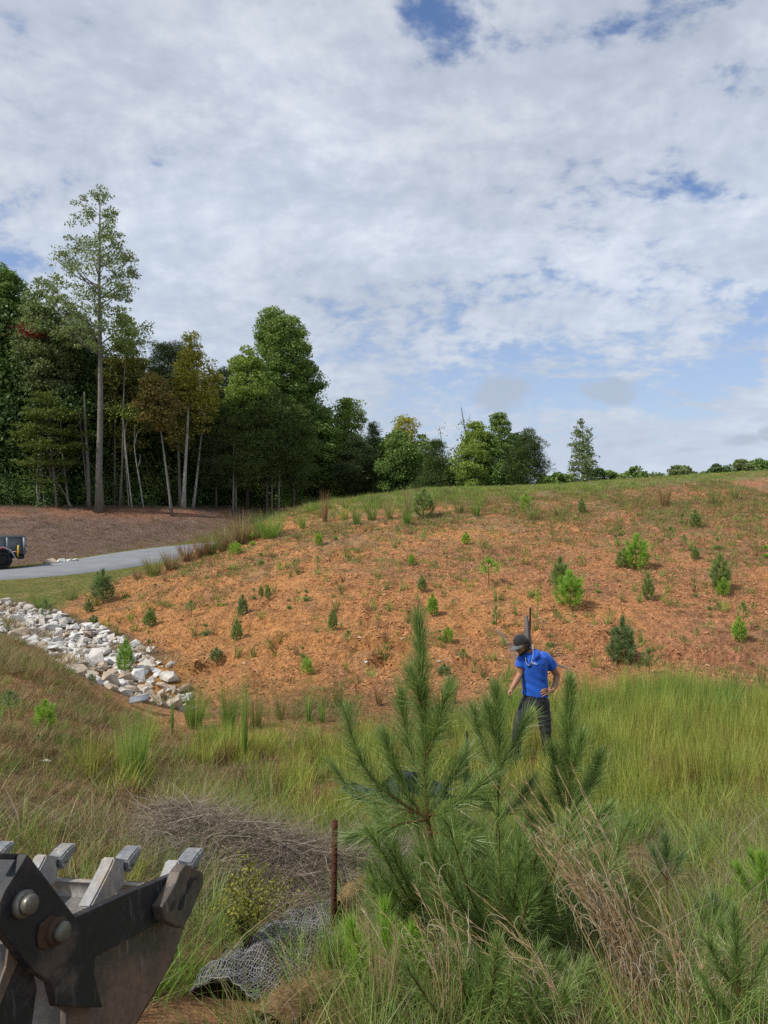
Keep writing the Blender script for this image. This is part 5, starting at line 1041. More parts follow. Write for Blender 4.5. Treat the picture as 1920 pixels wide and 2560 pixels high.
big_pine('feathery young pine low in the right corner', [(1838, 2290, 0), (1842, 2380, 0), (1846, 2480, 0), (1852, 2600, 0)], 3.2, [(110, (1845, 2480, 0), (1800, 2420, 0), (1775, 2360, 0)), (110, (1845, 2500, 0), (1890, 2440, 0), (1910, 2380, 0)), (110, (1848, 2540, 0), (1790, 2500, -.1), (1760, 2450, -.1)), (110, (1848, 2540, 0), (1900, 2510, -.1), (1930, 2470, -.1)), (90, (1842, 2420, 0), (1815, 2360, .1), (1805, 2320, .1))], lead=420, seed=8, tr=.008, leadn=.75, L=.13)
big_pine('dim thin young pine behind the feathery one in the right corner', [(1785, 2250, 0), (1780, 2330, 0), (1775, 2440, 0)], 4.2, [(60, (1780, 2340, 0), (1755, 2300, 0), (1745, 2270, 0)), (60, (1780, 2340, 0), (1808, 2300, 0), (1820, 2270, 0))], lead=140, seed=9, tr=.006, leadn=.6, L=.13, mat=M_n_blue)

# ------------------------------------------------------------------ dry broomsedge leaning in front of the pines
M_sedge = leaf('broomsedge', [(0, (.24, .14, .07)), (.45, (.40, .265, .13)), (.8, (.50, .38, .22)), (1, (.58, .49, .33))], .2, obj=.1)
M_curl = leaf('broomsedge_leaf', [(0, (.34, .26, .16)), (1, (.62, .54, .40))], .25, obj=.1)
def broomsedge(label, base_px, y0, tips, n, seed, spread=26):
    rs = np.random.default_rng(seed); b0 = P3(base_px[0], base_px[1], y0); b0[2] = min(b0[2], ground(b0[0], b0[1])); r = empty('broomsedge_clump', tuple(b0), label=label, cat='dry grass clump', group='dry broomsedge in the foreground')
    sa = Acc(); la = Acc(); hd = Acc()
    for k in range(n):
        tu, tv, td = tips[k % len(tips)]; f = rs.uniform(.55, 1.05)
        e = P3(tu + rs.normal(0, spread), tv + rs.normal(0, spread), y0 + td + rs.normal(0, .08)) ; e = b0 + (e - b0) * f
        s0 = b0 + np.array([rs.normal(0, .045), rs.normal(0, .045), 0]); m = s0 * .5 + e * .5 + np.array([.05 + rs.normal(0, .03), 0, .06 + rs.normal(0, .03)])
        c = cat([s0, m, e], 8); tube(sa, c - b0, np.linspace(.0028, .0012, len(c)), 4, False)
        for j in range(3):
            t = rs.uniform(.25, .8); i = int(t * (len(c) - 1)); d = c[i + 1] - c[i]; d /= np.linalg.norm(d)
            sd = rs.normal(size=3); sd -= sd @ d * d; sd /= np.linalg.norm(sd); l = rs.uniform(.06, .15); q = [c[i], c[i] + d * l * .5 + sd * l * .25, c[i] + d * l * .55 + sd * l * .7 - [0, 0, l * .15], c[i] + d * l * .2 + sd * l * .8 - [0, 0, l * .6]]
            cc = cat(q, 4); tube(la, cc - b0, np.linspace(.0022, .0008, len(cc)), 3, False)
        for j in range(16):   # feathery seed tufts on the upper half
            i = int(rs.uniform(.5, .98) * (len(c) - 1)); d = c[i] - c[i - 1]; d /= np.linalg.norm(d)
            blades(hd, (c[i] - b0)[None], (d + rs.normal(0, .22, 3))[None], np.array([rs.uniform(.03, .07)]), np.array([.0028]), np.array([[0, 0, -.1]]), 2, rs)
    sa.obj('stalks', M_sedge, r); tag(COL.objects[-1], kind=None); la.obj('curled_leaves', M_curl, r); hd.obj('seed_heads', M_sedge, r)
    for o in r.children: o['kind'] = 'stuff'
broomsedge('large tan dry grass clump leaning up to the left across the right pine', (1640, 2600), 3.15, [(1235, 1900, .55), (1300, 1930, .5), (1330, 2000, .3), (1390, 1870, .5), (1270, 1990, .4), (1410, 2010, .2)], 52, 61)
broomsedge('thinner dry clump leaning left over the low pine sprays', (1470, 2620), 3.05, [(1130, 2270, .2), (1210, 2200, .3), (1090, 2190, .4)], 12, 62, 34)
broomsedge('upright dry stalks in front of the tall pine trunk', (1090, 2640), 3.1, [(1000, 2130, .2), (1075, 2080, .3), (960, 2000, .4), (1120, 2240, .2), (915, 2080, .3)], 12, 63, 26)
broomsedge('pale dry stalks low between the erosion mat and the pines', (1010, 2640), 3.2, [(900, 2330, .2), (960, 2260, .2), (870, 2200, .3)], 9, 64, 24)
broomsedge('few dry arching stalks right of the pine thicket', (1720, 2640), 3.1, [(1620, 2200, .3), (1560, 2180, .2), (1700, 2270, .3), (1790, 2300, .3), (1860, 2190, .4)], 22, 65, 30)

# ------------------------------------------------------------------ yellow green shrub
M_shrub = leaf('shrub_leaf', [(0, (.14, .15, .02)), (.5, (.27, .28, .04)), (1, (.40, .38, .08))], .35, obj=.0)
hp = hit(617, 2392); yb = hp[1]; sr = empty('wispy_shrub', tuple(hp), label='small yellow green shrub with bare fanning stems beside the dead grass heap', cat='shrub'); rs = np.random.default_rng(71)
sa = Acc(); cen = []
for k, (tu, tv) in enumerate([(625, 2135), (600, 2180), (575, 2215), (560, 2275), (680, 2180), (700, 2210), (720, 2205), (650, 2165), (545, 2240), (665, 2250), (590, 2290)]):
    e = P3(tu, tv, yb + rs.normal(0, .12)); m = hp * .55 + e * .45 + [rs.normal(0, .01), 0, .0] + np.array([(hp[0] - e[0]) * .18, 0, .03]); c = cat([hp, m, e], 8); tube(sa, c - hp, np.linspace(.0045, .0012, len(c)), 4, False)
    for j in range(16):
        i = int(rs.uniform(.38, .97) * (len(c) - 1)); q = c[i] + np.array([rs.normal(0, .055), rs.normal(0, .05), rs.uniform(.02, .09)]); tube(sa, [c[i] - hp, q - hp], [.0015, .0008], 3, False)
        for z in range(9): cen.append(c[i] * rs.uniform(0, .7) + 0); cen[-1] = c[i] + (q - c[i]) * rs.uniform(.2, 1.1) + rs.normal(0, .009, 3)
sa.obj('stems', bark('shrub_stem', (.06, .04, .03), (.14, .10, .07), 30), sr); COL.objects[-1]
for o in sr.children: o.name = 'stem'
la = Acc(); cen = np.array(cen); leaves(la, cen - hp, .02, rs, .4, .5); o = la.obj('foliage', M_shrub, sr)

# ------------------------------------------------------------------ rusty posts, net, erosion mat
M_rust = plain('rusted_steel', (.095, .035, .022), .85, .3, .2, .35, 25, .5, .004)
M_post_dark = plain('dark_steel', (.03, .022, .02), .7, .3, .3, .3, 25, .3, .004)
def t_post(label, top, foot, y, mat, wd=.034, name='steel_post'):
    f = hit(*foot) if y is None else P3(foot[0], foot[1], y); yy = f[1]; t = P3(top[0], top[1], yy); h = np.linalg.norm(t - f)
    r = empty(name, tuple(f), label=label, cat='post'); a = Acc(); box(a, (-wd / 2, -.003, -.3), (wd / 2, .003, h)); box(a, (-.003, .0035, -.3), (.003, .03, h - .001)); a.obj('shaft', mat, r)
    for k in range(int(h / .055)):
        s = Acc(); box(s, (-.008, -.011, .04 + k * .055), (.008, -.0035, .052 + k * .055))
        if k == 0: stud = s.mesh('stud'); stud.materials.append(mat)
        o = bpy.data.objects.new('stud', stud); COL.objects.link(o); o.parent = r; o.location = (0, 0, k * .055)
    d = Vector(t - f).normalized(); r.rotation_euler = d.to_track_quat('Z', 'Y').to_euler(); r.rotation_euler[2] = R(18); return r
t_post('leaning rusty steel fence post standing beside the erosion mat', (822, 2046), (834, 2352), None, M_rust, .036)
t_post('short dark steel stake standing in the ditch grass between the pines', (1165, 1826), (1167, 1935), 8.2, M_post_dark, .026)
np_f = hit(1322, 1655)
t_post('dark steel post with grey netting bunched round it, behind the capped head', (1314, 1517), (1322, 1655), None, M_post_dark, .04)
def net_mat(name, c1, c2):
    def f(t):
        g = t.new('ShaderNodeNewGeometry').outputs['Random Per Island']; o = t.new('ShaderNodeTexCoord').outputs['Object']
        return bsdf(t, t.mix(t.math('MULTIPLY', t.math('ADD', g, t.noise(o, 60, 3, .6)), .5), c1, c2), .9, .1)
    return material(name, f)
M_net = net_mat('grey_net_cord', (.16, .155, .16), (.37, .355, .35)); M_coir = net_mat('brown_coir', (.16, .09, .045), (.42, .27, .14)); M_net_and_shadow = net_mat('dark_net_and_shadow', (.07, .065, .06), (.17, .16, .15))
def lattice(acc, S, r, diag=True, jit=0.0, rs=rs):
    "cords of a net over a grid of surface points S (m, n, 3)"
    m, n, _ = S.shape
    if jit: S = S + rs.normal(0, jit, S.shape)
    for i in range(m): tube(acc, S[i], r, 4, False)
    for j in range(n): tube(acc, S[:, j] + [0, 0, r * .8], r, 4, False)
def sheet(acc, S):
    m, n, _ = S.shape; i = (np.arange(m - 1)[:, None] * n + np.arange(n - 1)[None]).ravel(); acc.add(S.reshape(-1, 3), None, np.stack([i, i + 1, i + n + 1, i + n], -1))
# netting gathered round the far post
o0 = np_f; nr = empty('bunched_netting', tuple(o0), label='grey wire netting gathered round the post behind the man, trailing left, shadow strip right', cat='netting')
yy = np_f[1]; tt = np.linspace(0, 1, 26); lft = np.array([1313.5 - 10 * t ** 1.3 - 14 * max(0, t - .75) * 3 for t in tt]); rgt = np.array([1318 + 16 * t ** .8 + 30 * max(0, t - .72) * 2 for t in tt]); vv_ = 1538 + (1652 - 1538) * tt
ss = np.linspace(0, 1, 18); Sg = np.zeros((26, 18, 3))
for i in range(26):
    for j in range(18):
        u_ = lft[i] + (rgt[i] - lft[i]) * ss[j]; Sg[i, j] = P3(u_, vv_[i], yy - .05 - .05 * math.sin(ss[j] * math.pi) * (1 + tt[i]) - .03 * math.sin(ss[j] * 14) * tt[i])
a = Acc(); sheet(a, Sg - o0); o = a.obj('cloth', M_net_and_shadow, nr, True); md = o.modifiers.new('t', 'SOLIDIFY'); md.thickness = .006
a = Acc(); lattice(a, Sg[::1, ::2] - o0 - [0, .012, 0], .0035); a.obj('mesh_wire', M_net, nr)
# strip of light wire mesh running down left of the man, and the post's shadow laid as a dark strip to the right
def ground_strip(path, width, m, n, lift, wav=.03, seed=0):
    rs = np.random.default_rng(seed); Pp = np.array([hit(*p) for p in path]); c = cat(Pp, 8); L = np.concatenate([[0], np.cumsum(np.linalg.norm(np.diff(c, axis=0), axis=1))]); s = np.linspace(0, L[-1], m)
    cx = np.stack([np.interp(s, L, c[:, k]) for k in range(3)], -1); tgt = np.gradient(cx, axis=0); tgt[:, 2] = 0; tgt /= np.linalg.norm(tgt, axis=1, keepdims=True); nn = np.stack([-tgt[:, 1], tgt[:, 0], np.zeros(m)], -1)
    t = np.linspace(-.5, .5, n); wd = np.interp(np.linspace(0, 1, m), np.linspace(0, 1, len(width)), width)
    G = cx[:, None] + nn[:, None] * t[None, :, None] * wd[:, None, None]
    G[..., 2] = ground(G[..., 0], G[..., 1]) + lift * (1 - (2 * t[None]) ** 2 * .75) * (.6 + .8 * fbm(G[..., 0], G[..., 1], .35, 130 + seed)) + .012 + wav * (fbm(G[..., 0], G[..., 1], .16, 140 + seed) - .5)
    return G
a = Acc(); G = ground_strip([(1238, 1572), (1262, 1600), (1285, 1640), (1300, 1680)], [.08, .14, .2], 30, 6, .03, .04, 1); lattice(a, G - o0, .0022); a.obj('mesh_wire', M_net, nr)
a = Acc(); G = ground_strip([(1330, 1648), (1365, 1655), (1405, 1668), (1430, 1685)], [.16, .07, .03], 30, 6, .02, .03, 2); sheet(a, G - o0); o = a.obj('cloth', M_net_and_shadow, nr, True)  # dark sheet painted in as the cast shadow of the netted post
# erosion mat in front
er = empty('erosion_mat', tuple(matP[2]), label='strip of grey open netting over brown coir fibre running past the rusty post', cat='erosion mat'); e0 = matP[2]
G = ground_strip([tuple(p) for p in mat_path], [.34, .52, .52, .40, .40, .5], 96, 34, .09, .17, 3)
a = Acc(); lattice(a, G - e0, .0030, jit=.0022); o = a.obj('netting', M_net, er); o['kind'] = 'stuff'
a = Acc(); sheet(a, G - e0 - [0, 0, .014]); o = a.obj('backing', plain('matted_soil', (.085, .065, .05), .95, .1, 0, .4, 14, .5, .01), er, True)
cp = [(p[0] + 100, p[1] + 66) for p in mat_path]
G2 = ground_strip(cp, [.22, .22, .24, .24, .22, .2], 70, 18, .07, .06, 4); a = Acc(); sheet(a, G2 - e0); a.obj('coir_blanket', plain('coir', (.27, .17, .085), .95, .1, 0, .4, 30, .8, .01), er, True)
rs = np.random.default_rng(77); fb = Acc(); idx = rs.integers(0, G2.shape[0] * G2.shape[1], 5200); bp = G2.reshape(-1, 3)[idx] + rs.normal(0, .012, (5200, 3)) * [1, 1, .2]
blades(fb, bp - e0, rs.normal(0, 1, (5200, 3)) * [1, 1, .35] + [0, 0, .25], rs.uniform(.02, .06, 5200), np.full(5200, .0022), rs.normal(0, .5, (5200, 3)), 3, rs); o = fb.obj('fibre', M_coir, er); o['kind'] = 'stuff'
# brown coir roll with a dark hollow beside the post
G3 = ground_strip([(850, 2330), (880, 2290), (925, 2255), (965, 2235)], [.10, .24, .2, .1], 30, 14, .20, .08, 5); a = Acc(); sheet(a, G3 - e0); a.obj('coir_roll', MATS['coir'], er, True)
bp = G3.reshape(-1, 3)[rs.integers(0, 420, 1500)]; fb = Acc(); blades(fb, bp - e0, rs.normal(0, 1, (1500, 3)) * [1, 1, .4] + [0, 0, .3], rs.uniform(.02, .05, 1500), np.full(1500, .0022), rs.normal(0, .5, (1500, 3)), 3, rs); o = fb.obj('fibre', M_coir, er); o['kind'] = 'stuff'
# fallen black silt cloth behind the pines
M_black = plain('black_woven_cloth', (.022, .03, .045), .75, .3, 0, .3, 18, .3, .01)
Sg = np.zeros((34, 14, 3)); rs = np.random.default_rng(88)
for i, t in enumerate(np.linspace(0, 1, 34)):
    u_ = 868 + 262 * t
    for j, s_ in enumerate(np.linspace(0, 1, 14)):
        Sg[i, j] = P3(u_ + 12 * math.sin(s_ * 5 + t * 9), 1948 + 22 * math.sin(t * 8) + (22 + 34 * math.sin(t * 3.1)) * s_, 6.9 + .10 * math.sin(t * 17 + s_ * 4) + .05 * math.sin(t * 41))
a = Acc(); c0 = Sg[17, 13]; sheet(a, Sg - c0); o = a.obj('black_cloth', M_black, None, True); o.location = c0; md = o.modifiers.new('t', 'SOLIDIFY'); md.thickness = .004; tag(o, 'crumpled blackish blue cloth half hidden behind the tall pine', 'cloth')

# ------------------------------------------------------------------ trailer at the frame edge
M_tpaint = plain('trailer_grey_paint', (.18, .20, .22), .5, .4, .2, .2, 5, .1)
M_tdark = plain('trailer_black', (.018, .018, .02), .6, .4, 0, .2, 8); M_tyre = plain('tyre_rubber', (.02, .02, .021), .85, .25, 0, .25, 20, .4, .01)
M_tread = plain('tread_plate', (.42, .44, .46), .4, .5, .7, .2, 30, .3, .004); M_yel = plain('yellow_plastic', (.62, .45, .03), .5, .4); M_redr = plain('red_reflector', (.5, .03, .02), .3, .5); M_whr = plain('white_reflector', (.7, .7, .7), .3, .5)
W0 = P3(7, 1423.5, 32.6); W0[2] = ground(W0[0], W0[1]) + .085
TR = empty('dump_trailer', tuple(W0), rz=math.atan2(.47, .88), label='dark grey dump trailer parked on the road, only its rear corner in view', cat='trailer')
def part(name, mat, fn, parent=TR, smooth=False): a = Acc(); fn(a); return a.obj(name, mat, parent, smooth)
def f(a): box(a, (-3.6, .22, .62), (.86, .27, 1.40)); box(a, (-3.6, 1.97, .62), (.86, 2.02, 1.40)); box(a, (-3.6, .27, .62), (-3.55, 1.97, 1.40)); box(a, (-3.55, .27, .62), (.86, 1.97, .67))
body = part('body', M_tpaint, f)
part('top_rail', M_tpaint, lambda a: box(a, (-3.62, .16, 1.36), (.90, .30, 1.43)))
for x_ in (-3.2, -2.35, -1.5, -.65, .18): part('rib', M_tpaint, lambda a, x_=x_: box(a, (x_ - .05, .14, .63), (x_ + .05, .218, 1.358)))
part('corner_post', M_tpaint, lambda a: box(a, (.80, .13, .60), (.92, .218, 1.358)))
tg_ = part('tailgate', M_tpaint, lambda a: box(a, (.862, .28, .66), (.91, 1.96, 1.34)))
for z_ in (.72, .98, 1.26): part('hinge', M_tdark, lambda a, z_=z_: box(a, (.905, .15, z_ - .04), (.96, .26, z_ + .04)))
part('chassis', M_tdark, lambda a: (box(a, (-3.8, .42, .42), (.88, .52, .60)), box(a, (-3.8, 1.7, .42), (.88, 1.8, .60))))
part('rear_bumper', M_tdark, lambda a: box(a, (.60, .05, .40), (.84, 2.1, .50)))
def fender(a):
    pr_ = [(-1.55, .50), (-1.40, .92), (.02, .92), (.30, .78), (.50, .42), (.54, .42), (.34, .82), (.04, .965), (-1.42, .965), (-1.60, .50)]
    V = [(x_, y_, z_) for y_ in (-.16, .16) for x_, z_ in pr_]; n = len(pr_); Q = [[i, (i + 1) % n, n + (i + 1) % n, n + i] for i in range(n)]; a.add(V, None, Q)
    a.add([(x_, -.16, z_) for x_, z_ in pr_], None, [[0, 1, 8, 9], [1, 2, 7, 8], [2, 3, 6, 7], [3, 4, 5, 6]])
part('fender', M_tread, fender)
part('marker_light', M_redr, lambda a: box(a, (-.22, -.185, .88), (.04, -.162, .93)))
part('reflector', M_whr, lambda a: box(a, (.22, .118, .70), (.44, .138, .745))); part('reflector', M_redr, lambda a: box(a, (.44, .118, .70), (.70, .138, .745)))
part('marker_post', M_yel, lambda a: tube(a, [(.585, .0, .50), (.62, -.01, 1.02)], .035, 8))
for xw in (-.85, 0.0):
    whl = empty('wheel', (0, 0, 0)); whl.parent = TR; whl.location = (xw, 0, .375)
    a = Acc(); pr_ = [(-.11, .24), (-.115, .33), (-.09, .37), (0, .378), (.09, .37), (.115, .33), (.11, .24)]; nseg = 36; V = []
    for k in range(nseg):
        an = k * 2 * math.pi / nseg
        for yv, rv in pr_: rr_ = rv + (.006 if (k % 2 and rv > .36) else 0); V.append((rr_ * math.cos(an), yv, rr_ * math.sin(an)))
    n = len(pr_); a.add(V, None, [[k * n + j, k * n + j + 1, ((k + 1) % nseg) * n + j + 1, ((k + 1) % nseg) * n + j] for k in range(nseg) for j in range(n - 1)]); a.obj('tyre', M_tyre, whl, True)
    a = Acc(); tube(a, [(0, -.075, 0), (0, .09, 0)], .235, 24); tube(a, [(0, -.11, 0), (0, -.07, 0)], .06, 12)
    for k in range(8): an = k * math.pi / 4; M = Matrix.Rotation(an, 4, 'Y'); box(a, (.07, -.10, -.025), (.215, -.078, .025), M)
    a.obj('rim', M_tdark, whl)

# ------------------------------------------------------------------ excavator bucket, close at the left
Wd = Vector((-.945, .31, -.11)).normalized(); Nn = -Wd
L0 = Vector(P3(480, 2180, 2.0))
def un(cx, cy, s=0.0):
    "a point of the side view (crop coordinates of the bucket) on the plane s metres inwards along the lip"
    u_ = cx / 2.592; v_ = 1980 + cy / 2.592; r_ = Vector(((u_ - 960) / F, 1, (1280 - v_) / F)); Pp = L0 + Wd * s; return r_ * (Nn.dot(Pp) / Nn.dot(r_))
def steel(name, c, worn, dirt=(.30, .22, .13), rough=.45, dk=.5, metal=.3, dscale=9, thr=(.55, .72)):
    def f(t):
        o = t.new('ShaderNodeTexCoord').outputs['Object']
        n = t.noise(o, dscale, 8, .68); n2 = t.noise(o, 55, 4, .6); st = t.new('ShaderNodeMapping'); t.put(st.inputs[0], o); st.inputs['Scale'].default_value = (30, 30, 4); st.inputs['Rotation'].default_value = (.5, .3, .2); sc = t.noise(st.outputs[0], 2, 5, .6)
        col_ = t.mix(t.mapr(sc, .58, .72), c, worn); col_ = t.mix(t.math('MULTIPLY', t.mapr(n, *thr), dk), col_, dirt)
        k = t.mapr(n2, .3, .7, .85, 1.15); col_ = t.mix(1, col_, t.comb(k, k, k), 'MULTIPLY')
        return bsdf(t, col_, t.mapr(n, .3, .7, rough - .1, rough + .3), .4, bumpn(t, n2, .25, .002), metal)
    return material(name, f)
M_bk = steel('black_worn_paint', (.016, .017, .020), (.07, .07, .072), (.13, .095, .065), .42, .6, .1, 7, (.50, .68))
M_shell = steel('worn_brown_steel', (.085, .075, .065), (.20, .18, .16), (.22, .14, .085), .5, .8, .3, 4, (.40, .64))
M_inner = steel('dusty_inner_steel', (.26, .255, .25), (.36, .35, .34), (.42, .34, .23), .6, .8, .1, 7, (.45, .65))
M_tooth = steel('worn_tooth_steel', (.24, .245, .25), (.40, .40, .41), (.44, .34, .22), .4, .6, .5, 14, (.5, .66))
M_pin = steel('pin_steel', (.17, .16, .13), (.30, .28, .23), (.10, .055, .03), .4, .6, .6, 30)
M_rpin = steel('rusty_washer', (.075, .042, .025), (.12, .07, .04), (.05, .03, .02), .7, .6, .3, 30)
M_grey = steel('pale_grey_link', (.42, .41, .40), (.50, .49, .48), (.38, .33, .27), .6, .5, .05, 6)
BK = empty('excavator_bucket', tuple(un(600, 1503, .3)), label='worn steel digger bucket with its teeth pointing up and away, close at the left', cat='digger bucket'); b0 = BK.location.copy()
def extr(name, px_, s0, s1, mat, bev=.004, parent=BK, smooth=False):
    "prism: outline seen on the plane s0, carried along the lip direction to s1"
    A = [un(*p, s0) if len(p) == 2 else un(p[0], p[1], s0) for p in px_]; bm = bmesh.new()
    va = [bm.verts.new(p - b0) for p in A]; vb = [bm.verts.new(p + Wd * (s1 - s0) - b0) for p in A]; n = len(A)
    bm.faces.new(va); bm.faces.new(vb[::-1])
    for i in range(n): bm.faces.new((va[(i + 1) % n], va[i], vb[i], vb[(i + 1) % n]))
    bmesh.ops.recalc_face_normals(bm, faces=bm.faces[:])
    if bev: bmesh.ops.bevel(bm, geom=bm.edges[:], offset=bev, segments=2, affect='EDGES', profile=.6)
    me = bpy.data.meshes.new(name); bm.to_mesh(me); bm.free(); me.materials.append(mat); o = bpy.data.objects.new(name, me); link(o, parent); return o
# side plates
extr('side_plate', [(180, 400), (490, 810), (800, 665), (1145, 527), (1130, 640), (1045, 762), (1040, 842), (620, 1070), (612, 1180), (640, 1300), (668, 1397), (560, 1398), (378, 1393), (358, 1310), (340, 1240), (215, 1155), (110, 1030), (30, 930), (-40, 860), (-20, 760), (30, 645)], -.012, .012, M_bk, .003)
extr('side_shell', [(560, 1030), (1050, 760), (1100, 830), (1190, 882), (1170, 960), (1120, 1080), (1060, 1200), (1000, 1300), (940, 1400), (880, 1503), (850, 1600), (430, 1640), (425, 1503), (430, 1420), (380, 1380), (400, 1200)], .016, .032, M_shell, .003)
extr('side_cutter', [(1205, 468), (1262, 490), (1318, 520), (1322, 600), (1270, 720), (1235, 800), (1190, 885), (1150, 872), (1072, 832), (1050, 742), (1090, 680), (1140, 590), (1165, 520)], -.045, -.0125, M_shell, .005)
for (cx_, cy_, sx_, sy_, an) in [(1238, 590, 12, 40, .25), (1185, 720, 13, 48, .3), (1275, 560, 16, 8, .3), (1130, 735, 9, 40, .35), (1212, 655, 8, 26, .3)]:
    pts = [(cx_ + sx_ * math.cos(q) * math.cos(an) + sy_ * math.sin(q) * math.sin(an), cy_ - sx_ * math.cos(q) * math.sin(an) * .3 - sy_ * math.sin(q) * math.cos(an)) for q in np.linspace(0, 2 * math.pi, 10, endpoint=False)]
    extr('recess', pts, -.049, -.044, M_bk, .001)
for k in range(6): extr('weld', [(1095 + 10 * k, 700 - 26 * k), (1103 + 10 * k, 690 - 26 * k), (1108 + 10 * k, 672 - 26 * k), (1098 + 10 * k, 676 - 26 * k)], -.02, -.0125, M_shell, .001)
# shell: lip, floor and back, one bent plate carried across the width
prof = [(1185, 600), (1195, 700), (1190, 885), (1120, 1090), (1000, 1310), (880, 1510), (700, 1680), (450, 1750)]
prin = [(1150, 620), (1155, 700), (1140, 870), (1075, 1070), (960, 1280), (845, 1470), (690, 1620), (450, 1690)]
bm = bmesh.new(); o_ = [un(*p, .033) for p in prof]; i_ = [un(*p, .033) for p in prin]; Wl = Wd * .72
def strip(vs, flip, mi):
    a_ = [bm.verts.new(p - b0) for p in vs]; b_ = [bm.verts.new(p + Wl - b0) for p in vs]
    for k in range(len(vs) - 1): fc = bm.faces.new((a_[k], a_[k + 1], b_[k + 1], b_[k]) if flip else (a_[k + 1], a_[k], b_[k], b_[k + 1])); fc.material_index = mi; fc.smooth = True
    return a_, b_
A1, B1 = strip(o_, True, 0); A2, B2 = strip(i_, False, 1)
for Ax in (0, -1):
    fc = bm.faces.new((A1[Ax], A2[Ax], B2[Ax], B1[Ax])); fc.material_index = 1
me = bpy.data.meshes.new('shell'); bm.normal_update(); bm.to_mesh(me); bm.free(); me.materials.append(M_shell); me.materials.append(M_inner); link(bpy.data.objects.new('shell', me), BK)
# wear lip: thick plate along the mouth, dirt ledge and inner floor behind it
def prj(p): return ((p.x / p.y * F + 960) * 2.592, (1280 - p.z / p.y * F - 1980) * 2.592)
Lp = un(870, 592, .2); s5 = min(np.linspace(.2, .7, 200), key=lambda q: abs(prj(Lp + Wd * (q - .2))[0] - 515))
lipc = prj(Lp + Wd * (.033 - .2))
def run(name, pts, s0, s1, mat, th=.012):
    P_ = [un(a_, c_, s5) for a_, c_ in pts]; bm = bmesh.new(); dn = (P_[-1] - P_[0]).cross(Wd).normalized() * th
    rows_ = [[bm.verts.new(q + Wd * (sv_ - s5) - b0) for q in P_] for sv_ in np.linspace(s0, s1, 8)]
    for r0, r1 in zip(rows_[:-1], rows_[1:]):
        for k in range(len(P_) - 1): bm.faces.new((r0[k], r0[k + 1], r1[k + 1], r1[k]))
    bmesh.ops.solidify(bm, geom=bm.faces[:], thickness=th); me = bpy.data.meshes.new(name); bm.to_mesh(me); bm.free(); me.materials.append(mat); return link(bpy.data.objects.new(name, me), BK)
run('lip_plate', [(521, 560), (505, 622)], .034, .86, M_inner, .014)
run('dirt_ledge', [(503, 626), (492, 648), (455, 674)], .036, .84, plain('packed_dirt', (.42, .33, .21), .95, .1, 0, .35, 14, .9, .008), .01)
run('inner_liner', [(453, 677), (330, 830), (120, 1050), (-100, 1500)], .036, .84, M_inner, .008)
# teeth: tip and shank
tip = [(818, 446), (858, 392), (903, 346), (918, 352), (912, 390), (880, 455), (842, 524), (815, 505)]
shank = [(742, 424), (822, 440), (806, 470), (815, 540), (812, 600), (700, 720), (580, 752), (640, 640), (720, 480)]
for k in range(4):
    s_ = (-.004, .2, .43, .66)[k]
    def at_t2(px_): return [un(p[0], p[1], .2) + Wd * (s_ - .2) for p in px_]
    for nm_, px_, mt_, e in (('shank', shank, M_inner, .0), ('tooth', tip, M_tooth, .006)):
        A = at_t2(px_); bm = bmesh.new(); va = [bm.verts.new(p - b0 - Wd * e) for p in A]; vb = [bm.verts.new(p - b0 + Wd * (.042 + e)) for p in A]; n = len(A)
        bm.faces.new(va); bm.faces.new(vb[::-1])
        for i in range(n): bm.faces.new((va[(i + 1) % n], va[i], vb[i], vb[(i + 1) % n]))
        bmesh.ops.recalc_face_normals(bm, faces=bm.faces[:]); bmesh.ops.bevel(bm, geom=bm.edges[:], offset=.0045, segments=2, affect='EDGES')
        me = bpy.data.meshes.new(nm_); bm.to_mesh(me); bm.free(); me.materials.append(mt_)
        if nm_ == 'shank': sh_o = link(bpy.data.objects.new('tooth_shank', me), BK)
        else:
            to = link(bpy.data.objects.new('tooth', me), BK); a = Acc(); c = at_t2([(845, 465)])[0] - b0 - Wd * e; tube(a, [c - Wd * .003, c + Wd * .01], .006, 12); a.obj('retaining_pin', M_pin, to)
# mount pins with washers
for (cx_, cy_, r_, mt_, wm) in [(158, 716, .0185, M_pin, M_pin), (372, 892, .019, M_pin, M_rpin)]:
    c = un(cx_ - 20, cy_ + 8, -.012) - b0; ph = Acc(); tube(ph, [c + Wd * .004, c - Wd * .012], r_ * 1.38, 28); w_ = ph.obj('washer', wm, BK); q = Acc(); tube(q, [c - Wd * .0125, c - Wd * .026, c - Wd * .0285], [r_, r_, r_ * .88], 28); q.obj('pin_head', mt_, w_)
extr('boss_plate', [(330, 800), (400, 810), (415, 850), (410, 930), (370, 980), (300, 1020), (255, 1010), (245, 950), (260, 860)], -.0165, -.0125, M_rpin, .001)
# second ear, cross plate and box between the ears
extr('ear_plate', [(180, 400), (60, 400), (-60, 395), (-60, 860), (-40, 860), (-10, 700), (30, 645)], .16, .18, M_bk, .002)
extr('cross_plate', [(176, 402), (184, 404), (36, 650), (26, 645)], .0125, .6, M_bk, .002)
extr('top_plate', [(178, 400), (178, 440), (-60, 436), (-60, 398)], .0125, .03, M_bk, .002)
# link below, and the pale plate seen through the gap
extr('link_arm', [(60, 985), (100, 1030), (150, 1080), (215, 1160), (243, 1270), (232, 1345), (210, 1510), (150, 1640), (-120, 1640), (-60, 1450), (0, 1300), (40, 1120)], .02, .06, M_bk, .003)
extr('link_edge', [(60, 985), (105, 1040), (130, 1080), (60, 1230), (10, 1360), (-40, 1460), (-70, 1440), (-20, 1300), (40, 1130)], .0135, .0195, M_shell, .0015)
extr('back_plate', [(120, 1040), (520, 1150), (520, 1900), (120, 1900)], .10, .12, M_grey, .003)

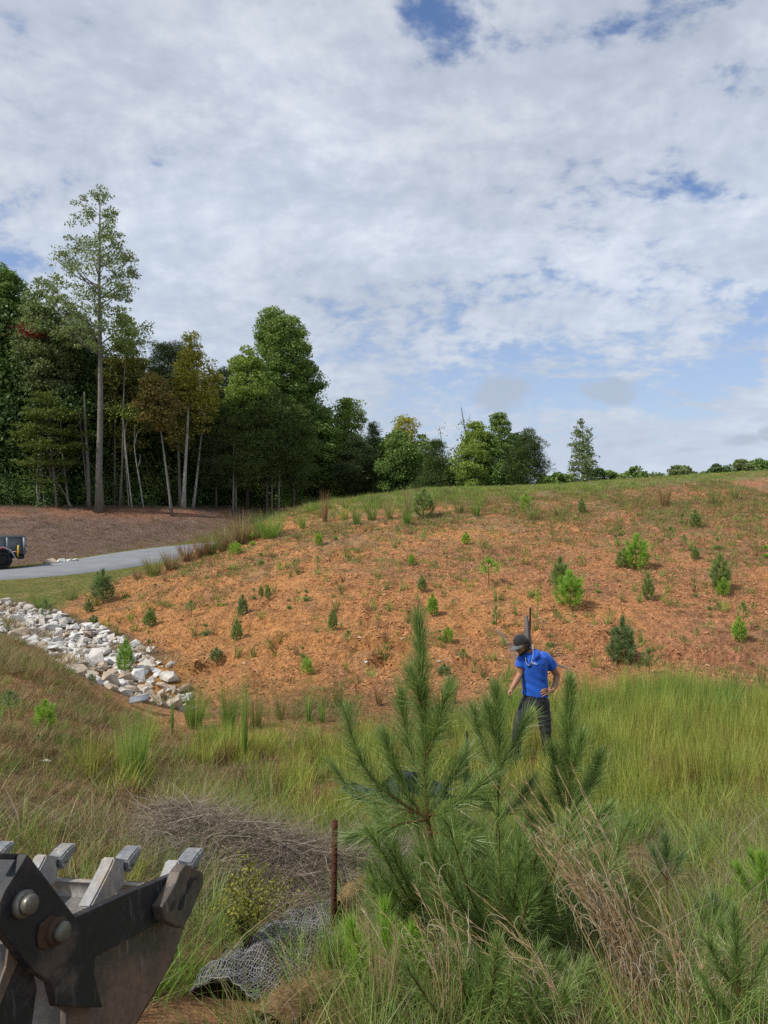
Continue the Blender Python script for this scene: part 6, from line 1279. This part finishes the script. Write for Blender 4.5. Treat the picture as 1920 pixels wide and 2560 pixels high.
# ------------------------------------------------------------------ the standing man
YM = 9.4
def J(u, v, d=0.0): return P3(u, v, YM + d)
def remesh(name, acc, vox, mat, parent, smooth=2, disp=None):
    me = acc.mesh(name); o = bpy.data.objects.new(name, me); COL.objects.link(o)
    m = o.modifiers.new('r', 'REMESH'); m.mode = 'VOXEL'; m.voxel_size = vox
    if smooth: s = o.modifiers.new('s', 'SMOOTH'); s.factor = .5; s.iterations = smooth
    dg_ = bpy.context.evaluated_depsgraph_get(); n = bpy.data.meshes.new_from_object(o.evaluated_get(dg_)); bpy.data.objects.remove(o)
    if disp:
        k = len(n.vertices); c = np.zeros(k * 3, np.float32); n.vertices.foreach_get('co', c); c = c.reshape(-1, 3); nn = np.zeros(k * 3, np.float32); n.vertices.foreach_get('normal', nn); nn = nn.reshape(-1, 3)
        c += nn * disp(c)[:, None]; n.vertices.foreach_set('co', c.astype(np.float32).ravel()); n.update()
    n.polygons.foreach_set('use_smooth', np.ones(len(n.polygons), bool)); n.materials.clear(); n.materials.append(mat); n.name = name
    q = bpy.data.objects.new(name, n); link(q, parent); return q
def ell(acc, c, ax, rad, nu=20, nv=12):
    "ellipsoid with axes ax (rows) and radii rad"
    th = np.linspace(0, math.pi, nv); ph = np.arange(nu) * 2 * math.pi / nu; ax = np.array(ax)
    V = [np.asarray(c) + ax.T @ (np.array([math.sin(t) * math.cos(p), math.sin(t) * math.sin(p), math.cos(t)]) * rad) for t in th for p in ph]
    Q = [[i * nu + j, (i + 1) * nu + j, (i + 1) * nu + (j + 1) % nu, i * nu + (j + 1) % nu] for i in range(nv - 1) for j in range(nu)]; acc.add(V, None, Q)
def limb(acc, pts, rad, n=14): c = cat(pts, 5); k = np.linspace(0, len(rad) - 1, len(c)); tube(acc, c, np.interp(k, range(len(rad)), rad), n); ell(acc, c[0], np.eye(3), [rad[0]] * 3, 12, 8); ell(acc, c[-1], np.eye(3), [rad[-1]] * 3, 12, 8)
def loft(acc, rings, n=28):
    "rings: (centre, half width, half depth, yaw, tilt) stacked upwards"
    V = []
    for (c, hw, hd, yaw, tilt) in rings:
        for k in range(n):
            a_ = 2 * math.pi * k / n; x_ = hw * np.sign(math.cos(a_)) * abs(math.cos(a_)) ** .85; y_ = hd * np.sign(math.sin(a_)) * abs(math.sin(a_)) ** .9
            V.append(np.asarray(c) + [x_ * math.cos(yaw) - y_ * math.sin(yaw), x_ * math.sin(yaw) + y_ * math.cos(yaw), tilt * x_])
    m = len(rings); Q = [[i * n + j, i * n + (j + 1) % n, (i + 1) * n + (j + 1) % n, (i + 1) * n + j] for i in range(m - 1) for j in range(n)]; V += [rings[0][0], rings[-1][0]]
    T_ = [[(j + 1) % n, j, m * n] for j in range(n)] + [[(m - 1) * n + j, (m - 1) * n + (j + 1) % n, m * n + 1] for j in range(n)]; acc.add(V, T_, Q)
def skin(t):
    o = t.new('ShaderNodeTexCoord').outputs['Object']; k = t.mapr(t.noise(o, 12, 4, .5), .3, .7, .88, 1.12)
    return bsdf(t, t.mix(1, (.34, .165, .095), t.comb(k, k, k), 'MULTIPLY'), .5, .4, **{'Subsurface Weight': .08})
M_skin = material('skin', skin)
def fabric(name, c, sc=260, rough=.8):
    def f(t):
        o = t.new('ShaderNodeTexCoord').outputs['Object']; k = t.mapr(t.noise(o, 6, 4, .5), .3, .7, .92, 1.08)
        return bsdf(t, t.mix(1, c, t.comb(k, k, k), 'MULTIPLY'), rough, .3, bumpn(t, t.noise(o, sc, 2, .5), .2, .001), **{'Sheen Weight': .2})
    return material(name, f)
M_blue = fabric('blue_polo', (.012, .095, .50)); M_pant = fabric('charcoal_trousers', (.022, .023, .026)); M_cap = fabric('black_cap', (.018, .018, .02)); M_visor = fabric('cap_visor_grey', (.11, .12, .12)); M_hair = plain('dark_hair', (.015, .010, .008), .6, .4, 0, .4, 60, .8, .006)
M_white = plain('white_print', (.8, .82, .86), .6, .3); M_chain = plain('silver_chain', (.75, .75, .76), .3, .6, .6); M_shoe = plain('brown_boot', (.06, .04, .028), .7, .3); M_glass = plain('dark_glasses', (.01, .01, .01), .2, .6)
foot_m = P3(1335, 1935, YM); foot_m[2] = ground(foot_m[0], foot_m[1])
MAN = empty('person', tuple(foot_m), label='man in a blue polo shirt and black cap looking down, one hand on his hip', cat='person'); m0 = np.array(foot_m)
hu = np.array([-.42, -.10, .90]); hu /= np.linalg.norm(hu); fd = np.array([-.80, -.44, -.44]); fd -= fd @ hu * hu; fd /= np.linalg.norm(fd); hs = np.cross(fd, hu); HX = np.array([hs, fd, hu])
hc = J(1303, 1610, -.06)
def H(s, f_, u_): return hc + hs * s + fd * f_ + hu * u_
B = Acc()
ell(B, H(0, -.005, .015), HX, [.076, .094, .10]); ell(B, H(0, .03, -.055), HX, [.055, .062, .072]); ell(B, H(0, .062, -.095), HX, [.028, .028, .026], 12, 8)      # skull, jaw, chin
ell(B, H(0, .098, -.028), HX, [.014, .020, .024], 10, 8); ell(B, H(0, .082, -.066), HX, [.026, .016, .016], 10, 8); ell(B, H(.078, -.01, -.02), HX, [.010, .022, .033], 10, 8); ell(B, H(-.078, -.01, -.02), HX, [.010, .022, .033], 10, 8)   # nose, mouth, ears
limb(B, [H(0, -.02, -.05), J(1322, 1626, -.04), J(1331, 1640, -.01)], [.055, .056, .066])
loft(B, [(J(1338, 1745, 0), .13, .09, -.2, 0), (J(1337, 1700, 0), .135, .09, -.2, 0), (J(1334, 1662, -.02), .15, .10, -.2, 0), (J(1332, 1636, -.02), .10, .08, -.2, 0)])
# arms: his left (to the right) bent with the hand on the hip, his right hanging forward
limb(B, [J(1358, 1643, 0), J(1376, 1662, .04), J(1392, 1688, .07)], [.058, .050, .042]); limb(B, [J(1392, 1688, .07), J(1389, 1708, .02), J(1380, 1727, -.06)], [.042, .040, .027])
limb(B, [J(1306, 1646, -.03), J(1302, 1664, -.04), J(1300, 1684, -.05)], [.054, .048, .042]); limb(B, [J(1300, 1684, -.05), J(1290, 1704, -.10), J(1279, 1722, -.14)], [.041, .039, .027])
# left hand on the hip: palm and five fingers
ell(B, J(1372, 1729, -.10), np.array([[.9, -.2, .1], [.2, .9, 0], [0, 0, 1]]), [.042, .016, .036], 14, 9); limb(B, [J(1380, 1727, -.06), J(1375, 1728, -.09)], [.027, .026], 10)
for k, (du, dv, l) in enumerate([(0, -6, 15), (-1, -2, 19), (0, 2, 19), (3, 6, 15)]):
    limb(B, [J(1368 + du, 1729 + dv, -.115), J(1361 + du * .5, 1730 + dv * 1.2, -.13), J(1368 - l + du * .3, 1734 + dv * 1.4, -.118)], [.0095, .009, .0075], 8)
limb(B, [J(1374, 1724, -.10), J(1372, 1718, -.085), J(1369, 1716, -.07)], [.011, .0095, .008], 8)
# right hand
ell(B, J(1275, 1728, -.15), np.array([[.7, 0, -.7], [0, 1, 0], [.7, 0, .7]]), [.022, .034, .042], 12, 8)
for k in range(4): limb(B, [J(1273, 1733, -.175 + .018 * k), J(1271.5, 1739, -.18 + .018 * k), J(1273.5, 1745 - abs(k - 1), -.178 + .018 * k)], [.009, .0085, .007], 8)
limb(B, [J(1279, 1727, -.17), J(1280.5, 1733, -.18), J(1279, 1738, -.18)], [.011, .009, .008], 8)
B.V = [v - m0 for v in B.V]
body_ = remesh('body', B, .0055, M_skin, MAN, 3)
# polo shirt
SH = Acc(); yw = -.20
loft(SH, [(J(1338, 1738, 0), .166, .120, yw, -.10), (J(1338, 1725, 0), .166, .122, yw, -.08), (J(1337, 1700, 0), .160, .122, yw, -.03), (J(1335, 1675, -.01), .170, .130, yw, 0), (J(1333, 1655, -.02), .178, .130, yw, .02), (J(1332, 1641, -.02), .165, .112, yw, .03), (J(1331, 1632, -.02), .120, .092, yw, .02), (J(1330, 1624, -.02), .068, .068, yw, 0)])
tube(SH, cat([J(1350, 1640, 0), J(1366, 1649, .015), J(1381, 1668, .045)], 5), np.linspace(.078, .080, 11), 18); ell(SH, J(1353, 1642, 0), np.eye(3), [.076, .075, .066])
tube(SH, cat([J(1309, 1643, -.03), J(1304, 1652, -.035), J(1300, 1668, -.045)], 5), np.linspace(.066, .066, 11), 18); ell(SH, J(1310, 1643, -.03), np.eye(3), [.068, .07, .058])
SH.V = [v - m0 for v in SH.V]
def folds(c):
    g = c @ np.array([.75, 0, .66]); g2 = c @ np.array([-.3, .4, 1.0]); low = np.clip((1.15 - (c[:, 2])) / .35, 0, 1)
    return .012 * np.sin(g * 52 + 3 * np.sin(g2 * 11)) * (.35 + .65 * low) * (vnoise(c[:, 0] + c[:, 1], c[:, 2], .09, 5) ** 1) + .006 * (fbm(c[:, 0] * 1.3 + c[:, 1], c[:, 2], .08, 6) - .5)
shirt = remesh('polo_shirt', SH, .008, M_blue, MAN, 3, folds)
sv = np.array([v.co for v in shirt.data.vertices])
def front(u, v, off=.006):
    d = P3(u, v, YM) - m0; k = np.argsort((sv[:, 0] - d[0]) ** 2 + (sv[:, 2] - d[2]) ** 2 + (sv[:, 1] > 0) * 9)[:6]; p = d.copy(); p[1] = sv[k, 1].min() - off; return p
# collar, placket, chain and prints
a = Acc()
def quadstrip(acc, A_, B_, th):
    A_ = np.array(A_); B_ = np.array(B_); n = len(A_); V = np.concatenate([A_, B_, A_ - [0, th, 0], B_ - [0, th, 0]]); Q = []
    for i in range(n - 1): Q += [[i, i + 1, n + i + 1, n + i], [2 * n + i, 3 * n + i, 3 * n + i + 1, 2 * n + i + 1], [i, 2 * n + i, 2 * n + i + 1, i + 1], [n + i, n + i + 1, 3 * n + i + 1, 3 * n + i]]
    Q += [[0, n, 3 * n, 2 * n], [n - 1, 3 * n - 1, 4 * n - 1, 2 * n - 1]]; acc.add(V, None, Q)
quadstrip(a, [J(1335, 1617, .03) - m0, front(1338, 1619, .0), front(1337, 1626, .012), front(1328, 1642, .014)], [J(1341, 1622, .03) - m0, front(1346, 1625, .004), front(1344, 1636, .012), front(1334, 1644, .012)], .004)
quadstrip(a, [J(1330, 1611, .05) - m0, front(1310, 1626, .02), front(1306, 1631, .02), front(1313, 1644, .014)], [J(1320, 1614, .05) - m0, front(1304, 1632, .014), front(1302, 1638, .012), front(1310, 1649, .012)], .004)
a.obj('collar', M_blue, shirt)
a = Acc(); quadstrip(a, [front(1322, 1643, .006), front(1320, 1652, .006), front(1319, 1662, .006)], [front(1316, 1643, .006), front(1314, 1652, .006), front(1313, 1662, .006)], .003); a.obj('placket', M_blue, shirt)
a = Acc(); tube(a, cat([J(1330, 1612, -.08) - m0, front(1328, 1626, .03), front(1325, 1640, .022), front(1320, 1653, .014), front(1315, 1657, .014), front(1311, 1652, .016), front(1309, 1640, .02)], 6), .0028, 6, True); a.obj('necklace', M_chain, MAN)
def stroke(acc, pts, r): tube(acc, cat([front(p, q, .007) for p, q in pts], 4), r, 5, True)
a = Acc()
for st_ in ([(1326.5, 1648.8), (1325, 1648.2), (1323.4, 1649.2), (1323.2, 1651.3), (1324.6, 1652.4), (1326, 1651.2)], [(1326.6, 1652.2), (1327.2, 1650.4), (1328.2, 1650.6), (1328.2, 1652.2)], [(1328.6, 1652.4), (1329, 1650.8), (1330, 1651.2), (1330.2, 1652.8), (1330.9, 1651.3), (1331.8, 1653)], [(1332.4, 1651), (1332.5, 1653.4)], [(1333.4, 1653.2), (1334, 1651.8), (1334.8, 1653.6), (1336.4, 1653.6)], [(1325, 1653.6), (1329, 1653.4), (1333, 1654.6), (1336.8, 1654)]): stroke(a, st_, .0018)
a.obj('printed_script', M_white, shirt)
a = Acc()
for st_ in ([(1302.4, 1647.6), (1303.2, 1646.8), (1304, 1647.8)], [(1304.4, 1647.2), (1305.4, 1648.4), (1306, 1647.6)]): stroke(a, st_, .0014)
a.obj('printed_name', M_white, shirt)
# trousers, belt line, boots
PA = Acc(); gz = m0[2]
loft(PA, [(J(1337, 1760, 0), .155, .115, yw, -.04), (J(1338, 1745, 0), .158, .115, yw, -.06), (J(1338, 1728, 0), .148, .108, yw, -.06)])
def G_(u, y): p = P3(u, 1935, y); p[2] = ground(p[0], p[1]); return p
fr, fl = G_(1289, YM - .05), G_(1374, YM + .12)
limb(PA, [J(1319, 1756, -.01), J(1305, 1795, -.08), J(1293, 1836, -.12), J(1290, 1880, -.06), fr + [0, 0, .10]], [.094, .088, .068, .064, .056]); limb(PA, [J(1355, 1756, .01), J(1361, 1795, .0), J(1366, 1842, .0), J(1371, 1885, .08), fl + [0, 0, .10]], [.095, .086, .068, .064, .056])
PA.V = [v - m0 for v in PA.V]
remesh('trousers', PA, .009, M_pant, MAN, 3, lambda c: .008 * (fbm(c[:, 0] + c[:, 1], c[:, 2] * 1.6, .10, 8) - .5) + .004 * np.sin(c[:, 2] * 70 + 6 * vnoise(c[:, 0], c[:, 2], .1, 9)) * vnoise(c[:, 0], c[:, 2], .2, 3))
for fp, yaw in ((fr, -2.2), (fl, -1.9)):
    a = Acc(); d = np.array([math.cos(yaw), math.sin(yaw), 0]); s3 = np.array([-d[1], d[0], 0]); ell(a, fp + d * .06 + [0, 0, .045] - m0, np.array([d, s3, [0, 0, 1]]), [.135, .05, .05]); ell(a, fp + [0, 0, .09] - m0, np.array([d, s3, [0, 0, 1]]), [.06, .05, .08]); remesh('boot', a, .012, M_shoe, MAN, 1)
# cap, hair, beard, glasses
a = Acc(); nu, nv = 24, 9; V = []
for i in range(nv):
    t_ = i / (nv - 1) * math.pi * .5
    for j in range(nu):
        p_ = 2 * math.pi * j / nu; V.append(H(.088 * math.cos(t_) ** .8 * math.cos(p_), -.005 + .104 * math.cos(t_) ** .8 * math.sin(p_), .028 + .092 * math.sin(t_)) - m0)
a.add(V, None, [[i * nu + j, i * nu + (j + 1) % nu, (i + 1) * nu + (j + 1) % nu, (i + 1) * nu + j] for i in range(nv - 1) for j in range(nu)]); ell(a, H(0, 0, .122) - m0, HX, [.008, .008, .006], 8, 6)
cp_ = a.obj('cap', M_cap, MAN, True); a = Acc(); Vt = []; n = 13
for j in range(n):
    q = -1 + 2 * j / (n - 1); x_ = .078 * q; inner = .098 * math.sqrt(max(0, 1 - (x_ / .09) ** 2)); L1 = .075 * (1 - abs(q) ** 2.6) + .002; dz = -.02 * q * q
    for (ff, uu) in ((inner - .012, .030 + dz), (inner + L1 * .5, .020 + dz), (inner + L1, .004 + dz)): Vt.append(H(x_, ff, uu) - m0)
Vt = np.array(Vt); Vb = Vt - hu * .005; N3 = len(Vt); Q = [[j * 3 + k, j * 3 + k + 1, (j + 1) * 3 + k + 1, (j + 1) * 3 + k] for j in range(n - 1) for k in range(2)]; a.add(np.vstack([Vt, Vb]), None, Q + [[N3 + q_ for q_ in f_[::-1]] for f_ in Q] + [[j * 3 + 2, j * 3 + 2 + N3, (j + 1) * 3 + 2 + N3, (j + 1) * 3 + 2] for j in range(n - 1)]); a.obj('visor', M_visor, cp_, True)
a = Acc(); rs = np.random.default_rng(91); ell(a, H(0, -.05, -.025), HX, [.084, .062, .07], 16, 10)
for k in range(70):
    an = rs.uniform(-1, 1) * 2.1; rr_ = .085; p = H(rr_ * math.sin(an), -.012 - rr_ * .95 * math.cos(an) * (1 if abs(an) < 1.57 else .3), rs.uniform(-.085, .03)); ell(a, p, np.eye(3), [rs.uniform(.011, .02)] * 3, 7, 5)
a.V = [np.asarray(v) - m0 for v in a.V]; remesh('hair', a, .0055, M_hair, MAN, 1)
a = Acc(); ell(a, H(0, .058, -.108), HX, [.040, .036, .026]); ell(a, H(.04, .03, -.088), HX, [.020, .038, .022]); ell(a, H(-.04, .03, -.088), HX, [.020, .038, .022]); a.V = [np.asarray(v) - m0 for v in a.V]; remesh('beard', a, .005, M_hair, MAN, 1)
a = Acc(); ell(a, H(.034, .086, .004), HX, [.030, .010, .020], 12, 8); ell(a, H(-.034, .086, .004), HX, [.030, .010, .020], 12, 8); tube(a, [H(.062, .08, .008), H(.082, -.02, .002)], .003, 5); tube(a, [H(-.062, .08, .008), H(-.082, -.02, .002)], .003, 5); a.V = [np.asarray(v) - m0 for v in a.V]; a.obj('sunglasses', M_glass, MAN, True)
